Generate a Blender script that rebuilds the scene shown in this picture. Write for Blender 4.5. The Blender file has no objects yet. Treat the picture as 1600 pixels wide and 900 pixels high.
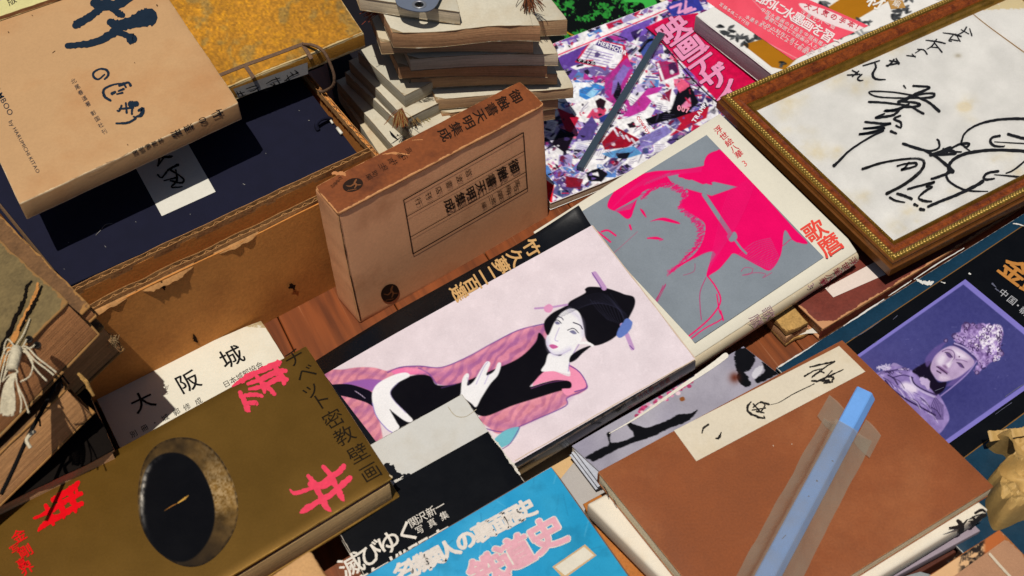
import bpy, bmesh, math, random
import numpy as np
from mathutils import Vector, Matrix, geometry

random.seed(7); rng = np.random.default_rng(11)
SC = bpy.context.scene
COL = SC.collection

# ------------------------------------------------------------------ camera, sky, sun, exposure
FPX = 1900.0                                   # focal length in photo pixels (photo is 1600 x 900)
CAM = np.array([0.0, -0.80, 1.0])
PITCH, ROLL = math.radians(51), math.radians(-1)
_c, _s = math.cos(PITCH), math.sin(PITCH)
FWD = np.array([0, _c, -_s]); _r = np.array([1.0, 0, 0]); _u = np.cross(_r, FWD)
RT = _r*math.cos(ROLL) + _u*math.sin(ROLL)
UP = _u*math.cos(ROLL) - _r*math.sin(ROLL)
cd = bpy.data.cameras.new('camera'); cd.sensor_width = 36; cd.lens = FPX/1600*36
cd.clip_start = 0.01; cd.clip_end = 100
cam = bpy.data.objects.new('camera', cd); COL.objects.link(cam)
cam.matrix_world = Matrix(((RT[0], UP[0], -FWD[0], CAM[0]), (RT[1], UP[1], -FWD[1], CAM[1]),
                           (RT[2], UP[2], -FWD[2], CAM[2]), (0, 0, 0, 1)))
SC.camera = cam
cd.dof.use_dof = True; cd.dof.focus_distance = 1.27; cd.dof.aperture_fstop = 9.0

SUN = Vector((-.10, -.23, 1)).normalized()
sun_el = math.asin(SUN.z); sun_az = math.atan2(SUN.x, SUN.y)
W = bpy.data.worlds.new('World'); SC.world = W; W.use_nodes = True
nt = W.node_tree; bg = nt.nodes['Background']
sky = nt.nodes.new('ShaderNodeTexSky'); sky.sky_type = 'NISHITA'; sky.sun_disc = False
sky.sun_elevation = sun_el; sky.sun_rotation = sun_az
nt.links.new(sky.outputs[0], bg.inputs[0]); bg.inputs[1].default_value = 0.05
ld = bpy.data.lights.new('sun', 'SUN'); ld.energy = 5.0; ld.angle = math.radians(0.5); ld.color = (1, .945, .85)
lo = bpy.data.objects.new('sun', ld); COL.objects.link(lo)
lo.rotation_euler = SUN.to_track_quat('Z', 'Y').to_euler(); lo.location = (0, 0, 3)
SC.view_settings.view_transform = 'Standard'; SC.view_settings.look = 'None'
SC.view_settings.exposure = -0.22; SC.view_settings.gamma = 1
SC.cycles.max_bounces = 8; SC.cycles.transparent_max_bounces = 8

ALB = 0.74                                     # photo colour of a sunlit surface -> base colour

# ------------------------------------------------------------------ rays, planes
def rays(px, py):
    px = np.asarray(px, float); py = np.asarray(py, float)
    return RT*((px-800)/FPX)[..., None] - UP*((py-450)/FPX)[..., None] + FWD
def at(x, y, h):
    d = rays(x, y); return CAM + d*((h-CAM[2])/d[..., 2])[..., None]
def proj(P):
    q = np.asarray(P)-CAM; z = q@FWD
    return 800+FPX*(q@RT)/z, 450-FPX*(q@UP)/z
class Plane:
    def __init__(s, P0, P1, P2):
        s.p = np.array(P0, float); n = np.cross(np.array(P1)-P0, np.array(P2)-P0); n /= np.linalg.norm(n)
        if n@(CAM-s.p) < 0: n = -n
        s.n = n
    def __call__(s, x, y, off=0.0):
        d = rays(x, y); t = ((s.p-CAM)@s.n)/(d@s.n)
        return CAM + d*t[..., None] + s.n*off

# ------------------------------------------------------------------ objects
def srgb(c):
    c = np.asarray(c, float)/255
    return np.where(c <= .04045, c/12.92, ((c+.055)/1.055)**2.4)
def alb(c): return srgb(c)*ALB
def thing(name, label, cat, loc, group=None):
    o = bpy.data.objects.new(name, None); COL.objects.link(o)
    o.location = tuple(float(v) for v in loc); o.empty_display_size = .02
    o['label'] = label; o['category'] = cat
    if group: o['group'] = group
    o['_o'] = [float(v) for v in loc]
    return o
def origin(o):
    while o.parent: o = o.parent
    return np.array(o['_o'])
PRINTED = ('picture', 'lettering', 'slip', 'label', 'panel', 'speck', 'scuff', 'lint', 'edge_wear', 'worn_edge', 'scratch', 'brush_', 'rule_line', 'chip', 'border', 'stain', 'crease', 'tag', 'strip', 'corner_wear', 'brocade_covering', 'ink_mark', 'title_frame', 'emblem', 'split', 'cracked', 'gap', 'eyelet', 'board_face', 'mount', 'ribbon', 'stitching')
def carrier(name, parent):
    """print and marks hang on the cover, case or spine that carries them"""
    if parent.type != 'EMPTY' or not any(k in name for k in PRINTED): return parent
    ch = {c.name.split('.')[0]: c for c in parent.children}
    if name.startswith('spine') and 'spine' in ch: return ch['spine']
    for k in ('front_cover', 'case', 'board', 'cover', 'bar'):
        if k in ch and k != name: return ch[k]
    return parent
def link(name, me, mat, parent, smooth=True, label=None):
    o = bpy.data.objects.new(name, me); COL.objects.link(o)
    if mat: me.materials.append(mat)
    if parent: o.parent = carrier(name, parent)
    if smooth and len(me.polygons): me.polygons.foreach_set('use_smooth', [True]*len(me.polygons))
    if label: o['label'] = label
    return o
def mesh(name, V, Fc, mat, parent, smooth=False, label=None, attrs=None):
    V = np.asarray(V, float)
    if parent: V = V - origin(parent)
    me = bpy.data.meshes.new(name); me.from_pydata([tuple(v) for v in V], [], Fc); me.update()
    if attrs:
        for k, a in attrs.items():
            a = np.asarray(a, float)
            if k == 'Col':
                at_ = me.attributes.new('Col', 'FLOAT_COLOR', 'POINT')
                at_.data.foreach_set('color', np.concatenate([a, np.ones((len(a), 1))], 1).astype(np.float32).ravel())
            elif a.ndim == 2:
                at_ = me.attributes.new(k, 'FLOAT_VECTOR', 'POINT'); at_.data.foreach_set('vector', a.astype(np.float32).ravel())
            else:
                at_ = me.attributes.new(k, 'FLOAT', 'POINT'); at_.data.foreach_set('value', a.astype(np.float32).ravel())
    return link(name, me, mat, parent, smooth, label)

# ------------------------------------------------------------------ materials
_M = {}
def mat(name, rgb=None, rough=.6, var=.12, scale=30, fine=400, bump=.0, wear=None, wearw=.003, metal=0., spec=.28,
        col=False, pages=False, stain=None, stainamt=.35, coat=0., cloth=0., sheen=0., lin=False):
    """paper, board, cloth: base colour + blotches + fibre noise, optional worn edges (attribute edge), stains, page lines"""
    if name in _M: return _M[name]
    m = bpy.data.materials.new(name); m.use_nodes = True; t = m.node_tree; N = t.nodes; Lk = t.links
    b = N['Principled BSDF']; b.inputs['Roughness'].default_value = rough; b.inputs['Metallic'].default_value = metal
    b.inputs['Specular IOR Level'].default_value = spec
    if coat: b.inputs['Coat Weight'].default_value = coat; b.inputs['Coat Roughness'].default_value = .12
    tc = N.new('ShaderNodeTexCoord')
    def noise(sc, det=4, vec=None, rgh=.6):
        n = N.new('ShaderNodeTexNoise'); n.inputs['Scale'].default_value = sc; n.inputs['Detail'].default_value = det
        n.inputs['Roughness'].default_value = rgh
        Lk.new(vec if vec else tc.outputs['Object'], n.inputs['Vector']); return n.outputs['Fac']
    def ramp(fac, a, b_):
        n = N.new('ShaderNodeMapRange'); n.inputs[1].default_value = a; n.inputs[2].default_value = b_
        Lk.new(fac, n.inputs[0]); return n.outputs[0]
    def math_(op, a, b_=None):
        n = N.new('ShaderNodeMath'); n.operation = op
        for i, v in enumerate((a, b_)):
            if v is None: continue
            if isinstance(v, (int, float)): n.inputs[i].default_value = v
            else: Lk.new(v, n.inputs[i])
        return n.outputs[0]
    def mix(fac, a, b_, mode='MIX'):
        n = N.new('ShaderNodeMix'); n.data_type = 'RGBA'; n.blend_type = mode
        for i, v in ((0, fac), (6, a), (7, b_)):
            if isinstance(v, (int, float)): n.inputs[i].default_value = v
            elif isinstance(v, tuple): n.inputs[i].default_value = v
            else: Lk.new(v, n.inputs[i])
        return n.outputs[2]
    if col:
        a = N.new('ShaderNodeAttribute'); a.attribute_name = 'Col'; c = a.outputs['Color']
    else:
        cc = tuple((srgb(rgb) if lin else alb(rgb)))+(1,)
        n = N.new('ShaderNodeRGB'); n.outputs[0].default_value = cc; c = n.outputs[0]
    if stain:
        f = ramp(noise(scale*.6, 6), .52, .72); f = math_('MULTIPLY', f, stainamt)
        c = mix(f, c, tuple(alb(stain))+(1,))
    # tone variation
    f = noise(scale, 5); g = noise(fine, 2)
    v = math_('ADD', math_('MULTIPLY', math_('SUBTRACT', f, .5), var*3.2), math_('MULTIPLY', math_('SUBTRACT', g, .5), var*3.0))
    v = math_('ADD', v, 1.0)
    hh = g
    if pages:
        a = N.new('ShaderNodeAttribute'); a.attribute_name = 'uvw'
        mp = N.new('ShaderNodeMapping'); mp.inputs['Scale'].default_value = (12, 12, 1300); Lk.new(a.outputs['Vector'], mp.inputs[0])
        l1 = noise(1.0, 3, mp.outputs[0])
        mp2 = N.new('ShaderNodeMapping'); mp2.inputs['Scale'].default_value = (22, 22, 420); Lk.new(a.outputs['Vector'], mp2.inputs[0])
        l2 = noise(1.0, 2, mp2.outputs[0])
        v = math_('MULTIPLY', v, math_('ADD', .18, math_('ADD', math_('MULTIPLY', l1, .85), math_('MULTIPLY', l2, .85))))
        hh = l1
    if cloth:
        mpc = N.new('ShaderNodeMapping'); mpc.inputs['Scale'].default_value = (1, 1, 1); Lk.new(tc.outputs['Object'], mpc.inputs[0])
        w1 = N.new('ShaderNodeTexWave'); w1.inputs['Scale'].default_value = cloth; w1.inputs['Distortion'].default_value = 1.5; w1.bands_direction = 'X'
        w2 = N.new('ShaderNodeTexWave'); w2.inputs['Scale'].default_value = cloth; w2.inputs['Distortion'].default_value = 1.5; w2.bands_direction = 'Y'
        Lk.new(mpc.outputs[0], w1.inputs[0]); Lk.new(mpc.outputs[0], w2.inputs[0])
        ww = math_('ADD', w1.outputs['Fac'], w2.outputs['Fac'])
        v = math_('MULTIPLY', v, math_('ADD', .86, math_('MULTIPLY', ww, .14))); hh = ww
    cv = N.new('ShaderNodeCombineColor')
    for i in range(3): Lk.new(v, cv.inputs[i])
    c = mix(1.0, c, cv.outputs[0], 'MULTIPLY')
    if wear:
        a = N.new('ShaderNodeAttribute'); a.attribute_name = 'edge'
        k = math_('DIVIDE', a.outputs['Fac'], wearw)
        nz = math_('ADD', math_('MULTIPLY', noise(90, 6, rgh=.7), 2.6), -.75)
        f = ramp(math_('SUBTRACT', nz, k), .0, .22)
        c = mix(f, c, tuple(alb(wear))+(1,))
    Lk.new(c, b.inputs['Base Color'])
    rn = math_('ADD', rough-.1, math_('MULTIPLY', f if not wear else noise(scale*2, 3), .2)); Lk.new(rn, b.inputs['Roughness'])
    if bump:
        bp = N.new('ShaderNodeBump'); bp.inputs['Strength'].default_value = bump; bp.inputs['Distance'].default_value = .0006
        h2 = math_('ADD', hh, math_('MULTIPLY', noise(scale*.7, 3), 1.6))
        Lk.new(h2, bp.inputs['Height']); Lk.new(bp.outputs[0], b.inputs['Normal'])
    _M[name] = m; return m
def ink(name, rgb, rough=.55, var=.1):
    return mat('ink_'+name, rgb, rough=rough, var=var, scale=120, spec=.3 if sum(rgb) > 330 else .08)

# ------------------------------------------------------------------ painter (print on covers; colours at points)
def vnoise(x, y, sc, seed=0, oct=3):
    out = np.zeros_like(x); amp = 1.0; tot = 0
    for o in range(oct):
        X = x/sc*(2**o)+seed*17.3+o*31.7; Y = y/sc*(2**o)+seed*9.1+o*11.3
        xi = np.floor(X); yi = np.floor(Y); fx = X-xi; fy = Y-yi
        fx = fx*fx*(3-2*fx); fy = fy*fy*(3-2*fy)
        h = lambda a, b: (np.sin(a*127.1+b*311.7+seed*74.7)*43758.5453) % 1.0
        v = (h(xi, yi)*(1-fx)+h(xi+1, yi)*fx)*(1-fy)+(h(xi, yi+1)*(1-fx)+h(xi+1, yi+1)*fx)*fy
        out += v*amp; tot += amp; amp *= .5
    return out/tot
def smooth(pts, closed=True, n=6):
    P = np.array(pts, float); m = len(P); out = []
    for i in range(m if closed else m-1):
        if closed: a, b, c, d = P[i-1], P[i], P[(i+1) % m], P[(i+2) % m]
        else: a, b, c, d = P[max(i-1, 0)], P[i], P[i+1], P[min(i+2, m-1)]
        for k in range(n):
            t = k/n; out.append(.5*((2*b)+(-a+c)*t+(2*a-5*b+4*c-d)*t*t+(-a+3*b-3*c+d)*t**3))
    if not closed: out.append(P[-1])
    return np.array(out)
class Paint:
    def __init__(s, x, y, bg):
        s.x, s.y = x, y; s.C = np.tile(np.array(bg, float), (len(x), 1))
    def _put(s, idx, a, color):
        col = np.asarray(color, float)
        if col.ndim == 2: col = col[idx]
        s.C[idx] = s.C[idx]*(1-a[:, None]) + col*a[:, None]
    def sd(s, P, pad):
        idx = np.where((s.x > P[:, 0].min()-pad) & (s.x < P[:, 0].max()+pad) & (s.y > P[:, 1].min()-pad) & (s.y < P[:, 1].max()+pad))[0]
        if len(idx) == 0: return idx, None
        x, y = s.x[idx], s.y[idx]; ins = np.zeros(len(idx), bool); d2 = np.full(len(idx), 1e9)
        for i in range(len(P)):
            x0, y0 = P[i-1][:2]; x1, y1 = P[i][:2]; dx, dy = x1-x0, y1-y0
            cr = (y0 > y) != (y1 > y)
            if dy: ins ^= cr & (x < dx*(y-y0)/dy+x0)
            t = np.clip(((x-x0)*dx+(y-y0)*dy)/(dx*dx+dy*dy+1e-9), 0, 1)
            d2 = np.minimum(d2, (x-x0-t*dx)**2+(y-y0-t*dy)**2)
        d = np.sqrt(d2); return idx, np.where(ins, d, -d)
    def fill(s, pts, color, sm=True, soft=1.2, a=1.0, rag=0, tex=None):
        P = smooth(pts) if sm else np.array(pts, float)
        idx, d = s.sd(P, soft+rag+1)
        if d is None: return
        if rag: d = d + (vnoise(s.x[idx], s.y[idx], 5, 3)-.5)*2*rag
        al = np.clip(.5+d/soft, 0, 1)*a
        if tex is not None: al = al*tex[idx]
        s._put(idx, al, color)
    def line(s, pts, color, w=2.0, sm=True, a=1.0, rag=0, soft=1.1):
        P = np.array([(p[0], p[1], p[2] if len(p) > 2 else w) for p in pts], float)
        if sm and len(P) > 2: P = smooth(P, False, 5)
        pad = P[:, 2].max()+2
        idx = np.where((s.x > P[:, 0].min()-pad) & (s.x < P[:, 0].max()+pad) & (s.y > P[:, 1].min()-pad) & (s.y < P[:, 1].max()+pad))[0]
        if len(idx) == 0: return
        x, y = s.x[idx], s.y[idx]; best = np.full(len(idx), -1e9)
        for i in range(len(P)-1):
            x0, y0, w0 = P[i]; x1, y1, w1 = P[i+1]; dx, dy = x1-x0, y1-y0
            t = np.clip(((x-x0)*dx+(y-y0)*dy)/(dx*dx+dy*dy+1e-9), 0, 1)
            best = np.maximum(best, (w0+(w1-w0)*t)/2-np.hypot(x-x0-t*dx, y-y0-t*dy))
        if rag: best = best+(vnoise(x, y, 3, 5)-.5)*2*rag
        s._put(idx, np.clip(.5+best/soft, 0, 1)*a, color)
    def n(s, sc, seed=0, oct=3): return vnoise(s.x, s.y, sc, seed, oct)
    def mulnoise(s, sc, amt, seed=0): s.C *= (1+amt*2*(s.n(sc, seed)-.5))[:, None]
    def out(s): return alb(np.clip(s.C, 0, 255))

# ------------------------------------------------------------------ sheets, slabs, strokes, lettering
def bil(P, u, v):
    u = np.asarray(u)[..., None]; v = np.asarray(v)[..., None]
    return P[0]*(1-u)*(1-v)+P[1]*u*(1-v)+P[2]*u*v+P[3]*(1-u)*v
def grid_faces(nu, nv):
    i = np.arange(nu*nv).reshape(nv, nu)
    return np.stack([i[:-1, :-1], i[1:, :-1], i[1:, 1:], i[:-1, 1:]], -1).reshape(-1, 4).tolist()
def sheet(name, on, quad, m, parent, paint=None, bg=(255, 255, 255), step=1.15, off=.0002, label=None, wave=None, flat=False):
    """a printed sheet lying on a surface: the quad (photo pixels) is carried on to that surface"""
    fl = on.pl if isinstance(on, Body) else on
    P = [fl(np.float64(q[0]), np.float64(q[1]), off) for q in quad]
    px = np.array(quad, float)
    if paint is None: nu = nv = 2 if flat else 12
    else:
        nu = int(max(np.linalg.norm(px[1]-px[0]), np.linalg.norm(px[2]-px[3]))/step)+2
        nv = int(max(np.linalg.norm(px[3]-px[0]), np.linalg.norm(px[2]-px[1]))/step)+2
    u, v = np.meshgrid(np.linspace(0, 1, nu), np.linspace(0, 1, nv)); u = u.ravel(); v = v.ravel()
    V = bil(P, u, v)
    at_ = {}
    if paint is not None:
        x, y = proj(V); pt = Paint(x, y, bg); paint(pt); at_['Col'] = pt.out()
    if isinstance(on, Body): V = on.lift(V)
    if wave is not None: V = V + on.n*wave(u, v)[:, None]
    L1 = np.linalg.norm(P[1]-P[0]); L2 = np.linalg.norm(P[3]-P[0])
    at_['edge'] = np.minimum(np.minimum(u, 1-u)*L1, np.minimum(v, 1-v)*L2)
    return mesh(name, V, grid_faces(nu, nv), m, parent, True, label, at_)

class Body:
    """a book-like body: four top corners (3-D), depth axis down; Q(u,v,w) gives points, w in metres below the top"""
    def __init__(s, P, warp=None):
        s.P = [np.array(p, float) for p in P]; s.pl = Plane(s.P[0], s.P[1], s.P[3]); s.n = s.pl.n; s.P[2] = s.pl(*proj(s.P[2]))
        s.Lu = np.linalg.norm(s.P[1]-s.P[0]); s.Lv = np.linalg.norm(s.P[3]-s.P[0]); s.warp = warp
    def Q(s, u, v, w):
        p = bil(s.P, u, v) - s.n*np.asarray(w)[..., None]
        if s.warp is not None: p = p + s.n*s.warp(np.asarray(u), np.asarray(v))[..., None]
        return p
    def uv(s, p):
        """bilinear coordinates of points on the plane (a few Newton steps)"""
        e1 = unit(s.P[1]-s.P[0]); e2 = np.cross(s.n, e1); c = [np.array([(q-s.P[0])@e1, (q-s.P[0])@e2]) for q in s.P]
        q = np.stack([(p-s.P[0])@e1, (p-s.P[0])@e2], -1); u = np.full(q.shape[:-1], .5); v = u.copy()
        a, b, d = c[1]-c[0], c[3]-c[0], c[0]-c[1]+c[2]-c[3]
        for _ in range(6):
            f = c[0]+a*u[..., None]+b*v[..., None]+d*(u*v)[..., None]-q
            ju = a+d*v[..., None]; jv = b+d*u[..., None]; det = ju[..., 0]*jv[..., 1]-ju[..., 1]*jv[..., 0]
            du = (f[..., 0]*jv[..., 1]-f[..., 1]*jv[..., 0])/det; dv = (ju[..., 0]*f[..., 1]-ju[..., 1]*f[..., 0])/det
            u = u-du; v = v-dv
        return u, v
    def lift(s, p):
        if s.warp is None: return p
        u, v = s.uv(p); return p+s.n*np.asarray(s.warp(np.clip(u, 0, 1), np.clip(v, 0, 1)))[..., None]
    def __call__(s, x, y, off=0.0):
        return s.lift(s.pl(np.asarray(x, float), np.asarray(y, float), off))
def corners(px, hs):
    """px: 4 photo points (one may be None -> parallelogram), hs: heights of them"""
    P = [None if q is None else at(np.float64(q[0]), np.float64(q[1]), h) for q, h in zip(px, hs)]
    for i in range(4):
        if P[i] is None: P[i] = P[i-1]+P[(i+1) % 4]-P[(i+2) % 4]
    return P
def ticks(L, a, b, r, n):
    """parameters a..b along an edge of length L with extra rows close to both ends"""
    e = min(r/L, (b-a)/3)
    t = [a, a+e*.12, a+e*.4, a+e] + [a+e+(b-a-2*e)*k/n for k in range(1, n)] + [b-e, b-e*.4, b-e*.12, b]
    return np.array(t)
def slab(name, B, m, parent, u0=0, u1=1, v0=0, v1=1, w0=0., w1=.002, r=.0008, rc=0., n=10, rag=0., paint=None, bg=(255,)*3,
         label=None, round_side=None, seed=0):
    """board / block between depths w0 and w1 with rounded rims, rounded corners, worn outline"""
    r = min(r, (w1-w0)*.49)
    us = ticks(B.Lu, u0, u1, r, n); vs = ticks(B.Lv, v0, v1, r, n)
    U, V = np.meshgrid(us, vs); nu, nv = len(us), len(vs)
    du = np.minimum(U-u0, u1-U)*B.Lu; dv = np.minimum(V-v0, v1-V)*B.Lv
    d = np.minimum(du, dv); dd = np.clip(d, 0, r); drop = r-np.sqrt(np.maximum(r*r-(r-dd)**2, 0))
    if rc:
        a = np.clip((rc-du)/rc, 0, 1); b = np.clip((rc-dv)/rc, 0, 1)
        sa = a*np.sqrt(1-b*b/2); sb = b*np.sqrt(1-a*a/2)
        U = U+np.where(U < (u0+u1)/2, 1, -1)*(a-sa)*rc/B.Lu; V = V+np.where(V < (v0+v1)/2, 1, -1)*(b-sb)*rc/B.Lv
    if rag:
        cu_ = (vnoise(U*B.Lu*1000, V*B.Lv*1000, 14, seed+1)-.5)*rag; cv_ = (vnoise(U*B.Lu*1000, V*B.Lv*1000, 14, seed+2)-.5)*rag
        k = np.exp(-d/.006); U = U+cu_*k/B.Lu; V = V+cv_*k/B.Lv
    top = B.Q(U.ravel(), V.ravel(), (w0+drop).ravel()); bot = B.Q(U.ravel(), V.ravel(), (w1-drop).ravel())
    if round_side == 'v1':   # spine bulging outwards at v = v1
        pass
    k = nu*nv; Fc = grid_faces(nu, nv); Fb = [[a+k for a in f[::-1]] for f in Fc]
    ring = list(range(nu))+[i*nu+nu-1 for i in range(1, nv)]+[(nv-1)*nu+i for i in range(nu-2, -1, -1)]+[i*nu for i in range(nv-2, 0, -1)]
    nr = len(ring); m0 = 2*k; jn = lambda i: (i+1) % nr
    Fs = [[ring[i], ring[jn(i)], m0+jn(i), m0+i] for i in range(nr)]+[[m0+i, m0+jn(i), ring[jn(i)]+k, ring[i]+k] for i in range(nr)]
    mid = (top[ring]+bot[ring])/2; Vx = np.concatenate([top, bot, mid])
    uvw = np.stack([np.tile(U.ravel()*B.Lu, 2), np.tile(V.ravel()*B.Lv, 2), np.concatenate([(w0+drop).ravel(), (w1-drop).ravel()])], 1)
    uvw = np.concatenate([uvw, (uvw[:k][ring]+uvw[k:][ring])/2])
    att = {'uvw': uvw, 'edge': np.concatenate([np.tile(d.ravel(), 2), np.full(nr, (w1-w0)/2)])}
    o = mesh(name, Vx, Fc+Fb+Fs, m, parent, False, label, att)
    me = o.data; nf = len(Fc)*2
    me.polygons.foreach_set('use_smooth', [True]*len(me.polygons))
    return o
def hull(name, pts3, faces, m, parent, label=None, smooth=False): return mesh(name, pts3, faces, m, parent, smooth, label)
def bar(name, A, Bp, m, parent, r=.001, seg=8, label=None, caps=True):
    return tube(name, [A, Bp], m, parent, r, seg, label)
def tube(name, pts, m, parent, r=.001, seg=8, label=None, smooth_n=0, taper=None):
    P = np.array(pts, float)
    if smooth_n: P = smooth(P, False, smooth_n)
    V = []; Fc = []; n = len(P); up = np.array([.13, .21, 1.])
    for i in range(n):
        t = P[min(i+1, n-1)]-P[max(i-1, 0)]; t /= np.linalg.norm(t)+1e-12
        a = np.cross(t, up); a /= np.linalg.norm(a)+1e-12; b = np.cross(a, t)
        rr = r if taper is None else r*(taper[0]+(taper[1]-taper[0])*i/(n-1))
        for k in range(seg):
            th = 2*math.pi*k/seg; V.append(P[i]+rr*(a*math.cos(th)+b*math.sin(th)))
    for i in range(n-1):
        for k in range(seg): Fc.append([i*seg+k, i*seg+(k+1) % seg, (i+1)*seg+(k+1) % seg, (i+1)*seg+k])
    Fc.append(list(range(seg))[::-1]); Fc.append([(n-1)*seg+k for k in range(seg)])
    return V, Fc
class MB:
    def __init__(s): s.V = []; s.F = []
    def add(s, V, Fc):
        k = len(s.V); s.V += [np.array(v, float) for v in V]; s.F += [[i+k for i in f] for f in Fc]; return s
    def tube(s, *a, **k): return s.add(*tube('', a[0], None, None, *a[1:], **k))
    def prism(s, top, bot):
        n = len(top)
        return s.add(list(top)+list(bot), [list(range(n)), list(range(2*n-1, n-1, -1))]+[[i, i+n, (i+1) % n+n, (i+1) % n] for i in range(n)])
    def build(s, name, m, parent, smooth=False, label=None): return mesh(name, s.V, s.F, m, parent, smooth, label)

def stroke_mesh(mb, on, pts, w=2.0, off=.0002, rag=.12, n=7, k=0):
    """one brush stroke: pts (x, y[, width]) in photo pixels carried on to the surface"""
    P = np.array([(p[0], p[1], p[2] if len(p) > 2 else w) for p in pts], float)
    if len(P) > 2: P = smooth(P, False, n)
    else: P = np.array([P[0]+(P[1]-P[0])*t for t in np.linspace(0, 1, 8)])
    T = np.gradient(P[:, :2], axis=0); T /= np.linalg.norm(T, axis=1)[:, None]+1e-9
    Nn = np.stack([-T[:, 1], T[:, 0]], 1)
    hw = P[:, 2]/2; a = hw*(1+rag*(rng.random(len(P))-.5)*2); b = hw*(1+rag*(rng.random(len(P))-.5)*2)
    Lp = P[:, :2]+Nn*a[:, None]; Rp = P[:, :2]-Nn*b[:, None]
    def cap(c, t, hw_):
        th = np.linspace(-math.pi/2, math.pi/2, 6)[1:-1]; nn = np.array([-t[1], t[0]])
        return [c+hw_*(math.cos(x)*t*.9+math.sin(x)*nn) for x in th]
    poly = list(Lp)+cap(P[-1, :2], T[-1], hw[-1])[::-1]+list(Rp[::-1])+cap(P[0, :2], -T[0], hw[0])[::-1]
    m = len(P); V2 = np.concatenate([Lp, Rp]); Fc = [[i, i+m, i+m+1, i+1] for i in range(m-1)]
    e = cap(P[-1, :2], T[-1], hw[-1]); s0 = cap(P[0, :2], -T[0], hw[0])
    V2 = np.concatenate([V2, e, s0]); q = 2*m
    Fc.append([m-1]+[m+m-1]+[q+i for i in range(4)]); Fc.append([m, 0]+[q+4+i for i in range(4)])
    mb.add(on(V2[:, 0], V2[:, 1], off+k*.00002), Fc)
def strokes(name, on, lst, m, parent, w=2.0, off=.0002, rag=.12, label=None, tr=None):
    if name in ('lint', 'scuff', 'worn_edge') and len(lst) > 1:
        for st in lst: o = strokes(name, on, [st], m, parent, w, off, rag, label, tr)
        return o
    mb = MB()
    for k, st in enumerate(lst):
        if tr: st = [(*tr(p[0], p[1]), *[q/tr.s for q in p[2:]]) for p in st]
        stroke_mesh(mb, on, st, w, off, rag, k=k)
    return mb.build(name, m, parent, label=label)
def Z(x0, y0, s):
    f = lambda x, y: (x0+x/s, y0+y/s)
    f.s = s; return f
_G = {}
def glyph(ch, bold=0.0):
    key = (ch, round(bold, 3))
    if key not in _G:
        cu = bpy.data.curves.new('g', 'FONT'); cu.body = ch; cu.resolution_u = 3; cu.offset = bold; cu.fill_mode = 'FRONT'
        ob = bpy.data.objects.new('g', cu); me = bpy.data.meshes.new_from_object(ob)
        V = np.array([v.co[:2] for v in me.vertices]) if len(me.vertices) else np.zeros((0, 2))
        Fc = [list(p.vertices) for p in me.polygons]
        adv = (V[:, 0].max() if len(V) else .3)
        bpy.data.objects.remove(ob); bpy.data.curves.remove(cu); bpy.data.meshes.remove(me)
        _G[key] = (V, Fc, adv)
    return _G[key]
def put(mb, on, ch, c, right, down, size, bold=0.0, off=.0002, asp=1.0):
    V, Fc, _ = glyph(ch, 0)
    if len(V) == 0: return
    right = np.array(right, float); down = np.array(down, float)
    # heavier weights: the glyph laid several times round its own outline, each print a hair above the last
    k = 0 if bold < .012 else (6 if bold < .03 else 10)
    sh = [(0, 0)]+[(math.cos(a)*bold*.8, math.sin(a)*bold*.8) for a in np.linspace(0, 2*math.pi, k+1)[:-1]]
    for i, (dx, dy) in enumerate(sh):
        xy = np.array(c)+((V[:, 0]-.5+dx)*size*asp)[:, None]*right-((V[:, 1]-.36+dy)*size)[:, None]*down
        mb.add(on(xy[:, 0], xy[:, 1], off+i*.00003), Fc)
def unit(v): v = np.array(v, float); return v/np.linalg.norm(v)
def letters(name, on, items, m, parent, size, right, down, bold=0.0, off=.0002, label=None, asp=1.0):
    """items: list of (char, x, y[, size])"""
    for i in range(1, len(items)):      # wide gaps: each group of characters is a piece of its own
        if math.hypot(items[i][1]-items[i-1][1], items[i][2]-items[i-1][2]) > 1.75*size:
            letters(name, on, items[:i], m, parent, size, right, down, bold, off, label, asp)
            return letters(name, on, items[i:], m, parent, size, right, down, bold, off, label, asp)
    mb = MB(); right = np.array(right, float); down = np.array(down, float)
    for it in items: put(mb, on, it[0], it[1:3], right, down, it[3] if len(it) > 3 else size, bold, off, asp)
    return mb.build(name, m, parent, label=label)
def run(text, a, b):
    a = np.array(a, float); b = np.array(b, float); n = len(text)
    return [(ch, *(a+(b-a)*(i/max(n-1, 1)))) for i, ch in enumerate(text) if ch != ' ']
def latin(name, on, text, start, right, down, size, m, parent, bold=0., off=.0002):
    mb = MB(); x = 0.; right = np.array(right, float); down = np.array(down, float)
    for ch in text:
        if ch == ' ': x += .32; continue
        V, Fc, adv = glyph(ch, bold)
        p = np.array(start)+((V[:, 0]+x)*size)[:, None]*right-(V[:, 1]*size)[:, None]*down
        mb.add(on(p[:, 0], p[:, 1], off), Fc); x += adv+.09
    return mb.build(name, m, parent)

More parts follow.
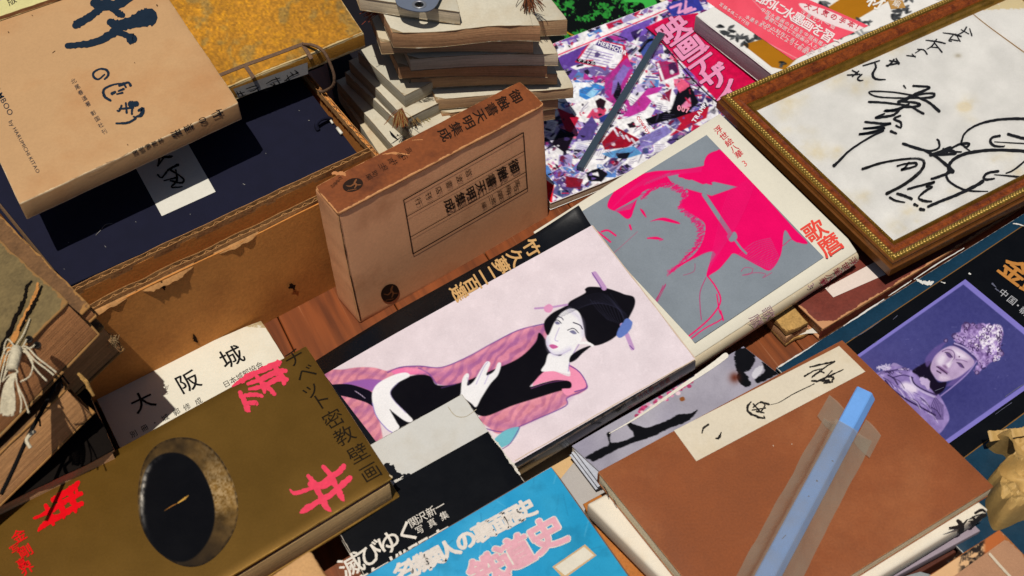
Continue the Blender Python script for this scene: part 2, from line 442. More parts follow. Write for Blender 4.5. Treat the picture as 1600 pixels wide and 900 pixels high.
# =================================================================== the setting: table top
def build_table():
    m = bpy.data.materials.new('table_wood'); m.use_nodes = True; t = m.node_tree; N = t.nodes; Lk = t.links; b = N['Principled BSDF']
    tc = N.new('ShaderNodeTexCoord'); mp = N.new('ShaderNodeMapping'); mp.inputs['Rotation'].default_value = (0, 0, math.radians(-64))
    mp0 = N.new('ShaderNodeMapping'); mp0.inputs['Rotation'].default_value = (0, 0, math.radians(64)); mp0.inputs['Scale'].default_value = (1, 1, 1)
    Lk.new(tc.outputs['Object'], mp0.inputs[0])
    mp = N.new('ShaderNodeMapping'); mp.inputs['Scale'].default_value = (6, 80, 6); Lk.new(mp0.outputs[0], mp.inputs[0])
    n1 = N.new('ShaderNodeTexNoise'); n1.inputs['Scale'].default_value = 1; n1.inputs['Detail'].default_value = 6; n1.inputs['Distortion'].default_value = .4
    Lk.new(mp.outputs[0], n1.inputs['Vector'])
    cr = N.new('ShaderNodeValToRGB'); e = cr.color_ramp.elements
    e[0].position = .3; e[0].color = tuple(alb((98, 48, 18)))+(1,); e[1].position = .72; e[1].color = tuple(alb((150, 78, 34)))+(1,)
    Lk.new(n1.outputs['Fac'], cr.inputs[0])
    mp2 = N.new('ShaderNodeMapping'); mp2.inputs['Scale'].default_value = (3, 420, 3); Lk.new(mp0.outputs[0], mp2.inputs[0])
    n2 = N.new('ShaderNodeTexNoise'); n2.inputs['Scale'].default_value = 1; n2.inputs['Detail'].default_value = 3; Lk.new(mp2.outputs[0], n2.inputs['Vector'])
    r2 = N.new('ShaderNodeMapRange'); r2.inputs[1].default_value = .66; r2.inputs[2].default_value = .74; Lk.new(n2.outputs['Fac'], r2.inputs[0])
    mul = N.new('ShaderNodeMath'); mul.operation = 'MULTIPLY'; mul.inputs[1].default_value = .45; Lk.new(r2.outputs[0], mul.inputs[0])
    mx = N.new('ShaderNodeMix'); mx.data_type = 'RGBA'; Lk.new(mul.outputs[0], mx.inputs[0]); Lk.new(cr.outputs[0], mx.inputs[6])
    mx.inputs[7].default_value = tuple(alb((205, 150, 110)))+(1,)
    Lk.new(mx.outputs[2], b.inputs['Base Color']); b.inputs['Roughness'].default_value = .45
    bp = N.new('ShaderNodeBump'); bp.inputs['Strength'].default_value = .25; bp.inputs['Distance'].default_value = .001
    Lk.new(n1.outputs['Fac'], bp.inputs['Height']); Lk.new(bp.outputs[0], b.inputs['Normal'])
    # boards laid side by side, one sheet of wood with real grooves between boards
    ang = math.radians(-64); g = np.array([math.cos(ang), math.sin(ang), 0]); p = np.array([-g[1], g[0], 0])
    mb = MB()
    for k in range(-16, 17):
        a = k*.115+.0006; c = (k+1)*.115-.0006
        q = [g*-1.6+p*a, g*1.6+p*a, g*1.6+p*c, g*-1.6+p*c]
        mb.prism([x for x in q], [x-np.array([0, 0, .02]) for x in q])
    o = mb.build('table_top', m, None); o['kind'] = 'structure'
    bm = bmesh.new(); bm.from_mesh(o.data); bmesh.ops.bevel(bm, geom=bm.edges[:], offset=.0008, segments=1, affect='EDGES'); bm.to_mesh(o.data); bm.free()
build_table()

# =================================================================== shared papers
PAGE = mat('pages_tan', (196, 158, 118), rough=.8, var=.12, pages=True, bump=.6, scale=25)
PAGE_DK = mat('pages_brown', (196, 148, 106), rough=.85, var=.15, pages=True, bump=.7, scale=25)
PAGE_W = mat('pages_cream', (222, 204, 174), rough=.75, var=.08, pages=True, bump=.4, scale=25)
INK = ink('black', (22, 22, 24), rough=.45)
PRINT = mat('print', rough=.3, spec=.12, var=.075, scale=40, fine=700, col=True, bump=.05)
PRINT_M = mat('print_matte', rough=.62, spec=.12, var=.06, scale=40, fine=700, col=True, bump=.08)

def hard(name, label, cat, px, hs, t, cover, page=PAGE, board=.0022, inset=.003, spine='v1', r=.001, rc=.0012, n=10, group=None,
         warp=None, rag=0., spine_mat=None, over=None, seed=0):
    """a bound book: front cover, back cover, page block and spine; spine side is 'u0','u1','v0','v1' or None (soft wrappers)"""
    B = Body(corners(px, hs), warp); root = thing(name, label, cat, np.mean(B.P, 0)-B.n*t, group)
    slab('front_cover', B, cover, root, w0=0, w1=board, r=r, rc=rc, n=n, rag=rag, seed=seed)
    slab('back_cover', B, cover, root, w0=t-board, w1=t, r=r, rc=rc, n=4, rag=rag, seed=seed+5)
    iu, iv = inset/B.Lu, inset/B.Lv; a = dict(u0=iu, u1=1-iu, v0=iv, v1=1-iv)
    if spine: a[spine] = {'u0': .004, 'u1': .996, 'v0': .004, 'v1': .996}[spine]
    slab('page_block', B, page, root, w0=board, w1=t-board, r=.0002, n=6, **a)
    if spine:
        e = .0022; s = dict(u0=0, u1=1, v0=0, v1=1)
        if spine == 'v1': s['v0'] = 1-e/B.Lv
        if spine == 'v0': s['v1'] = e/B.Lv
        if spine == 'u1': s['u0'] = 1-e/B.Lu
        if spine == 'u0': s['u1'] = e/B.Lu
        slab('spine', B, spine_mat or cover, root, w0=board*.6, w1=t-board*.6, r=.001, n=8, **s)
    return B, root
def soft(name, label, cat, px, hs, t, cover, page=PAGE, group=None, warp=None, rag=0., board=.0005, rc=.0008, seed=0, inset=.0006):
    return hard(name, label, cat, px, hs, t, cover, page, board=board, inset=inset, spine=None, r=.0002, rc=rc, group=group, warp=warp, rag=rag, seed=seed)
def side_on(B, side, t, out=.0):
    """plane of a vertical side of a body, for lettering on a spine or edge"""
    P = B.P; i, j = {'v1': (3, 2), 'v0': (0, 1), 'u0': (0, 3), 'u1': (1, 2)}[side]
    return Plane(P[i], P[j], P[i]-B.n*t)

# =================================================================== corrugated tray
CARD = mat('corrugated_board', (216, 142, 68), rough=.8, var=.16, scale=14, fine=300, bump=.35, stain=(150, 84, 34), stainamt=.5)
CARD_E = mat('cardboard_edge', (190, 138, 84), rough=.9, var=.25, scale=120, bump=.5)
def build_tray():
    H = .134
    a = at(438, 490, 0); b = at(530, 443, 0); g = unit(b-a); n = np.array([g[1], -g[0], 0]);  n = n if n[1] < 0 else -n   # n points to the viewer
    z = np.array([0, 0, 1.])
    o = a+g*-.34            # left end of the front wall, at the table
    Lf = .34+np.linalg.norm(b-a)+.075
    e = o+g*Lf
    root = thing('cardboard_tray', 'torn brown corrugated cardboard tray holding the dark navy cloth case', 'cardboard box', (o+e)/2-n*.12)
    back = -n; D = .27
    def wall(name, p, q, h0, h1, th, inward, m=CARD, lab=None, bow=0.):
        mb = MB(); k = 24; V = []; Fc = []
        for i in range(k+1):
            s = i/k; c = p+(q-p)*s+inward*(-bow*math.sin(math.pi*s)); wob = (vnoise(np.array([s*300.]), np.array([h1*100]), 26, 4)[0]-.5)*.0035
            V += [c+z*h0, c+z*(h1+wob), c+inward*th+z*(h1+wob), c+inward*th+z*h0]
        for i in range(k):
            for j in range(4): Fc.append([i*4+j, i*4+(j+1) % 4, i*4+4+(j+1) % 4, i*4+4+j])
        Fc.append([0, 1, 2, 3]); Fc.append([k*4+3, k*4+2, k*4+1, k*4])
        mb.add(V, Fc); return mb.build(name, m, root, label=lab)
    wall('front_panel', o, e, 0, H-.0045, .0012, back, bow=.003, lab='outer front panel with a torn upper edge')
    wall('inner_panel', o+back*.0275, e+back*.0275, .0, H-.004, .0012, back)
    wall('side_panel', e, e+back*D, 0, H-.002, .004, -g, bow=.002)
    wall('back_panel', o+back*D, e+back*D, 0, H-.01, .004, n)
    wall('side_panel', o, o+back*D, 0, H-.002, .004, g)
    # folded strip between the two front walls, a little below the rims
    mb = MB(); k = 24; V = []
    for i in range(k+1):
        s = i/k; p = o+(e-o)*s; w = (vnoise(np.array([s*200.]), np.array([3.]), 30, 8)[0]-.5)*.003
        V += [p+back*.0005+z*(H-.062+w), p+back*.014+z*(H-.058+w), p+back*.0285+z*(H-.055)]
    Fc = [[i*3+j, i*3+3+j, i*3+4+j, i*3+1+j] for i in range(k) for j in range(2)]
    mesh('folded_flap', V, Fc, CARD, root, True)
    # corrugated rims: liner, zig-zag fluting, liner
    def rim(p, q, inward, h, seedv, tear):
        Lr = np.linalg.norm(q-p); d = unit(q-p); mb = MB()
        nn = int(Lr/.0058)
        def hgt(s): return h+(vnoise(np.array([s*400.]), np.array([seedv*3.]), 22, seedv)[0]-.5)*tear
        for side, off in ((0, 0.), (1, .0042)):
            V = []; k = 90
            for i in range(k+1):
                s = i/k; c = p+(q-p)*s+inward*off; lean = inward*((vnoise(np.array([s*300.]), np.array([side*9.]), 14, seedv+3)[0]-.5)*.0024)
                V += [c-z*0+z*(h-.008), c+lean+z*(hgt(s)+.0008*side), c+lean+inward*.0005+z*(hgt(s)+.0008*side)]
            mb.add(V, [[i*3+j, i*3+3+j, i*3+4+j, i*3+1+j] for i in range(k) for j in range(2)])
        V = []
        for i in range(nn+1):
            s = i/nn; c = p+(q-p)*s+inward*(.0004+.0036*(i % 2)); hh = hgt(s)-.0010-abs(vnoise(np.array([i*7.]), np.array([1.]), 3, seedv)[0]-.5)*.003
            V += [c+z*(h-.011), c+z*hh]
        for i in range(nn):
            a_, b_ = V[2*i], V[2*i+2]; ta, tb = V[2*i+1], V[2*i+3]; th = d*.0009
            mb.prism([ta, tb, tb+th, ta+th], [a_, b_, b_+th, a_+th])
        return mb
    rim(o, e, back, H, 5, .006).build('corrugated_rim', CARD_E, root, label='torn outer rim showing the fluting')
    rim(o+back*.0275, e+back*.0275, back, H+.0008, 9, .002).build('corrugated_rim', CARD_E, root, label='inner rim showing the fluting')
    rim(e, e+back*D*.8, -g, H+.0005, 13, .004).build('corrugated_rim', CARD_E, root)
    # torn liner curling away from the front face
    mb = MB()
    for (s0, s1, dep, outw) in ((.03, .30, .006, .006), (.30, .44, .004, .004), (.44, .56, .009, .007), (.60, .70, .005, .004)):
        V = []; k = 22
        for i in range(k+1):
            s = s0+(s1-s0)*i/k; edge = math.sin(math.pi*i/k)**.5; rr = .5+vnoise(np.array([s*900.]), np.array([2.]), 12, 21)[0]
            c = o+(e-o)*s
            top = c+n*.0006+z*(H-.004)
            V += [top, top+n*outw*.6*edge*rr-z*dep*.25*edge, top+n*outw*edge*rr+z*(-dep*.75*edge*rr)]
        mb.add(V, [[i*3+j, i*3+3+j, i*3+4+j, i*3+1+j] for i in range(k) for j in range(2)])
    mb.build('torn_liner', CARD_E, root, True)
    # staple holes and creases pressed into the front face
    F_ = Plane(o+n*.0, e+n*.0, o+z*.1)
    dk = ink('hole', (40, 22, 10), .9)
    strokes('hole', lambda x, y, off=0: F_(x, y, .0006+off)+n*.0032, [[(300, 519, 2), (302, 526, 6), (306, 531, 2)]], dk, root, rag=.4)
    strokes('hole', lambda x, y, off=0: F_(x, y, .0006+off)+n*.0032, [[(449, 446, 3), (454, 443, 9), (457, 448, 3)]], dk, root, rag=.4)
    strokes('hole', lambda x, y, off=0: F_(x, y, .0006+off)+n*.0032, [[(249, 436, 2), (252, 441, 8), (254, 448, 3)]], dk, root, rag=.4)
    return root, o, e, back, g
TRAY = build_tray()

NAVY = mat('navy_cloth', (30, 31, 52), rough=.95, var=.16, scale=60, fine=900, bump=.5, cloth=700, spec=.15)
def build_navy():
    px = [(-40, 268), (446, 92), (563, 245), (106, 447)]
    B, r = hard('navy_cloth_case', 'dark navy cloth book case with a white title label, lying in the cardboard tray', 'book case', px, [.128]*4, .04, NAVY, PAGE, spine='v1', rc=.001)
    sheet('title_label', B, [(186, 215), (271, 185), (337, 300), (253, 338)], mat('label_paper', (226, 222, 210), rough=.8, var=.05, scale=60), r, off=.0004)
    tr = Z(0, 0, 3)
    strokes('title_lettering', B, [[(690, 700, 8), (720, 705, 14), (800, 690, 10)], [(715, 735, 8), (760, 700, 12)], [(700, 745, 6), (790, 738, 12), (810, 735, 6)], [(750, 690, 6), (745, 770, 10)], [(775, 735, 6), (740, 780, 9)],
        [(835, 775, 14), (790, 800, 10), (760, 835, 8), (740, 822, 10)], [(800, 800, 8), (860, 840, 8), (850, 860, 10), (800, 850, 8)], [(825, 800, 8), (830, 850, 10), (805, 880, 9), (855, 878, 6)], [(770, 850, 6), (830, 835, 8)]],
        INK, r, tr=tr, off=.0008, rag=.3)
    # cloth loop of the clasp with a bone peg
    mb = MB(); pts = []
    for (x, y, h) in ((497, 203, .129), (494, 195, .134), (500, 187, .137), (510, 184, .135), (518, 187, .130)): pts.append(at(x, y, h))
    mb.tube(pts, r=.0024, seg=8, smooth_n=5); mb.build('clasp_loop', NAVY, r, True)
    bone = mat('bone_peg', (232, 226, 208), rough=.35, var=.05)
    MB().tube([at(516, 187, .1315), at(520, 193, .1305)], r=.0012).build('peg', bone, r, True)
    MB().tube([at(527, 200, .1315), at(534, 209, .1315)], r=.0018).build('peg', bone, r, True)
    # lint on the cloth
    lint = ink('lint', (150, 146, 140), .9)
    strokes('lint', B, [[(150, 368, .5), (158, 360, .6), (165, 352, .6), (176, 350, .5)], [(107, 379, .6), (108, 380, .6)], [(164, 385, .6), (166, 387, .6)], [(212, 347, .6), (213, 348, .6)], [(297, 335, .5), (298, 336, .5)],
        [(415, 240, .5), (416, 241, .5)], [(380, 288, .8), (383, 289.5, .7)], [(100, 421, .5), (101, 421.5, .5)], [(467, 173, .6), (468, 174, .6)], [(482, 189, .8), (484, 189, .6)]], lint, r, off=.0008)
build_navy()
def build_shade_filler():  # invented black book, put here so the sunlit table gap reads as deep shade
    hard('shade_filler_book', 'black cloth book lying in the shadowed gap between the yellow album and the centre pile', 'book', [(470, -110), (660, -130), (720, 110), (530, 190)], [.028]*4, .027, mat('black_cloth_and_shade', (22, 20, 24), rough=.95, cloth=700, spec=.1), PAGE_DK, spine='v1')
def build_dark_case():
    px = [(150, 20), (440, -90), (500, 62), (230, 170)]
    B, r = hard('dark_book_case', 'dark cloth book case in deep shade under the yellow stitched album', 'book case', px, [.1665]*4, .036, mat('black_cloth_and_shade', (26, 24, 30), rough=.95, cloth=700, spec=.1), PAGE_DK, spine='v1')
build_dark_case(); build_shade_filler()

# =================================================================== yellow stitched album
def paint_brocade(p):
    p.C[:] = (176, 120, 30)
    n1 = p.n(5, 1, 2); n2 = p.n(24, 2, 3); n3 = p.n(2.6, 4, 2)
    f = np.clip((n1-.47)*5, 0, 1)*np.clip((n3-.3)*2.5, 0, 1)
    p.C = p.C*(1-f[:, None]*.75)+np.array((208, 144, 22))*f[:, None]*.75
    g = np.clip((n2-.57)*9, 0, 1)*.6*np.clip(.4+n3, 0, 1)
    p.C = p.C*(1-g[:, None])+np.array((134, 114, 72))*g[:, None]
    p.mulnoise(3, .25, 9); p.mulnoise(90, .12, 5)
def build_album():
    t = .0205
    px = [None, (455, -115), (568, 50), (240, 182)]
    cov = mat('brocade_plain', (176, 122, 40), rough=.85, var=.2, scale=60, fine=500, bump=.5, wear=(205, 180, 130), wearw=.0025)
    B, r = hard('stitched_album', 'yellow gold flecked album with brown stitching and a title slip on its spine', 'album', px, [.187]*4, t, cov, PAGE_DK, spine='v1', rag=.0016, rc=.003, seed=3)
    cm = mat('brocade', rough=.85, var=.12, scale=70, fine=600, col=True, bump=.55)
    q = [(238, -60), (448, -118), (561, 49), (246, 176)]
    P = B.P; c = lambda u, v: proj(B.Q(np.float64(u), np.float64(v), 0.))
    sheet('brocade_covering', B, [c(.005, .006), c(.994, .006), c(.992, .99), c(.005, .99)], cm, r, paint_brocade, step=1.5, off=.0003)
    thr = mat('brown_thread', (108, 82, 62), rough=.8, var=.3, scale=600, bump=.6)
    S = side_on(B, 'v1', t)
    mb = MB()
    def flat(pts, w, h=.0011):
        for a, b_ in zip(pts[:-1], pts[1:]):
            a = np.array(a, float); b_ = np.array(b_, float); d = unit(b_-a); nn = np.array([-d[1], d[0]])*w/2
            q = [a+nn, b_+nn, b_-nn, a-nn]
            mb.prism([B(p[0], p[1], h) for p in q], [B(p[0], p[1], .0002) for p in q])
    flat([(300, 136), (347, 117), (385, 102), (430, 86), (475, 69)], 5)
    flat([(383, 103), (397, 123)], 6, .0013); flat([(473, 70), (487, 93)], 6, .0013)
    mb.build('stitching', thr, r)
    zt = at(475, 69, .2015)
    pts = [at(474, 69, .189), at(490, 71, .195), at(504, 79, .193), at(513, 93, .185), at(522, 118, .168), at(520, 134, .155), at(506, 143, .139), at(499, 142, .136)]
    lp = MB().tube(pts, r=.0017, seg=8, smooth_n=6).build('cord_loop', thr, r, True)
    # spine: title slip
    slip = mat('grey_slip', (168, 164, 160), rough=.85, var=.08, scale=40, stain=(120, 100, 80))
    on = lambda x, y, off=0.: S(x, y, off)
    sheet('spine_label', on, [(364, 138.5), (480, 97), (481, 115), (372, 152)], slip, r, off=.0006)
    tr = Z(360, 60, 5)
    strokes('spine_lettering', on, [[(420, 330, 6), (470, 290, 9), (530, 265, 6)], [(500, 245, 7), (525, 265, 9)], [(465, 260, 6), (490, 280, 8)], [(440, 285, 7), (455, 325, 8), (420, 322, 5)],
        [(275, 350, 5), (330, 320, 8), (385, 305, 6)], [(350, 300, 7), (380, 345, 8)], [(310, 355, 6), (345, 362, 9), (330, 340, 5)], [(275, 385, 7), (268, 405, 9), (300, 395, 6)],
        [(120, 390, 6), (160, 375, 9), (200, 365, 7)], [(150, 410, 6), (185, 400, 8), (215, 375, 6)], [(205, 385, 7), (215, 405, 8)],
        [(40, 430, 6), (75, 425, 9), (105, 415, 6)], [(70, 408, 7), (95, 440, 9)], [(45, 410, 6), (60, 440, 7)]], INK, r, tr=tr, off=.0010, rag=.3)
build_album()

# =================================================================== tan slipcase, top left
def build_bamboo():
    t = .022; h = .210
    px = [None, (194, -105), (373, 160), (30, 318)]
    cov = mat('tan_slipcase', (196, 154, 108), rough=.75, var=.06, scale=16, fine=380, bump=.25, wear=(232, 202, 160), wearw=.0011, stain=(182, 126, 76), stainamt=.55)
    B = Body(corners(px, [h]*4)); r = thing('tan_slipcase', 'large tan slipcase with big dark brush characters and a line of Latin capitals', 'slipcase', np.mean(B.P, 0)-B.n*t)
    slab('case', B, cov, r, w0=0, w1=t, r=.0013, rc=.002, n=26, rag=.0012, seed=8)
    blue = ink('blue_black', (28, 42, 58), .55); tr = Z(0, 0, 3)
    strokes('title_lettering', B, [
        [(640, -30, 30), (560, 20, 44), (480, 25, 56), (440, 15, 40)], [(470, 40, 38), (420, 80, 36), (365, 112, 40), (352, 122, 30)], [(480, 20, 34), (530, 45, 26), (560, 66, 34), (575, 72, 28)],
        [(516, 105, 36), (560, 118, 50), (620, 105, 60), (676, 86, 80)], [(676, 86, 78), (700, 80, 86)], [(560, 128, 52), (520, 162, 40), (440, 200, 34), (360, 212, 30), (315, 216, 26)], [(540, 150, 34), (590, 165, 28), (616, 182, 50), (626, 184, 40)],
        ], blue, r, tr=tr, rag=.16, off=.00025)
    strokes('title_lettering', B, [
        [(490, 350, 8), (462, 372, 9), (440, 362, 12), (440, 340, 10), (470, 324, 9), (500, 330, 12), (508, 352, 12), (490, 372, 8)],
        [(575, 392, 8), (530, 398, 9), (488, 420, 12), (490, 452, 14), (518, 472, 12)], [(560, 402, 14), (600, 388, 11), (612, 402, 14)], [(578, 390, 10), (590, 410, 10)], [(555, 428, 8), (580, 418, 12)], [(525, 440, 16), (540, 432, 12)], [(575, 436, 10), (548, 442, 8)],
        [(612, 490, 30), (640, 488, 28)], [(570, 496, 10), (560, 520, 10), (550, 520, 8)], [(590, 484, 9), (594, 530, 11)], [(560, 512, 9), (625, 506, 10)], [(620, 508, 10), (618, 536, 10)], [(650, 520, 12), (670, 512, 18), (662, 540, 18), (640, 548, 8)], [(545, 580, 9), (600, 576, 11), (636, 556, 10), (626, 548, 8)]],
        blue, r, tr=tr, rag=.16, off=.00025)
    dn = unit((.52, .86)); rg = np.array([dn[1], -dn[0]])
    letters('author_lettering', B, [('北', 115, 127), ('尾', 121, 136), ('春', 126, 145), ('道', 132, 154), ('著', 137.5, 163), ('彰', 146, 177), ('国', 152, 186), ('社', 157.5, 196), ('刊', 163, 206)], blue, r, 8.5, rg*1.02, dn, .006, off=.00025)
    d = unit((.475, .88)); u_ = np.array([-d[1], d[0]])
    latin('latin_lettering', B, 'BAMBOO', (-13, 132), d, u_*1.0, 12.5, blue, r, .003, off=.00025)
    latin('latin_lettering', B, 'by', (13, 190), d, u_, 9.5, blue, r, 0., off=.00025)
    latin('latin_lettering', B, 'HARUMICHI KITAO', (19.5, 201), d, u_, 8.6, blue, r, .0, off=.00025)
    S = side_on(B, 'v1', t); dn = unit((-.9, .43)); rg = np.array([dn[1], -dn[0]])*.62
    letters('spine_lettering', S, [('竹', 339, 177, 19), ('の', 316, 187, 16), ('造', 294, 199, 17), ('形', 275, 208, 18), ('北', 250, 218), ('尾', 240, 223), ('春', 230, 227), ('道', 220, 232), ('著', 210, 237)], blue, r, 9, rg, dn, .02, off=.0004)
    strokes('scuff', S, [[(200, 238, .6), (185, 248, .9), (165, 254, .6)], [(175, 252, .5), (150, 266, .8), (130, 272, .5)], [(160, 258, .5), (150, 262, .8)]], ink('scuff', (235, 205, 165), .9), r, off=.0005)
    strokes('speck', B, [[(245, 8, 2.2), (246, 9.5, 2.2)], [(82, 83, 1), (86, 80, 1.2)], [(13, 50, 1.6), (14, 51.5, 1.6)], [(210, 98, 1), (211, 99, 1)], [(50, 24, 1.2), (51, 25, 1.2)], [(199, 226, 1.2), (200, 227, 1.2)]], ink('speck', (96, 70, 48), .9), r, off=.0003)
build_bamboo()
def build_pale_book():
    px = [(-120, -40), (95, -100), (124, -16), (-60, 46)]
    B, r = soft('pale_yellow_book', 'pale yellow paper book just showing in the upper left corner above the tan slipcase', 'book', px, [.2155]*4, .005, mat('pale_yellow', (214, 205, 142), rough=.8, var=.1, scale=30, wear=(150, 118, 76), wearw=.0014), PAGE_DK, rag=.0015)
    dn = unit((.5, .85)); letters('title_lettering', B, [('版', 18, 1)], INK, r, 15, (dn[1], -dn[0]), dn, .01)
build_pale_book()

# =================================================================== brown standing slipcase
def build_standing():
    bl = at(562, 507, 0); br = at(859, 351, 0); tl = at(528, 333, .165); tr_ = at(850, 163, .165)
    n = -unit(np.cross(br-bl, tl-bl));  n = n if n[1] > 0 else -n           # away from the viewer
    t = .043
    front = Body([tl, tr_, br, bl]); root = thing('standing_slipcase', 'worn brown board slipcase standing upright with framed title and dark round emblems', 'slipcase', (bl+br)/2+n*t/2)
    cov = mat('brown_board', (236, 172, 124), rough=.75, var=.08, scale=22, fine=350, bump=.2, wear=(214, 158, 108), wearw=.0012, stain=(170, 100, 54), stainamt=.6)
    sp = mat('brown_spine', (132, 70, 32), rough=.7, var=.2, scale=40, fine=300, bump=.35, wear=(214, 152, 98), wearw=.0022, stain=(84, 40, 18), stainamt=.85)
    slab('case', front, cov, root, w0=.0006, w1=t, r=.0022, rc=.003, n=30, v0=.006, rag=.0010)
    # spine covering laid over the top side, turned down over the edge
    top = Body([tl+n*t, tr_+n*t, tr_, tl]); up = top.n
    top.P = [p+up*.0002 for p in top.P]
    slab('spine', top, sp, root, w0=-.0004, w1=.004, r=.0016, rc=.004, n=40, u0=-.003, u1=1.003, v0=-.02, v1=1.015, rag=.0012, seed=4)
    on = front; on2 = lambda x, y, off=0.: top(x, y, off+.0006)
    dn = unit((-.885, .465)); rg = np.array([dn[1], -dn[0]])
    rg = unit((.50, .87))
    letters('spine_lettering', on2, [('御', 806, 152), ('触', 786, 162), ('書', 768, 172), ('天', 750, 182), ('明', 732, 192), ('集', 713, 202), ('成', 695, 211)], ink('spine_black', (40, 26, 20), .6), root, 23, rg*.95, dn*.82, .022)
    letters('author_lettering', on2, run('高柳真三', (639, 236), (596, 260))+run('石井良助', (632, 246), (586, 272))+[('編', 577, 277)], ink('spine_black', (40, 26, 20), .6), root, 10, rg, dn, .01)
    letters('publisher_lettering', on2, run('岩波書店', (532, 279), (520, 292)), ink('spine_black', (40, 26, 20), .6), root, 6.5, rg, dn, .0)
    bk = ink('case_black', (44, 30, 24), .65)
    mb = MB()
    def ln(a, b, w): stroke_mesh(mb, on, [(a[0], a[1], w), (b[0], b[1], w)], off=.0003, rag=0, k=len(mb.F) % 5)
    c = [(817.5, 207), (823.5, 294), (645, 396.5), (630.5, 312.5)]
    for i in range(4): ln(c[i], c[(i+1) % 4], 1.5)
    ln((819, 236), (636, 338), .9); ln((821.5, 268.5), (641, 370.5), .9)
    mb.build('title_frame', bk, root)
    dn = unit((-.86, .50)); rg = unit((.30, .95))
    letters('title_lettering', on, [('御', 803, 260), ('触', 785, 271), ('書', 767, 282), ('天', 751, 292), ('明', 735, 302), ('集', 719, 311), ('成', 702, 320)], bk, root, 20, rg*1.02, dn*.9, .022, off=.0003)
    letters('publisher_lettering', on, [('岩', 732, 270), ('波', 717.5, 279), ('書', 701.5, 288), ('店', 685.5, 297), ('刊', 669.5, 306), ('行', 653.5, 315)], bk, root, 11.5, rg, dn, .006, off=.0003)
    letters('author_lettering', on, run('高柳真三', (808, 285), (767, 309))+run('石井良助', (806, 294), (771, 314))+[('編', 756, 320)], bk, root, 9, rg, dn, .004, off=.0003)
    def emblem(o, cx, cy, ex, ey, col, cut):
        th = np.linspace(0, 2*math.pi, 40)[:-1]
        x = cx+ex[0]*np.cos(th)+ey[0]*np.sin(th); y = cy+ex[1]*np.cos(th)+ey[1]*np.sin(th)
        V = o(x, y, .00035); V = np.concatenate([V, [o(np.float64(cx), np.float64(cy), .00035)]])
        e = mesh('emblem', V, [[i, (i+1) % 39, 39] for i in range(39)], col, root)
        f = lambda a, b: (cx+ex[0]*a+ey[0]*b, cy+ex[1]*a+ey[1]*b)
        strokes('emblem_figure', lambda x, y, off=0.: o(x, y, off+.0002), [[(*f(.55, -.55), 2.2), (*f(.25, -.2), 3.2), (*f(.3, .2), 2.6), (*f(.0, .55), 1.4)], [(*f(.25, -.1), 2.4), (*f(-.25, .05), 1.8), (*f(-.6, -.25), 1)], [(*f(.35, .25), 1.6), (*f(.7, .45), 1)], [(*f(-.7, .5), .8), (*f(.1, .8), .8)]], cut, e)
    emblem(on2, 551.5, 290, (15, -6), (5, 9), bk, ink('emblem_tan', (130, 82, 50), .7))
    emblem(on, 609, 457.5, (13, -7.5), (5.5, 12), bk, ink('emblem_tan', (130, 82, 50), .7))
    # chipped lower edge showing pale board, split along the left side
    ch = ink('chip', (70, 40, 24), .9)
    strokes('chip', on, [[(706, 431, 2), (722, 421, 7), (735, 417, 4)], [(700, 437, 1), (712, 428, 4)]], ch, root, off=.0004, rag=.3)
    strokes('split', on, [[(529, 336, 1), (540, 396, 1.6), (552, 452, 1.4), (563, 500, 2)]], ink('split', (84, 52, 30), .9), root, off=.0004, rag=.5)
    strokes('scuff', on2, [[(598, 242, 1), (618, 240, 3), (640, 243, 1)], [(644, 220, .7), (660, 219, 1.5)], [(520, 272, 4), (535, 272, 6), (540, 275, 2)]], ink('scuff_tan', (196, 132, 82), .9), root, off=.0002, rag=.6)
build_standing()

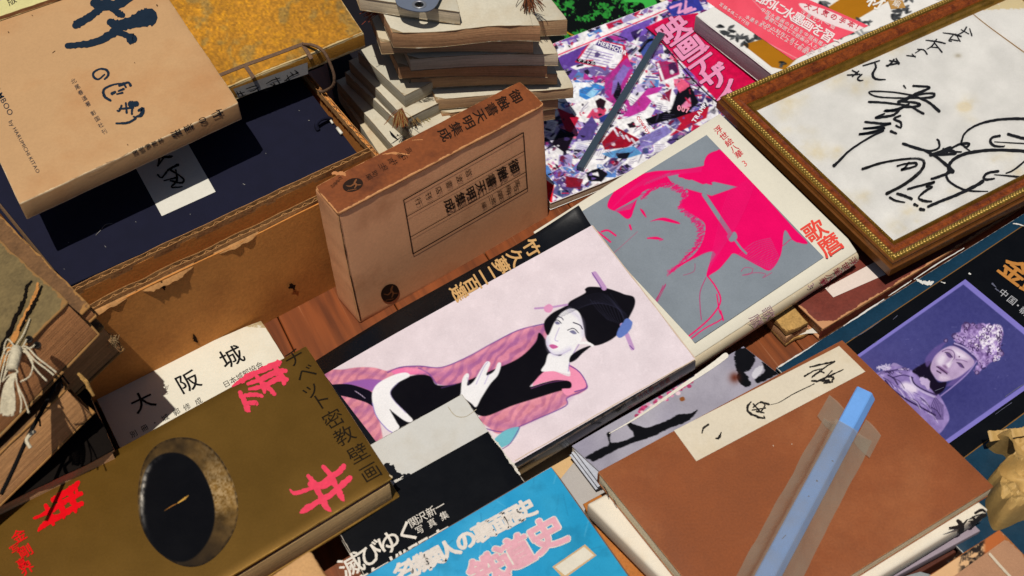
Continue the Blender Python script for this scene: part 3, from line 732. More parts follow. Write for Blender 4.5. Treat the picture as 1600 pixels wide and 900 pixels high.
# =================================================================== stack of thin old books, top centre
COVS = [mat('cream_wrapper_%s' % a, c, rough=.85, var=.08, scale=26, fine=420, bump=.25, wear=(150, 128, 96), wearw=.0008, stain=(176, 150, 108), stainamt=.4) for a, c in (('pale', (208, 200, 180)), ('grey', (196, 190, 172)), ('warm', (206, 192, 164)))]
def fw(amp, k=1., ph=0.):   # gentle sag of a limp book
    return lambda u, v: amp*np.sin(np.pi*u*k+ph)
def build_stack():
    G = 'old thin books in the centre pile'
    L = [
     # label, front-left px, front-right px, depth vector px, top height, thickness, cover, page, warp
     ('topmost thin cream book of the pile, lying under the blue grey tag', (612, 50), (845, 40.5), (-35, -75), .205, .0205, 0, PAGE_DK, fw(.0025, 2, 3.2)),
     ('thin cream book with a bare corner jutting out right under the topmost book', (700, 40), (887, 31), (-50, -72), .184, .0205, 1, PAGE, None),
     ('thin book in the pile with its left corner jutting out below the topmost book', (594, 66), (834, 65), (-28, -78), .176, .0165, 2, PAGE, fw(.003, 1, 0)),
     ('fourth thin book down the pile, its sunlit right corner jutting out', (640, 93), (873, 84.5), (-34, -78), .157, .0165, 0, PAGE_W, fw(.003, 1, 0)),
     ('thin brown edged book with its end in shadow, fifth down in the pile', (622, 105), (856, 103), (-34, -78), .139, .0170, 2, PAGE_DK, fw(.003, 1, 0)),
     ('thin book with a rounded stitched left end, sixth down in the pile', (642, 124), (872, 116), (-34, -78), .120, .0155, 1, PAGE, fw(.0028, 1, 0)),
     ('wide cream book jutting far out right in the lower pile', (681, 156), (897, 137), (-28, -64), .103, .0150, 0, PAGE, None),
     ('small cream book turned askew, left of the wide one in the lower pile', (647, 163), (760, 145), (-58, -62), .098, .0150, 0, PAGE, None),
     ('brown edged book in shade behind the standing slipcase', (690, 178), (873, 154), (-28, -64), .086, .0150, 2, PAGE_DK, None),
     ('lowest brown edged book in shade behind the standing slipcase', (690, 196), (868, 170), (-28, -64), .0695, .0160, 2, PAGE_DK, None),
     ('pale book corner showing between the red tassel and the standing slipcase', (668, 192), (770, 168), (-50, -56), .078, .0150, 0, PAGE_W, None),
    ]
    thr = ink('stitch_dark', (60, 44, 34), .9)
    for i, (lab, a, b, d, h, t, c, pg, wp) in enumerate(L):
        a = np.array(a, float); b = np.array(b, float); d = np.array(d, float)*(1.25 if i < 6 else 1)
        A = at(a[0], a[1], h); Bb = at(b[0], b[1], h); dv = at(a[0]+d[0], a[1]+d[1], h)-A
        g = unit(Bb-A); perp = np.array([-g[1], g[0], 0]); dv = perp*(dv@perp)*1.0+g*(dv@g)
        P = [A+dv, Bb+dv, Bb, A]
        Bd = Body(P, wp); r = thing('thin_book', lab, 'book', np.mean(P, 0)-np.array([0, 0, t]), G)
        slab('front_cover', Bd, COVS[c], r, w0=0, w1=.0006, r=.0002, n=14, rag=.0022, seed=i, rc=.003)
        slab('page_block', Bd, pg, r, w0=.0006, w1=t-.0006, r=.0003, n=14, u0=.003, u1=.997, v0=.003, v1=.996, rag=.0006, seed=i+3)
        slab('back_cover', Bd, COVS[c], r, w0=t-.0006, w1=t, r=.0002, n=6, rag=.0012, seed=i+40)
        if i == 0:   # curled cover corner and crease
            strokes('cover_crease', Bd, [[(806, -20, .8), (826, 20, 1), (832, 41, .8)]], ink('crease', (168, 160, 140), .9), r, off=.0003)
        if i == 5:
            mb = MB()
            for k in range(3):
                q = Bd.Q(np.array([.003, .003]), np.array([.985, .985]), np.array([.004+.004*k, .006+.004*k]))-np.array([.0015, .0015, 0]); mb.tube(list(q), r=.0006)
            mb.build('binding_thread', thr, r)
    # fanned books, left of the pile
    G2 = 'fanned books under the centre pile'
    FB = [('uppermost of the fanned pale books left of the pile, its corner in the sun', (570, 91), (632, 150), .115, .0165, .045, 1, None),
          ('narrow sunlit strip of book, second from the top in the fan', (581, 132), (634, 186), .098, .0155, .05, 0, None),
          ('pale book of the fan with the red tassel on its lower end', (577, 149), (652, 219), .082, .016, .05, 0, None),
          ('widest sunlit pale book of the fan, with an ink mark', (558, 164), (622, 238), .0655, .0165, .075, 0, None),
          ('lowest book of the fan, foxed with brown stains', (553, 180), (604, 258), .048, .017, .07, 2, (150, 84, 36))]
    FOX = mat('foxed_wrapper', (206, 190, 160), rough=.85, var=.1, scale=30, fine=420, bump=.25, stain=(156, 92, 44), stainamt=.9)
    for i, (lab, a, b, h, t, w, c, st) in enumerate(FB):
        A = at(a[0], a[1], h); E_ = at(b[0], b[1], h); g = unit(E_-A); perp = np.array([-g[1], g[0], 0]); perp = perp if perp[0] > 0 else -perp
        A = A-g*(.015 if i == 0 else .05)
        P = [A, A+perp*w, E_+perp*w, E_]
        Bd = Body(P); r = thing('thin_book', lab, 'book', np.mean(P, 0)-np.array([0, 0, t]), G2); cv = FOX if st else COVS[c]
        slab('front_cover', Bd, cv, r, w0=0, w1=.0006, r=.0002, n=14, rag=.001, seed=i+60)
        slab('page_block', Bd, mat('pages_grey', (176, 170, 152), rough=.85, var=.1, pages=True, bump=.5), r, w0=.0006, w1=t-.0006, r=.0003, n=10, u0=.002, u1=.998, v0=.002, v1=.998)
        slab('back_cover', Bd, cv, r, w0=t-.0006, w1=t, r=.0002, n=6, rag=.001, seed=i+70)
        if i == 3:
            strokes('ink_mark', Bd, [[(609, 205, 1), (614, 212, 4), (622, 219, 1)], [(621, 211, 2), (622, 212, 2)]], INK, r, off=.0003)
    # thick booklet at the back of the pile top
    px = [(540, -60), (700, -45), (719, 19), (560, -4)]
    B, r = soft('thick_booklet', 'pale booklet at the top edge with layered pages, on top of the pile', 'booklet', px, [.222]*4, .0165, COVS[1], PAGE_W, rag=.0008, board=.0008)
    # tag with a round hole, propped on the booklet and hovering over the pile
    tg = mat('tag_plastic', (104, 112, 128), rough=.35, var=.06, scale=20)
    hz = lambda x, y: at(x, y, .229)
    out = smooth([(618, -22), (619, 4), (632, 13), (656, 18), (676, 14), (687, -2), (692, -25), (655, -30)], True, 5)
    hole = [(655+7*math.cos(a), 7+4*math.sin(a)) for a in np.linspace(0, 2*math.pi, 41)[:-1]]
    nO = len(out); nH = 40; c = np.array([655, 7.])
    ang = np.arctan2(out[:, 1]-c[1], out[:, 0]-c[0]); out = out[np.argsort(ang)]
    hh = np.array(sorted(hole, key=lambda p: math.atan2(p[1]-c[1], p[0]-c[0])))
    idx = [int(round(i*nO/nH)) % nO for i in range(nH)]; oo = out[idx]
    V = []
    for dz in (0, -.0012):
        for q in (oo, hh): V += [at(p[0], p[1], .229)+np.array([0, 0, dz]) for p in q]
    Fc = []
    for i in range(nH):
        j = (i+1) % nH
        Fc += [[i, j, nH+j, nH+i], [2*nH+i, 3*nH+i, 3*nH+j, 2*nH+j], [i, 2*nH+i, 2*nH+j, j], [nH+i, nH+j, 3*nH+j, 3*nH+i]]
    r = thing('hole_tag', 'blue grey plastic tag with a round hole, jutting over the topmost book', 'tag', at(655, -5, .228))
    mesh('tag_plate', V, Fc, tg, r)
    V = []; Fc = []
    for k in range(40):
        a = 2*math.pi*k/40
        for rr, zz in ((1.0, .0003), (1.3, .0012), (1.65, .0002)):
            V.append(at(655+7*rr*math.cos(a), 7+4*rr*math.sin(a), .229+zz))
    for k in range(40):
        for j in range(2): Fc.append([k*3+j, ((k+1) % 40)*3+j, ((k+1) % 40)*3+j+1, k*3+j+1])
    mesh('eyelet', V, Fc, mat('eyelet_metal', (150, 152, 158), rough=.35, metal=.6), r, True)
    # tassels of old bookmark ribbons
    def tassel(nm, lab, x, y, h, dx, dy, nn, cols, L=.02):
        r = thing(nm, lab, 'tassel', at(x, y, h-.004))
        for ci, cc in enumerate(cols):
            mb = MB()
            for k in range(nn):
                a = at(x+rng.normal(0, 2), y+rng.normal(0, 1.5), h); j = rng.normal(0, .3, 3)
                ang = math.atan2(dy, dx)+rng.normal(0, .35); l = L*rng.uniform(.6, 1.15)
                dirv = at(x+math.cos(ang)*10, y+math.sin(ang)*10, h)-at(x, y, h); dirv = unit(dirv)
                p1 = a+dirv*l*.5+np.array([0, 0, .003*rng.uniform(.3, 1.2)]); p2 = a+dirv*l+np.array([rng.normal(0, .0015), rng.normal(0, .0015), -.003*rng.uniform(0, 1)])
                mb.tube([a, p1, p2], r=.00035, seg=4, smooth_n=3)
            mb.build('strands', ink('tassel_'+cc[0], cc[1], .9), r)
        return r
    tassel('ribbon_tassel', 'frayed red brown tassel end at the lower side of the fanned books', 626, 172, .105, -.1, 1, 40, [('rust', (122, 62, 34)), ('straw', (150, 118, 70))], .024)
    tassel('ribbon_tassel', 'straw coloured tassel end under the small askew book', 640, 176, .09, .5, .8, 26, [('straw', (150, 118, 70)), ('dark', (60, 40, 30))], .018)
    tassel('ribbon_tassel', 'short olive and straw tassel to the right of the red cord', 655, 180, .082, 1, .25, 22, [('olive', (138, 122, 62))], .016)
    tassel('ribbon_tassel', 'brown tassel lying on the topmost book at the upper edge', 822, -8, .209, .45, 1, 40, [('brown', (120, 70, 44)), ('dark', (60, 40, 30))], .026)
    tassel('ribbon_tassel', 'thin red tassel sticking out left of the topmost book', 594, 20, .19, -1, .1, 26, [('brick', (140, 66, 44))], .02)
    r = thing('braided_cord', 'short red and white braided cord end beside the tassels', 'cord', at(652, 197, .058))
    mb = MB(); mb2 = MB()
    for k in range(26):
        s = k/26; c0 = at(646+16*s, 199-4*s, .066)
        for q, m_ in ((0, mb), (1, mb2)):
            a = s*22+q*math.pi; m_.tube([c0+np.array([0, math.cos(a)*.0022, math.sin(a)*.0022]), at(646+16*(s+.05), 199-4*(s+.05), .066)+np.array([0, math.cos(a+1.1)*.0022, math.sin(a+1.1)*.0022])], r=.0012, seg=6)
    mb.build('red_strand', ink('cord_red', (170, 50, 62), .9), r, True); mb2.build('white_strand', ink('cord_white', (222, 208, 200), .9), r, True)
build_stack()

# =================================================================== green and black printed book
def paint_green(p):
    n = p.n(11, 3, 4); m = p.n(3, 8, 3); f = np.clip((n+.6*(m-.5)-.535)*12, 0, 1)
    p.C = p.C*(1-f[:, None])+np.array((42, 128, 48))*f[:, None]*(.75+.5*m[:, None])
    p.fill([(985, -20), (1010, -20), (1030, 15), (1012, 25), (1004, 5), (975, 2)], (60, 172, 70))
    p.fill([(1028, -20), (1100, -20), (1055, 12), (1040, 8)], (12, 14, 12), sm=False)
    for i in range(6): p.line([(1030+i*5, -3+(i % 2)*3), (1037+i*5, 4-(i % 3))], (226, 214, 180), 3.2, sm=False)
    p.line([(884, 49), (892, 54), (900, 57)], (186, 140, 30), 2)
def build_green():
    B, r = soft('green_black_book', 'black book printed with vivid green rocky picture, behind the purple poster book', 'book', [(800, -80), (1120, -80), (1075, 40), (830, 130)], [.008]*4, .007, mat('black_gloss', (16, 18, 17), rough=.35, var=.1), PAGE_W)
    c = lambda u, v: proj(B.Q(np.float64(u), np.float64(v), 0.))
    sheet('cover_picture', B, [c(.003, .003), c(.997, .003), c(.997, .997), c(.003, .997)], PRINT, r, paint_green, bg=(13, 16, 14), step=1.3)
build_green()

# =================================================================== collage book with metal bar
def paint_collage(p):
    R_ = np.random.default_rng(5)
    def pf(pts, c, **k):
        k['sm'] = False; k['rag'] = min(k.get('rag', 0), 1); p.fill(pts, c, **k)
    PAL = [(112, 84, 168), (142, 116, 196), (82, 64, 126), (238, 236, 240), (240, 238, 240), (232, 230, 238), (240, 238, 242), (168, 156, 206), (190, 176, 220), (186, 34, 72), (176, 54, 142), (42, 36, 60), (96, 96, 150), (206, 206, 226), (216, 214, 232), (86, 130, 200), (224, 110, 146)]
    def card(cx, cy, w, h, ang, c, deco=True, border=None):
        u = np.array([math.cos(ang), math.sin(ang)*.8]); v = np.array([-math.sin(ang), math.cos(ang)*.8])
        q = lambda a, b: (cx+u[0]*w*a+v[0]*h*b, cy+u[1]*w*a+v[1]*h*b)
        if border is not None: pf([q(-.53, -.53), q(.53, -.53), q(.53, .53), q(-.53, .53)], border, sm=False)
        pf([q(-.5, -.5), q(.5, -.5), q(.5, .5), q(-.5, .5)], c, sm=False)
        if not deco: return q
        lum = sum(c); kind = R_.integers(0, 4)
        if kind == 0 and lum > 500:
            for k in range(5): p.line([q(-.4, -.3+.13*k), q(.4*R_.uniform(.3, 1), -.3+.13*k)], (150, 140, 180), 1.1, sm=False, a=.8)
            p.line([q(-.4, .36), q(.1, .36)], (40, 30, 60), 3, sm=False)
        else:
            for k in range(R_.integers(3, 7)):
                a0, b0 = R_.uniform(-.3, .3, 2); s = R_.uniform(.1, .3)
                pts = [q(np.clip(a0+s*math.cos(t)*R_.uniform(.5, 1.3), -.47, .47), np.clip(b0+s*math.sin(t)*R_.uniform(.5, 1.3), -.47, .47)) for t in np.linspace(0, 6.28, 9)[:-1]]
                cc = np.array(PAL[R_.integers(0, len(PAL))])*.5+np.array([(20, 16, 40), (235, 230, 245), (96, 66, 150)][R_.integers(0, 3)])*.5
                pf(pts, cc, rag=.8, a=.95, sm=False)
            for k in range(R_.integers(2, 6)):
                a0, b0 = R_.uniform(-.45, .45, 2); a1, b1 = np.clip((a0+R_.normal(0, .25), b0+R_.normal(0, .25)), -.47, .47)
                p.line([q(a0, b0), q(a1, b1)], [(20, 16, 34), (240, 236, 244), (90, 60, 140), (200, 40, 80)][R_.integers(0, 4)], R_.uniform(.8, 2.2), sm=False)
        return q
    # underlying scatter of printed cards
    for k in range(760):
        cx = R_.uniform(705, 1200); cy = R_.uniform(-10, 340)
        card(cx, cy, R_.uniform(14, 36), R_.uniform(10, 28), R_.uniform(-.9, .9)-.35, PAL[R_.integers(0, len(PAL))], border=(244, 242, 244) if R_.random() < .3 else None)
    ink_ = (30, 22, 48)
    pf([(860, 96), (915, 70), (928, 62), (905, 100), (880, 110), (862, 140), (852, 110)], (96, 62, 152), rag=3)
    # flyer with purple header
    pf([(925, 60), (976, 70), (985, 100), (960, 110), (898, 97)], (200, 30, 70), sm=False); pf([(927, 61), (973, 72), (972, 92), (960, 108), (902, 96)], (236, 234, 240), sm=False)
    pf([(936, 63), (970, 74), (971, 84), (930, 70)], (70, 50, 120), sm=False)
    for k in range(5): p.line([(918-k*3, 76+k*4), (958-k*2, 86+k*4)], (150, 130, 190), 1.2, sm=False)
    p.line([(903, 94), (928, 99)], (30, 26, 36), 5, sm=False)
    # grey car-like silhouette, blue cards, figure card
    pf([(904, 108), (930, 103), (950, 108), (956, 118), (930, 118), (906, 114)], (112, 96, 158), rag=1.5)
    pf([(880, 128), (945, 130), (938, 145), (912, 158), (868, 160)], (236, 238, 244), sm=False)
    pf([(905, 140), (930, 130), (946, 136), (920, 158), (905, 150)], (56, 128, 204), sm=False); pf([(915, 148), (928, 137), (936, 140), (925, 154)], (150, 204, 240))
    pf([(888, 168), (935, 148), (958, 162), (930, 195), (905, 190)], (240, 238, 240), sm=False)
    pf([(930, 158), (938, 153), (947, 158), (944, 168), (934, 170)], (40, 22, 32)); pf([(926, 170), (940, 168), (946, 178), (936, 186), (916, 184)], (206, 66, 104)); pf([(936, 184), (952, 176), (950, 190), (938, 192)], (46, 60, 130))
    pf([(945, 120), (980, 90), (990, 108), (962, 162), (945, 145)], (176, 48, 140), sm=False); pf([(958, 126), (974, 100), (984, 108), (968, 136), (955, 150)], (134, 108, 188), rag=2)
    pf([(958, 150), (966, 128), (972, 140), (966, 160)], (20, 18, 28), rag=2)
    pf([(972, 182), (1012, 138), (1036, 135), (1008, 172), (985, 182)], (186, 52, 150), sm=False)
    pf([(978, 40), (1018, 30), (1010, 52), (985, 66), (966, 58)], (112, 80, 178), rag=2); pf([(985, 50), (1002, 44), (1000, 56), (990, 62)], (54, 38, 92), rag=2)
    pf([(1000, 70), (1022, 52), (1020, 70), (1004, 92)], (64, 84, 160), rag=3); p.line([(1000, 80), (1010, 66), (1018, 62)], (14, 12, 18), 5, rag=1)
    # red/purple poster centre
    pf([(1026, 98), (1058, 92), (1062, 116), (1032, 128)], (172, 40, 98), sm=False); pf([(1044, 100), (1056, 96), (1060, 114), (1046, 116)], (70, 34, 74), rag=3); p.line([(1028, 100), (1036, 124)], (238, 236, 240), 4, sm=False)
    pf([(1010, 150), (1050, 138), (1062, 160), (1040, 178)], (240, 238, 242), sm=False); pf([(1034, 148), (1050, 138), (1046, 158), (1036, 156)], (130, 30, 60), rag=2)
    pf([(1046, 178), (1060, 140), (1078, 132), (1092, 160), (1070, 180)], (18, 16, 24), rag=4); pf([(1064, 166), (1078, 152), (1080, 166), (1068, 172)], (226, 130, 170), rag=2); pf([(1056, 132), (1068, 124), (1078, 134), (1062, 146)], (228, 92, 128), rag=3)
    # black strip and red cards, lower right
    pf([(1006, 187), (1062, 166), (1086, 178), (1050, 186), (1014, 196)], (16, 14, 20), sm=False)
    pf([(1058, 184), (1108, 166), (1104, 184), (1050, 212), (1064, 192)], (176, 24, 52), sm=False)
    pf([(962, 188), (1004, 178), (1016, 200), (988, 216), (968, 206)], (240, 238, 240), sm=False); pf([(980, 194), (990, 190), (994, 198), (984, 200)], (40, 28, 40), rag=2)
    pf([(940, 222), (962, 198), (1000, 218), (980, 230), (945, 234)], (150, 18, 40), sm=False); 
    for k in range(4): p.line([(960+k*9, 202+k*5), (966+k*9, 212+k*4)], (220, 214, 228), 3.4, sm=False)
    pf([(940, 240), (990, 228), (1004, 240), (978, 248), (952, 246)], (90, 150, 204), sm=False); pf([(962, 240), (986, 238), (980, 248), (966, 248)], (20, 22, 34), rag=2)
    pf([(998, 216), (1040, 196), (1050, 206), (1020, 226), (1002, 230)], (130, 120, 188), sm=False, rag=1)
    pf([(870, 168), (905, 184), (898, 198), (888, 214)], (182, 26, 56), sm=False)
    pf([(904, 206), (925, 180), (934, 196), (926, 218), (898, 222)], (86, 70, 138), sm=False, rag=1); pf([(862, 224), (876, 200), (898, 210), (884, 240)], (22, 14, 26), sm=False)
    pf([(852, 280), (866, 290), (862, 318), (850, 320)], (214, 16, 32), sm=False)
    pf([(915, 270), (935, 262), (950, 272), (940, 284), (920, 282)], (20, 18, 26), rag=4); pf([(922, 272), (934, 268), (936, 276)], (236, 234, 240), rag=2)
    pf([(884, 275), (912, 280), (906, 296), (884, 292)], (130, 24, 44), rag=2)
    # upper border with red rule
    pf([(860, 95), (872, 77), (1046, 8), (1044, 17), (874, 88)], (240, 236, 238), sm=False); p.line([(872, 86), (955, 52), (1044, 14)], (226, 30, 84), 1.7)
    # title panel
    pf([(1008, 43), (1040, 28), (1090, 20), (1190, 120), (1215, 150), (1150, 175), (1130, 168), (1085, 118), (1030, 62)], (206, 16, 74), sm=False)
    p.line([(1010, 44), (1032, 64), (1062, 100), (1090, 132), (1118, 158), (1150, 182)], (20, 8, 16), 2)
    pf([(1040, 12), (1052, 2), (1090, -5), (1100, 15), (1078, 22), (1052, 26)], (52, 58, 152), rag=2); p.line([(1048, 12), (1064, 6), (1060, 20), (1080, 12)], (232, 160, 206), 4, sm=False); p.line([(1072, 2), (1070, 20), (1086, 14)], (232, 160, 206), 4, sm=False)
    for k in range(240):
        cx, cy = R_.uniform(850, 1110), R_.uniform(30, 320); s = R_.uniform(1, 5); c = [(24, 18, 34), (70, 54, 110), (236, 234, 240), (120, 96, 176), (196, 34, 70), (206, 200, 224)][R_.integers(0, 6)]
        if (cy-43)*.9 < (cx-1008)*.95-4 and cx > 1008: continue
        if R_.random() < .5: p.line([(cx, cy), (cx+R_.normal(0, 5), cy+R_.normal(0, 3)), (cx+R_.normal(2, 6), cy+R_.normal(0, 4))], c, R_.uniform(.8, 2), a=.85)
        else: pf([(cx+s*R_.uniform(.4, 1.5)*math.cos(a), cy+s*R_.uniform(.4, 1.2)*math.sin(a)) for a in np.linspace(0, 6.28, 6)[:-1]], c, sm=False, a=.85)
    for k in range(60):
        cx, cy = R_.uniform(860, 1040), R_.uniform(60, 310); a = R_.normal(-.35, .4); l = R_.uniform(8, 22)
        for j in range(3): p.line([(cx-j*1.4, cy+j*3), (cx-j*1.4+l*math.cos(a)*R_.uniform(.5, 1), cy+j*3+l*math.sin(a))], (90, 80, 120), .8, sm=False, a=.7)
    f = p.n(4, 2, 3); p.C *= (.86+.28*f)[:, None]
def build_collage2():
    hs = [.0125]*4; px = [(722, 122), (1100, -22), (1285, 150), (860, 318)]
    B, r = soft('collage_book', 'purple and red collage book crowded with tiny film flyers, under the steel bar', 'book', px, hs, .011, mat('white_cover', (234, 230, 226), rough=.4), PAGE_W)
    c = lambda u, v: proj(B.Q(np.float64(u), np.float64(v), 0.))
    sheet('cover_picture', B, [c(.002, .003), c(.998, .003), c(.998, .997), c(.002, .997)], PRINT, r, paint_collage, bg=(238, 236, 240), step=1.2)
    dn = unit((.63, .776)); rg = unit((.80, -.55)); pk = ink('title_pink', (236, 150, 190), .4); ol = ink('title_outline', (70, 14, 50), .4)
    T = [('映', 1050, 55), ('画', 1072, 80), ('デ', 1093, 105), ('ザ', 1113, 130), ('イ', 1132, 152)]
    T = [('映', 1052, 47), ('画', 1074, 72), ('デ', 1096, 98), ('ザ', 1117, 122), ('イ', 1138, 146)]
    letters('title_lettering', B, T, ol, r, 50, rg, dn*.76, .07, off=.0004); letters('title_lettering', B, T, pk, r, 50, rg, dn*.76, .042, off=.0009)
    wh = ink('flyer_white', (236, 234, 240), .4); rd = ink('flyer_red', (206, 30, 60), .4); dk = ink('flyer_dark', (24, 18, 34), .4)
    d = unit((.9, .36))
    latin('flyer_lettering', B, 'HERMOUR', (934, 69), d, (-d[1], d[0]), 9, wh, r, .03, off=.0003)
    latin('flyer_lettering', B, '007', (1058, 172), unit((.9, .25)), (-.1, 1), 11, ink('flyer_pink', (236, 150, 170), .4), r, .04, off=.0003)
    latin('flyer_lettering', B, 'COWBOY', (994, 184), unit((.55, .8)), unit((-.75, .6)), 6.5, rd, r, .03, off=.0003)
    letters('flyer_lettering', B, run('デアトル', (906, 95), (926, 99)), wh, r, 6, (1, .2), (-.1, 1), .02, off=.0003)
    latin('flyer_lettering', B, 'TRAMP', (1086, 192), unit((.5, -.75)), unit((.8, .5)), 9, wh, r, .04, off=.0003)
build_collage2()
def build_bar():
    hz = .0131; t = .0065
    A = [(1029, 49), (1038, 54), (918, 262), (901, 259)]
    P = [at(x, y, hz+t) for x, y in A]
    g = unit(P[3]-P[0]); w = np.array([-g[1], g[0], 0]); w = w if w[0] > 0 else -w; w = w*.0085
    top = [P[0], P[0]+w, P[3]+w, P[3]]; m = mat('steel_bar', (70, 84, 98), rough=.2, metal=.3, var=.05, scale=20, lin=False)
    r = thing('steel_bar', 'square dark steel bar lying across the collage book as a weight', 'metal bar', (top[0]+top[2])/2-np.array([0, 0, t]))
    Bd = Body([top[0], top[1], top[2], top[3]]); slab('bar', Bd, m, r, w0=0, w1=t, r=.0004, n=4)
build_bar()

# =================================================================== ink painting manual with pink paper band
def paint_inkbook(p):
    p.C[:] = (232, 229, 224)
    p.fill([(1160, 72), (1183, 66), (1290, 16), (1320, -4), (1402, -4), (1330, 38), (1282, 60), (1226, 112), (1205, 108)], (172, 112, 20), sm=False)
    R_ = np.random.default_rng(3)
    def leaf(x, y, s, a, sh=1.):
        for k in range(4):
            b = a+R_.normal(0, .5); l = s*R_.uniform(.6, 1.2); c = R_.uniform(20, 90)
            p.fill([(x, y), (x+l*.5*math.cos(b)-l*.2*math.sin(b), y+(l*.5*math.sin(b)+l*.2*math.cos(b))*.7), (x+l*math.cos(b), y+l*math.sin(b)*.7), (x+l*.5*math.cos(b)+l*.2*math.sin(b), y+(l*.5*math.sin(b)-l*.2*math.cos(b))*.7)], (c, c+2, c+4), a=.9, rag=1)
    for (x, y) in ((1136, 48), (1140, 54), (1150, 58), (1155, 64), (1163, 66), (1168, 70), (1180, 64), (1132, 44)): leaf(x, y, 15, R_.uniform(0, 6))
    for i in range(46):
        x = R_.uniform(1262, 1560); y = 6+R_.normal(0, 14)-(x-1300)*.16+R_.choice([0, 34, 52, -20])
        leaf(x, y, R_.uniform(8, 20), R_.uniform(0, 6))
    for i in range(12): p.line([(1290+i*8+R_.normal(0, 3), 60-i*1+R_.normal(0, 4)), (1300+i*8+R_.normal(0, 4), 52+R_.normal(0, 6))], (120, 122, 126), R_.uniform(1, 4), a=.7)
    for (x, y, s) in ((1392, 25, 16), (1410, 22, 16), (1345, 38, 14), (1355, 36, 12), (1230, 4, 16), (1280, 4, 20), (1300, -2, 18), (1218, 104, 8), (1225, 100, 8)): leaf(x, y, s, R_.uniform(0, 6)); leaf(x+4, y+3, s*.8, R_.uniform(0, 6))
def paint_band(p):
    p.C[:] = (238, 84, 104)
    n = p.n(24, 2, 3); p.C += ((n-.5)*16)[:, None]
    p.line([(1118, 14), (1168, 52), (1240, 92), (1262, 102)], (246, 160, 168), 1.2); p.line([(1172, -4), (1212, 36), (1290, 78), (1320, 92)], (246, 160, 168), 1.)
    p.fill([(1248, 8), (1262, 9), (1300, 22), (1340, 42), (1360, 52), (1352, 56), (1330, 52), (1290, 38), (1258, 20)], (240, 222, 222))
def build_inkbook():
    t = .024; px = [(1086, 12), (1450, -175), (1700, -20), (1322, 200)]
    px = [(1086, 24), (1470, -150), (1700, 5), (1312, 205)]
    B, r = soft('ink_painting_manual', 'white and ochre ink painting manual wrapped in a pink paper band, under the gilt frame', 'book', px, [.0385]*4, t, mat('white_gloss', (230, 227, 222), rough=.35), mat('pages_lavender', (150, 136, 142), rough=.8, pages=True, var=.08, bump=.3), rc=.004, warp=lambda u, v: .003*np.sin(np.pi*np.clip(v, 0, 1)))
    c = lambda u, v: proj(B.Q(np.float64(u), np.float64(v), 0.))
    sheet('cover_picture', B, [c(.004, .004), c(.996, .004), c(.996, .996), c(.004, .996)], PRINT, r, paint_inkbook, step=1.3)
    band = sheet('paper_band', B, [(1103, 2), (1178, -36), (1356, 44), (1238, 98)], PRINT, r, paint_band, step=1.3, off=.0008)
    wh = ink('band_white', (246, 226, 226), .5); d = unit((.85, .53)); up = unit((.5, -.72))
    o = .0014
    letters('band_lettering', B, run('本格的に水墨画を習って', (1171, -12), (1322, 79)), wh, r, 20, d, -up, .03, off=o)
    for txt, a, b, s in (('中国水墨画の名品を中国画壇の', (1192, 19), (1288, 76), 7.5), ('基礎に解説した絵画の人たち', (1198, 31), (1280, 82), 7.5), ('次作の制作に返した画家', (1192, 40), (1268, 85), 7.5), ('水墨をまなぶことによって新領域', (1168, 30), (1262, 88), 7.5), ('定価本体二千円税', (1127, 9), (1167, 40), 6.5), ('注意七八一価', (1254, 24), (1300, 46), 8)):
        letters('band_lettering', B, run(txt, a, b), wh, r, s, d, -up, .0, off=o)
    letters('band_lettering', B, run('大人気の手本!', (1262, 13), (1342, 48)), ink('band_red', (220, 60, 84), .5), r, 11, d, -up, .02, off=o)
    letters('title_lettering', B, [('材', 1368, 6, 26), ('画', 1340, -14, 26)], ink('title_white', (238, 234, 226), .5), r, 26, unit((.93, .38)), unit((-.45, .7)), .03, off=.0005)
    sheet('title_tag', B, [(1386, 4), (1409, 4), (1414, 16), (1391, 18)], mat('ochre_tag', (186, 140, 74), rough=.5), r, off=.0008)
    letters('title_lettering', B, [('編', 1400, 10)], ink('title_white', (238, 234, 226), .5), r, 12, unit((.93, .38)), unit((-.4, .7)), .01, off=.0012)
build_inkbook()

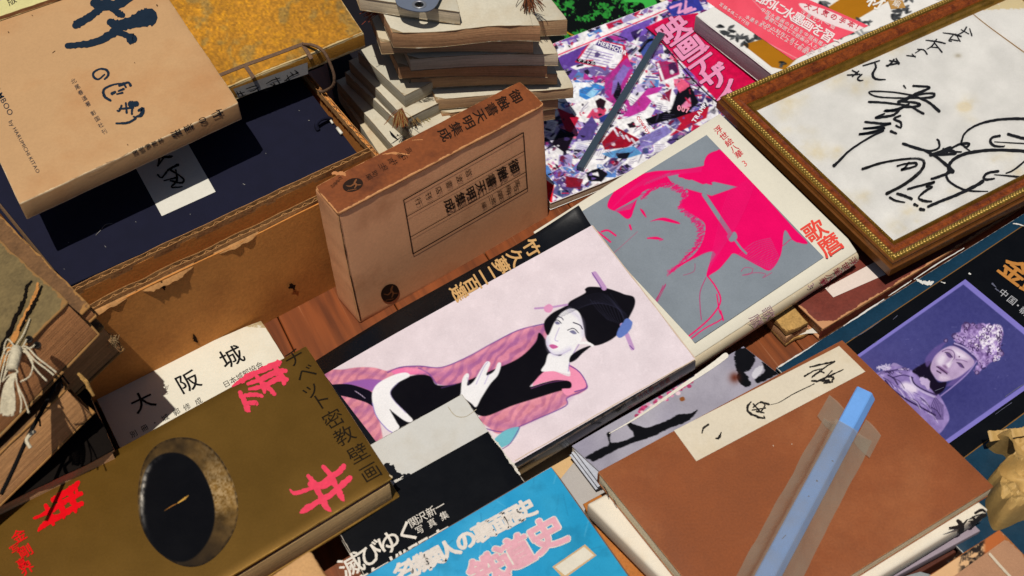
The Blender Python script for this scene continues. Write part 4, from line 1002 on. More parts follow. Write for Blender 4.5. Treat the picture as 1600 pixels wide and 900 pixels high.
# =================================================================== gilt frame with the signed board
def build_frame():
    zb = .0395; ht = .0225; h = zb+ht
    Pt = [at(1122, 147, h), at(1396, 411, h)]; e1 = Pt[1]-Pt[0]; n2 = unit(np.array([-e1[1], e1[0], 0]))
    q = at(1600, 321, h)-Pt[1]; q2 = at(1530, 0, h)-Pt[0]
    n2 = n2 if n2@q > 0 else -n2
    d2 = unit(unit(q)+unit(q2)); e1u = unit(e1)
    Wf = np.linalg.norm(e1); Lf = .47
    A, Bc = Pt[0], Pt[1]; Cc, Dc = Bc+n2*Lf, A+n2*Lf          # A far-left, B near, C right, D far right
    A, Bc, Cc, Dc = [np.array([*p[:2], 0]) for p in (A, Bc, Cc, Dc)]
    ctr = (A+Cc)/2
    r = thing('gilt_frame', 'gilt and burl wood picture frame holding the signed calligraphy board', 'picture frame', [ctr[0], ctr[1], zb])
    gold = mat('gilt', (156, 116, 42), rough=.34, metal=.75, var=.3, scale=90, fine=500, bump=.3, stain=(60, 44, 16), stainamt=.5)
    burl = mat('burl_wood', (128, 62, 20), rough=.22, var=.55, scale=130, fine=500, bump=.05, stain=(74, 26, 8), stainamt=.8, coat=.5)
    wood = mat('dark_gilt_wood', (112, 66, 22), rough=.35, var=.25, scale=60, fine=300, bump=.15, coat=.3)
    # profile: inward distance s (m), height z ; split in bands
    bands = [('outer_moulding', wood, [(.002, 0), (0, .002), (0, .012), (.0015, .0135), (.0025, .0165), (.002, .0185), (.0035, .0205)]),
             ('bead_bed', gold, [(.0035, .0205), (.005, .0212), (.0095, .0212), (.0108, .0196)]),
             ('wood_inlay', burl, [(.0108, .0196), (.0125, .0188), (.016, .0196), (.0195, .0186), (.0222, .0158), (.0236, .0138)]),
             ('inner_moulding', gold, [(.0236, .0138), (.0245, .0152), (.0262, .0154), (.0275, .0138), (.0285, .0100), (.0305, .0085), (.0312, .0060), (.0312, .0040)])]
    Cn = [A, Bc, Cc, Dc]
    ins = []
    for i in range(4):
        a = unit(Cn[(i+1) % 4]-Cn[i]); b = unit(Cn[i-1]-Cn[i]); ins.append(a+b)
    for nm, m_, pr in bands:
        V = []; k = len(pr)
        for i in range(4):
            for s, z in pr: V.append(Cn[i]+ins[i]*s+np.array([0, 0, zb+z]))
        Fc = []
        # finer subdivision along the sides is not needed: straight runs
        for i in range(4):
            j = (i+1) % 4
            for a in range(k-1): Fc.append([i*k+a, j*k+a, j*k+a+1, i*k+a+1])
        hull(nm, V, Fc, m_, r)
    # carved leaf beading, one continuous carved strip
    V = []; Fc = []
    mb = MB()
    for i in range(4):
        j = (i+1) % 4; p0 = Cn[i]+ins[i]*.0072; p1 = Cn[j]+ins[j]*.0072; Ls = np.linalg.norm(p1-p0); d = unit(p1-p0); w = np.array([-d[1], d[0], 0])
        n = int(Ls/.0039)
        for k in range(n):
            c = p0+d*(Ls*(k+.5)/n)+np.array([0, 0, zb+.0212])
            for sgn in (-1, 1):
                dd = unit(d*.85+w*sgn*.55); ww = np.array([-dd[1], dd[0], 0]); cc = c+w*sgn*.0011+d*sgn*.0006
                ring = []
                for (l, hw, zz) in ((-.0026, .0003, .0000), (-.0012, .0011, .0009), (.0004, .0013, .0015), (.0018, .0008, .0012), (.0028, .0002, .0002)):
                    ring.append([cc+dd*l+ww*hw, cc+dd*l+np.array([0, 0, zz+rng.uniform(0, .0004)]), cc+dd*l-ww*hw])
                Vv = [x for t3 in ring for x in t3]; mb.add(Vv, [[a*3+b, a*3+3+b, a*3+4+b, a*3+1+b] for a in range(4) for b in range(2)])
    mb.build('leaf_beading', mat('beading_gilt', (150, 122, 58), rough=.42, metal=.6, var=.35, scale=200, fine=800), r, True)
    # fine rope edge inside
    mb = MB()
    for i in range(4):
        j = (i+1) % 4; p0 = Cn[i]+ins[i]*.0254; p1 = Cn[j]+ins[j]*.0254; Ls = np.linalg.norm(p1-p0); n = int(Ls/.0022); d = unit(p1-p0); w = np.array([-d[1], d[0], 0])
        for k in range(n):
            c = p0+d*(Ls*(k+.5)/n)+np.array([0, 0, zb+.0156]); dd = unit(d+w*.9); ww = np.array([-dd[1], dd[0], 0])
            mb.add([c+dd*.0013, c+ww*.0005, c-dd*.0013, c-ww*.0005, c+np.array([0, 0, .0007])], [[0, 1, 4], [1, 2, 4], [2, 3, 4], [3, 0, 4]])
    mb.build('rope_edge', gold, r)
    # back board
    bk = [Cn[i]+ins[i]*.006+np.array([0, 0, zb+.0004]) for i in range(4)]
    MB().prism([p+np.array([0, 0, .0026]) for p in bk], bk).build('backing', mat('backing_board', (120, 100, 76)), r)
    # the signed board is a thing inside the frame
    zz = zb+.0052; bd = [Cn[i]+ins[i]*.0290+np.array([0, 0, zz]) for i in range(4)]
    rb = thing('calligraphy_board', 'foxed white board with a black brush signature and drawn loops, inside the gilt frame', 'signed board', [ctr[0], ctr[1], zz-.002])
    pb = mat('board_paper', (214, 213, 211), rough=.7, var=.05, scale=35, fine=500, bump=.12, wear=(206, 190, 150), wearw=.009)
    Bd = Body([bd[0], bd[1], bd[2], bd[3]])
    def paint_board(p):
        p.C[:] = (210, 209, 207)
        R_ = np.random.default_rng(8)
        ed = [(1210, 160), (1300, 240), (1400, 345), (1330, 300), (1280, 230), (1250, 200), (1395, 80), (1320, 120), (1480, 300), (1560, 250), (1420, 330), (1230, 170), (1345, 140), (1260, 150), (1510, 165), (1590, 275)]
        for k, (x, y) in enumerate(ed*3):
            x += R_.normal(0, 12); y += R_.normal(0, 9); s = R_.uniform(4, 18); d = np.hypot(p.x-x, (p.y-y)*1.4)
            f = np.exp(-(d/s)**2)*R_.uniform(.1, .34)*np.clip(p.n(6, k)*1.6-.2, 0, 1); p.C = p.C*(1-f[:, None])+np.array((200, 176, 120))*f[:, None]
        d = np.hypot(p.x-1507, (p.y-167)*1.5); f = np.exp(-((d-8)/5)**2)*.3+np.exp(-(d/4)**2)*.3; p.C = p.C*(1-f[:, None])+np.array((206, 176, 110))*f[:, None]
        d = np.hypot(p.x-1497, (p.y-87)*1.5); f = np.exp(-(d/5)**2)*.5; p.C = p.C*(1-f[:, None])+np.array((130, 118, 90))*f[:, None]
        p.mulnoise(30, .05, 3)
    c = lambda u, v: proj(Bd.Q(np.float64(u), np.float64(v), 0.))
    slab('board', Bd, pb, rb, w0=.0003, w1=.002, r=.0003, n=8)
    sheet('board_face', Bd, [c(0, 0), c(1, 0), c(1, .86), c(0, .86)], PRINT_M, rb, paint_board, step=1.6, off=.0001)
    # mount strip at the far end
    gl = ink('mount_line', (150, 110, 50), .5)
    strokes('mount_edge', Bd, [[(1520, 22, 1.2), (1545, 42, 1.4), (1600, 82, 1.6), (1660, 125, 1.6)]], gl, rb, off=.0004, rag=0)
    a = Z(1200, 0, 3); b = Z(1200, 200, 3); c4 = Z(1280, 0, 5)
    bl = ink('brush_black', (30, 30, 32), .5)
    S1 = [[(930, 128, 9), (915, 150, 8), (880, 168, 6)], [(945, 135, 6), (955, 168, 9)], [(905, 140, 6), (940, 160, 7)], [(820, 155, 6), (870, 162, 9), (905, 172, 9)], [(868, 165, 6), (848, 190, 8), (860, 195, 6)], [(880, 160, 6), (900, 195, 8)], [(850, 185, 7), (890, 192, 8)],
          [(740, 190, 6), (790, 196, 9), (830, 205, 8)], [(790, 185, 7), (770, 215, 8), (745, 232, 5)], [(778, 200, 6), (815, 246, 9)], [(765, 222, 6), (800, 225, 7)],
          [(700, 232, 6), (730, 236, 8), (745, 255, 9)], [(718, 232, 7), (690, 250, 5)], [(650, 262, 7), (690, 266, 8)], [(675, 255, 6), (690, 270, 6)],
          [(590, 280, 9), (575, 300, 10), (560, 312, 9)], [(600, 276, 8), (612, 300, 14)], [(570, 286, 9), (610, 292, 10)], [(555, 310, 10), (615, 296, 8)],
          [(445, 310, 7), (480, 300, 9), (522, 286, 8)], [(500, 298, 9), (505, 318, 12), (490, 350, 14), (505, 372, 13), (550, 375, 6)],
          [(372, 354, 8), (430, 350, 8)], [(395, 332, 8), (418, 345, 9)], [(425, 335, 7), (395, 360, 8)], [(440, 350, 7), (420, 370, 10), (430, 380, 9), (445, 378, 5)],
          [(636, 404, 10), (645, 416, 7)],
          [(680, 405, 12), (740, 408, 12), (755, 415, 12), (700, 440, 16), (640, 470, 18), (610, 480, 16)],
          [(610, 478, 10), (680, 482, 13), (712, 492, 15), (690, 502, 13), (640, 505, 10)],
          [(690, 450, 11), (740, 440, 10), (778, 442, 13), (765, 458, 13), (690, 462, 9), (560, 460, 8), (500, 452, 9), (472, 436, 8), (500, 430, 8), (600, 436, 8), (690, 452, 10)],
          [(690, 455, 11), (750, 480, 14), (802, 524, 16)],
          [(472, 480, 12), (560, 485, 11), (660, 500, 11), (700, 520, 12), (728, 535, 13)],
          [(660, 490, 10), (600, 515, 11), (545, 522, 13), (600, 520, 11), (634, 506, 9)], [(625, 505, 9), (590, 540, 13), (530, 552, 13), (502, 555, 10), (545, 535, 9)],
          [(620, 545, 10), (590, 560, 12), (620, 575, 13), (622, 600, 10), (600, 592, 12)],
          [(455, 574, 12), (530, 582, 13), (575, 582, 11), (500, 600, 10), (445, 605, 10), (520, 602, 10), (545, 604, 10), (480, 622, 10), (425, 632, 12), (490, 625, 11), (540, 612, 10)],
          [(575, 618, 14), (600, 628, 12)], [(540, 615, 11), (470, 650, 10), (380, 710, 11), (330, 760, 14), (308, 780, 18)]]
    st = [[(*a(p[0], p[1]), p[2]/3*.92) for p in s] for s in S1]
    S2 = [[(632, 76, 14), (700, 98, 15), (760, 110, 11), (800, 95, 11), (800, 66, 12), (792, 56, 10)], [(730, 105, 13), (790, 140, 15), (840, 180, 19), (865, 208, 22)],
          [(760, 130, 16), (810, 112, 13), (855, 92, 11), (830, 128, 10)], [(780, 128, 12), (880, 122, 14), (840, 100, 11)], [(820, 100, 10), (850, 112, 9), (905, 115, 8)],
          [(810, 125, 14), (858, 98, 11), (900, 78, 13), (940, 76, 14), (930, 92, 11), (905, 80, 9)], [(920, 92, 8), (945, 110, 6), (965, 122, 3)],
          [(845, 195, 18), (855, 165, 17), (900, 132, 17), (980, 112, 16), (1080, 106, 15), (1200, 112, 16), (1320, 130, 16), (1400, 170, 14)],
          [(845, 205, 16), (835, 225, 14), (850, 255, 12), (900, 285, 11), (950, 298, 9), (1030, 300, 4)],
          [(905, 70, 11), (920, 30, 10), (960, -2, 11), (1020, -25, 12), (1100, -38, 13), (1200, -40, 14), (1320, -30, 12), (1420, 0, 12)],
          [(1085, 40, 14), (1050, 48, 13), (1042, 68, 14), (1060, 86, 12), (1100, 90, 8), (1108, 86, 5)], [(1125, 32, 16), (1160, 42, 14), (1200, 52, 14), (1260, 56, 10)], [(1060, 68, 4), (1200, 76, 6), (1300, 82, 4)],
          [(1115, 215, 7), (1150, 200, 9), (1200, 160, 10), (1240, 120, 8)], [(1078, 206, 14), (1030, 214, 13), (1010, 235, 14), (1025, 245, 12), (1060, 240, 8)], [(1060, 222, 4), (1130, 228, 8), (1200, 234, 10), (1280, 232, 5)],
          [(1005, 254, 20), (960, 280, 17), (880, 318, 16), (800, 350, 15), (750, 372, 15)],
          [(765, 242, 12), (800, 232, 14), (835, 218, 14), (870, 205, 10)],
          [(442, 196, 14), (520, 170, 12), (600, 154, 11), (680, 146, 11), (722, 152, 14), (730, 178, 16), (700, 220, 17), (640, 266, 15), (555, 312, 16)],
          [(605, 182, 10), (640, 172, 9), (690, 168, 13), (690, 182, 10), (625, 200, 13), (640, 190, 10), (660, 165, 9)],
          [(655, 290, 12), (720, 272, 11), (780, 256, 11), (740, 278, 10), (770, 280, 9), (735, 300, 13), (705, 330, 10), (730, 345, 14), (765, 348, 9)],
          [(605, 312, 15), (640, 322, 14), (672, 336, 15)], [(570, 330, 13), (600, 345, 11), (640, 352, 6)], [(685, 362, 16), (700, 368, 12)], [(712, 384, 17), (730, 388, 15)]]
    st += [[(*b(p[0], p[1]), p[2]/3*.9) for p in s] for s in S2]
    strokes('brush_writing', Bd, st, bl, rb, off=.0003, rag=.16)
    # glass pane, slightly inset in the rebate
    gm = bpy.data.materials.new('pane_glass'); gm.use_nodes = True; N = gm.node_tree.nodes; Lk = gm.node_tree.links; N.remove(N['Principled BSDF'])
    tr_ = N.new('ShaderNodeBsdfTransparent'); gl_ = N.new('ShaderNodeBsdfGlossy'); gl_.inputs['Roughness'].default_value = .02; fr = N.new('ShaderNodeFresnel'); fr.inputs[0].default_value = 1.45
    ms = N.new('ShaderNodeMixShader'); Lk.new(fr.outputs[0], ms.inputs[0]); Lk.new(tr_.outputs[0], ms.inputs[1]); Lk.new(gl_.outputs[0], ms.inputs[2]); Lk.new(ms.outputs[0], N['Material Output'].inputs[0])
    gp = [Cn[i]+ins[i]*.0308+np.array([0, 0, zb+.0066]) for i in range(4)]
    hull('glass_pane', gp, [[0, 1, 2, 3]], gm, r)
build_frame()

# =================================================================== book with pink and grey portrait
GREY_I = (132, 141, 150)
def paint_pinkface(p):
    pk = (236, 8, 100); n = p.n(40, 3, 3); p.C[:] = GREY_I; p.C += ((n-.5)*10)[:, None]
    hat = np.clip(np.sin((p.y*.95+p.x*.32)*2.0+2*p.n(20, 7))*1.6+1.2, 0, 1)
    # generic stylised lady: hair masses, comb, hairpin, plain face
    p.fill([(949, 322), (962, 296), (985, 278), (1020, 268), (1050, 266), (1085, 262), (1104, 256), (1120, 236), (1128, 236), (1155, 258), (1190, 300), (1240, 356), (1262, 380), (1240, 376), (1226, 360), (1220, 398), (1204, 422), (1186, 416), (1160, 402), (1146, 396), (1138, 404), (1124, 420), (1112, 428), (1104, 432), (1108, 414), (1118, 396), (1090, 402), (1066, 414), (1042, 432), (1056, 418), (1084, 398), (1098, 376), (1102, 352), (1090, 340), (1070, 328), (1064, 320), (1076, 304), (1068, 292), (1046, 288), (1020, 296), (1004, 310), (996, 324), (982, 342), (966, 332)], pk)
    p.fill([(1101, 262), (1104, 244), (1118, 236), (1130, 238), (1165, 270), (1150, 290), (1120, 282)], pk)
    p.fill([(1040, 272), (1056, 270), (1098, 288), (1116, 284), (1152, 292), (1112, 306), (1076, 296), (1050, 286)], GREY_I, sm=False)
    p.fill([(1060, 276), (1078, 268), (1104, 278), (1112, 288), (1096, 284)], pk, rag=1.5)
    p.line([(1100, 304), (1124, 340), (1146, 372)], GREY_I, 7, sm=False); p.fill([(1136, 368), (1148, 362), (1152, 372), (1142, 378)], GREY_I); p.line([(1146, 372), (1158, 388), (1166, 396)], GREY_I, 3.4, sm=False)
    p.fill([(1046, 432), (1072, 412), (1100, 396), (1116, 394), (1106, 410), (1098, 436), (1074, 448)], GREY_I, soft=2)
    p.fill([(998, 308), (1012, 296), (1042, 286), (1064, 294), (1074, 306), (1066, 322), (1086, 340), (1098, 358), (1092, 382), (1072, 404), (1040, 432), (1000, 428), (972, 400), (984, 348)], GREY_I, rag=1.2, soft=1.6)
    # engraved hair lines: fringe along the brow and temple, fine strands through the hair
    R_ = np.random.default_rng(14)
    fr = smooth([(1006, 306), (1020, 294), (1042, 287), (1062, 295), (1073, 306), (1066, 322), (1084, 340), (1096, 358), (1090, 382), (1072, 402), (1050, 424)], False, 14)
    for k, q in enumerate(fr):
        for _ in range(2):
            dx, dy = R_.uniform(5, 13), R_.uniform(-2, 8); x, y = q+R_.normal(0, 1.2, 2)
            p.line([(x-dx*.55, y+dy*.5+2), (x+dx*.4, y-dy*.3)], pk, R_.uniform(.5, 1.0), a=.8)
    dk = (206, 4, 84)
    for k in range(34):
        t = k/33; p.line([(1106+t*8, 424-t*14), (1118+t*34, 372-t*20), (1128+t*46, 330-t*26), (1140+t*44, 296-t*24)], dk if k % 2 else (246, 60, 138), .7, a=.4)
    for k in range(26):
        t = k/25; p.line([(956+t*22, 326-t*26), (990+t*24, 296-t*20), (1040+t*18, 276-t*8), (1096, 268-t*8)], dk if k % 2 else (246, 60, 138), .7, a=.4)
    for k in range(16):
        p.line([(1150+k*3.4, 402+k*1.2), (1176+k*3, 380+k*2.4), (1204+k*1.2, 372+k*2.6)], GREY_I, .8, a=.55)
    for k in range(12):
        p.line([(958+k*2.4, 332-k*.5), (966+k*2.6, 326-k*1.4), (988+k*1.8, 316-k*1.2)], GREY_I, .9, a=.75)
    for k in range(10): p.line([(1006+k*4, 290-k*1.6), (1012+k*4, 284-k*1.7)], GREY_I, .7, a=.5)
    # face lines
    p.fill([(1016, 346), (1036, 340), (1058, 346), (1062, 350), (1050, 348), (1030, 344)], pk)
    p.fill([(1000, 326), (1006, 330), (1010, 340), (1004, 334)], pk)
    p.fill([(1010, 372), (1026, 370), (1034, 374), (1024, 374)], pk); p.line([(1012, 373), (1024, 371), (1036, 374), (1030, 376)], pk, .8)
    p.line([(984, 352), (986, 358)], pk, 3); p.line([(996, 362), (974, 382), (956, 398)], (176, 90, 120), .7)
    p.line([(918, 352), (936, 364), (954, 378)], pk, 2.4); p.line([(940, 362), (950, 360), (962, 368)], pk, 2.6)
    p.line([(960, 408), (966, 410)], pk, 1.2)
    p.line([(1068, 430), (1084, 424), (1086, 412)], (176, 70, 110), .8)
    # collar and robe lines
    p.line([(1106, 432), (1118, 448), (1126, 470), (1112, 494), (1088, 516), (1064, 534)], pk, 2.2); p.line([(1103, 434), (1094, 456), (1094, 480), (1096, 500)], (196, 30, 100), 1)
    p.line([(1120, 460), (1124, 486), (1128, 498), (1100, 514), (1072, 536)], pk, 1.8); p.line([(1126, 486), (1130, 500)], pk, 2.4)
    p.line([(1040, 444), (1024, 470), (1020, 480)], (196, 30, 100), 1); p.line([(1036, 446), (1024, 476), (1040, 446)], (196, 30, 100), .8)
    p.line([(1158, 424), (1164, 418), (1176, 420), (1172, 428), (1160, 430), (1180, 426), (1196, 428), (1192, 434), (1206, 426)], (190, 60, 110), .8)
    p.line([(1222, 352), (1220, 384), (1236, 374), (1246, 378), (1234, 358)], pk, .9)
def build_pinkface():
    px = [(833, 362), (1125, 177), (1341, 388), (1026, 592)]; t = .0235; hs = [.053, .053, .053, .053]
    cov = mat('cream_jacket', (228, 222, 204), rough=.3, var=.04, scale=14, coat=.25, wear=(206, 190, 160), wearw=.0006)
    W_ = lambda u, v: -.006*np.clip((v-.955)/.045, 0, 1)**2
    B, r = hard('portrait_book', 'cream book with a shocking pink and grey lady portrait, under the kimono book', 'book', px, hs, t, cov, PAGE_W, spine=None, r=.0008, rc=.0012, n=16, warp=W_, board=.003)
    # rounded spine with its jacket
    P = B.P; V = []; Fc = []; n = 14; nl = 24
    for i in range(nl+1):
        u = i/nl; e = B.Q(np.float64(u), np.float64(1.), 0.); o = unit(P[3]-P[0]) if False else unit(np.cross(unit(P[2]-P[3]), B.n)); o = o if o@(P[3]-P[0]) > 0 else -o
        for k in range(n+1):
            a = math.pi*k/n; V.append(e+B.n*(-.0005)-B.n*(t/2-.006/2)*(1-math.cos(a))+o*.0065*math.sin(a)**.8-o*.002)
    for i in range(nl):
        for k in range(n): Fc.append([i*(n+1)+k, i*(n+1)+k+1, (i+1)*(n+1)+k+1, (i+1)*(n+1)+k])
    mesh('spine', V, Fc, cov, r, True)
    sheet('cover_picture', B, [(1104, 211), (1287, 402), (1086, 536), (900, 336)], PRINT, r, paint_pinkface, bg=GREY_I, step=1.0, off=.0002)
    red = ink('title_red', (206, 40, 60), .4); dn = unit((.61, .79)); rg = np.array([dn[1], -dn[0]])
    letters('series_lettering', B, [('浮', 1122.5, 203), ('世', 1131, 213), ('絵', 1139, 222.5), ('八', 1147, 232), ('華', 1154.5, 241)], red, r, 13.5, rg, dn*.9, .015)
    letters('series_lettering', B, [('3', 1166, 253)], ink('pale_red', (222, 96, 96), .4), r, 14, rg, dn, .0)
    letters('title_lettering', B, [('歌', 1273, 361), ('麿', 1297, 383)], ink('title_scarlet', (234, 76, 62), .4), r, 36, unit((.85, -.56)), dn*.95, .026)
    # spine lettering on the sloping upper half of the spine
    e0, e1 = B.Q(np.float64(0), np.float64(1.), 0.), B.Q(np.float64(1), np.float64(1.), 0.); o = unit(np.cross(unit(e1-e0), B.n)); o = o if o@(P[3]-P[0]) > 0 else -o
    S = Plane(e0-o*.002-B.n*.0005-B.n*(.0088-.0075)+o*.0058, e1-o*.002-B.n*.0018+o*.0058, e0-o*.002-B.n*.0088+o*.0068)
    Sf = lambda x, y, off=0.: S(x, y, off+.0009)
    dn = unit((-.86, .52)); rg = unit((.50, .80))
    letters('spine_lettering', Sf, [('浮', 1332, 407), ('世', 1320, 415), ('絵', 1308, 423.5), ('八', 1296, 432), ('華', 1285.5, 439)], ink('spine_crimson', (172, 44, 72), .4), r, 13, rg, dn, .012)
    letters('spine_lettering', Sf, [('3', 1268, 448, 14), ('歌', 1199, 488, 20), ('麿', 1180, 500, 20)], ink('spine_pale', (226, 176, 190), .4), r, 13, rg, dn, .0)
build_pinkface()

# =================================================================== kimono book
def paint_kimono(p):
    n = p.n(26, 2, 4); p.C[:] = (226, 212, 218); p.C += ((n-.5)*13)[:, None]
    g = np.clip((p.y-600)/160, 0, 1)*np.clip(1-abs(p.x-700)/260, 0, 1); p.C = p.C*(1-g[:, None]*.25)+np.array((236, 200, 196))*g[:, None]*.25
    n5 = p.n(7, 6, 2); p.C += np.clip((n5-.7)*30, 0, 4)[:, None]
    PK = np.array((212, 130, 156)); 
    w = np.sin((p.x*.62+p.y*.5)*.62+9*p.n(26, 4)); st = np.clip((w+.15)*1.3, 0, 1)*.85
    sleeve = PK*(1-st[:, None]*.75)+np.array((158, 92, 144))*st[:, None]*.75; sleeve = sleeve+((p.n(9, 3)-.5)*34)[:, None]
    sleeve2 = np.array((220, 140, 156))*(1-st[:, None]*.7)+np.array((176, 104, 140))*st[:, None]*.7+((p.n(9, 5)-.5)*30)[:, None]
    out = (104, 62, 140); vi = (150, 92, 168)
    # left hanging sleeve
    L1 = [(500, 590), (540, 576), (580, 574), (606, 580), (640, 585), (630, 600), (600, 606), (585, 610), (600, 700), (590, 740), (500, 720)]
    p.fill(L1, sleeve2, soft=2); p.fill([(535, 600), (575, 592), (605, 598), (588, 612), (560, 604)], vi, soft=3)
    p.fill([(510, 604), (540, 600), (566, 606), (584, 616), (592, 640), (570, 628), (530, 618), (508, 622)], (14, 10, 24)); p.line([(555, 611), (564, 617), (570, 622)], (210, 190, 220), 1)
    # shoulder and arm in pink, band from shoulder to hair
    p.fill([(606, 582), (625, 574), (655, 572), (690, 574), (730, 558), (770, 536), (810, 516), (845, 508), (858, 505), (872, 520), (868, 552), (830, 582), (780, 606), (720, 604), (684, 600), (666, 588)], sleeve, soft=2)
    p.line([(606, 582), (625, 574), (655, 572), (690, 574), (730, 558), (770, 536), (810, 516), (850, 506)], out, 1.8, a=.8)
    p.fill([(612, 580), (630, 575), (654, 576), (668, 582), (640, 585), (622, 586)], (236, 120, 170), soft=2); p.line([(654, 575), (670, 584), (682, 600)], out, 2.4, a=.7)
    # lower sleeve right
    p.fill([(748, 652), (790, 634), (830, 620), (880, 602), (896, 584), (906, 590), (918, 604), (908, 614), (886, 622), (884, 632), (850, 650), (810, 668), (780, 678), (764, 668)], sleeve2, soft=2)
    p.line([(760, 670), (790, 674), (840, 654), (884, 634), (886, 622), (908, 612), (918, 604), (908, 592)], out, 1.8, a=.8)
    p.fill([(790, 672), (812, 668), (800, 690), (780, 700), (770, 690)], (110, 182, 196)); p.line([(812, 668), (798, 692), (784, 702)], out, 1.2)
    # soft violet shading along the folds
    for pts, ww in (([(660, 584), (700, 584), (760, 556), (812, 530), (850, 514)], 9), ([(690, 604), (740, 600), (800, 586), (840, 566)], 10), ([(765, 662), (800, 664), (850, 644), (890, 618)], 9), ([(505, 690), (540, 650), (580, 640)], 10), ([(500, 588), (550, 580), (600, 588)], 7)):
        p.line(pts, (140, 84, 156), ww, a=.32, soft=ww)
    for pts in ([(636, 578), (700, 576), (760, 546), (830, 512)], [(780, 640), (840, 622), (890, 598)]): p.line(pts, (244, 170, 184), 6, a=.4, soft=6)
    # black shawl: plain rounded mass
    blk = (12, 10, 16)
    p.fill([(604, 620), (620, 596), (650, 586), (672, 588), (684, 602), (720, 598), (770, 578), (810, 560), (836, 536), (842, 520), (852, 530), (862, 548), (880, 556), (872, 570), (850, 584), (828, 604), (850, 598), (876, 592), (892, 596), (892, 606), (870, 612), (838, 622), (800, 634), (760, 650), (738, 646), (720, 656), (690, 680), (660, 690), (640, 684), (615, 660)], blk, soft=1.6)
    p.line([(690, 606), (712, 600)], out, 2, a=.5); p.line([(830, 607), (858, 598), (884, 594)], (120, 64, 120), 1.4, a=.8)
    # collar
    p.fill([(832, 602), (846, 584), (860, 578), (890, 588), (888, 570), (900, 576), (910, 588), (916, 604), (900, 612), (886, 618), (878, 608), (892, 606), (890, 596), (868, 594), (848, 598)], (238, 146, 178)); p.line([(888, 570), (906, 582), (917, 604), (898, 612)], out, 1.6)
    # neck and face
    skin = (238, 236, 238)
    p.fill([(858, 552), (876, 556), (890, 540), (905, 528), (894, 556), (888, 574), (890, 584), (866, 580), (846, 580), (852, 568)], skin); p.line([(906, 536), (892, 560), (888, 580)], (150, 130, 190), 1.4, a=.8)
    p.fill([(856, 520), (862, 500), (876, 484), (892, 480), (906, 488), (914, 508), (908, 532), (890, 546), (872, 554), (860, 550), (853, 536)], skin); p.line([(854, 534), (860, 550), (872, 555), (892, 546)], (170, 150, 200), 1.1, a=.8)
    # hair
    hair = (14, 12, 18)
    p.fill([(856, 524), (850, 505), (862, 490), (884, 478), (892, 470), (914, 458), (914, 452), (922, 448), (946, 450), (966, 456), (976, 460), (990, 464), (992, 476), (984, 494), (974, 512), (956, 530), (930, 540), (916, 530), (912, 512), (906, 490), (894, 482), (878, 488), (866, 504)], hair, soft=1.4)
    p.fill([(892, 556), (906, 546), (924, 540), (910, 552), (900, 562), (890, 566)], hair)
    for k in range(9): p.line([(922+k*6, 468+k*2), (934+k*5, 484+k*2), (950+k*3, 500+k)], (60, 60, 84), .8, a=.5)
    p.line([(906, 536), (918, 536), (926, 540)], skin, 4)
    p.line([(855, 528), (860, 548), (872, 553), (890, 545)], (206, 200, 226), 7, a=.55, soft=6); p.line([(890, 484), (908, 500), (911, 524)], (200, 192, 222), 6, a=.5, soft=6)
    for k in range(20): p.line([(868+k*4.5, 500-k*2.2), (900+k*3.5, 470+k*.4), (940+k*2.2, 458+k*2), (968+k*.8, 480+k*2)], (44, 44, 64), .7, a=.4)
    # features: generic, quiet
    p.line([(871, 494), (878, 497), (880, 500)], (40, 36, 56), 1.1); p.line([(896, 504), (906, 508), (910, 514)], (40, 36, 56), 1.5)
    p.fill([(867, 504), (871, 502), (875, 506), (870, 507)], (92, 90, 130), a=.8); p.fill([(890, 518), (896, 516), (901, 521), (896, 522)], (92, 90, 130), a=.8); p.line([(865, 503), (871, 500), (877, 505)], (26, 24, 40), 1.1); p.line([(887, 516), (896, 513), (904, 520)], (26, 24, 40), 1.1)
    p.line([(874, 512), (867, 530), (872, 533)], (178, 164, 208), 1); p.fill([(858, 540), (864, 538), (872, 542), (864, 545)], (196, 92, 150))
    # hairpins
    hp = (190, 150, 196)
    p.line([(929, 428), (936, 438), (944, 450)], hp, 8, sm=False); p.line([(925, 426), (934, 440), (940, 450)], out, 1.2, sm=False)
    p.line([(836, 482), (862, 480), (886, 476)], hp, 3.2, sm=False); p.fill([(850, 480), (858, 475), (864, 480), (860, 488), (852, 487)], (222, 150, 190))
    p.line([(972, 508), (980, 524), (988, 544)], hp, 7, sm=False); p.fill([(964, 520), (978, 498), (988, 504), (984, 516), (970, 528)], (96, 120, 190), rag=1); p.line([(984, 540), (990, 546)], out, 1.2)
    # hands
    p.fill([(582, 612), (592, 598), (615, 586), (634, 582), (640, 588), (622, 598), (610, 612), (616, 626), (634, 644), (645, 656), (640, 660), (630, 656), (614, 644), (609, 640), (620, 660), (624, 668), (616, 676), (604, 670), (588, 650), (582, 630)], skin, soft=1.4)
    p.line([(582, 630), (588, 650), (604, 670), (616, 677)], (130, 110, 190), 1.3); p.line([(622, 598), (610, 613), (617, 627), (634, 645)], (150, 130, 200), 1, a=.7)
    p.fill([(720, 614), (722, 594), (728, 584), (733, 586), (730, 602), (740, 596), (752, 576), (760, 565), (766, 568), (760, 586), (772, 580), (778, 567), (783, 569), (778, 586), (766, 600), (752, 622), (744, 636), (736, 630), (720, 618)], skin, soft=1.3)
    p.line([(744, 600), (756, 574), (762, 566)], (150, 130, 200), 1, a=.7); p.line([(757, 600), (764, 584)], (150, 130, 200), 1, a=.7); p.line([(733, 602), (730, 590)], (150, 130, 200), .9, a=.6)
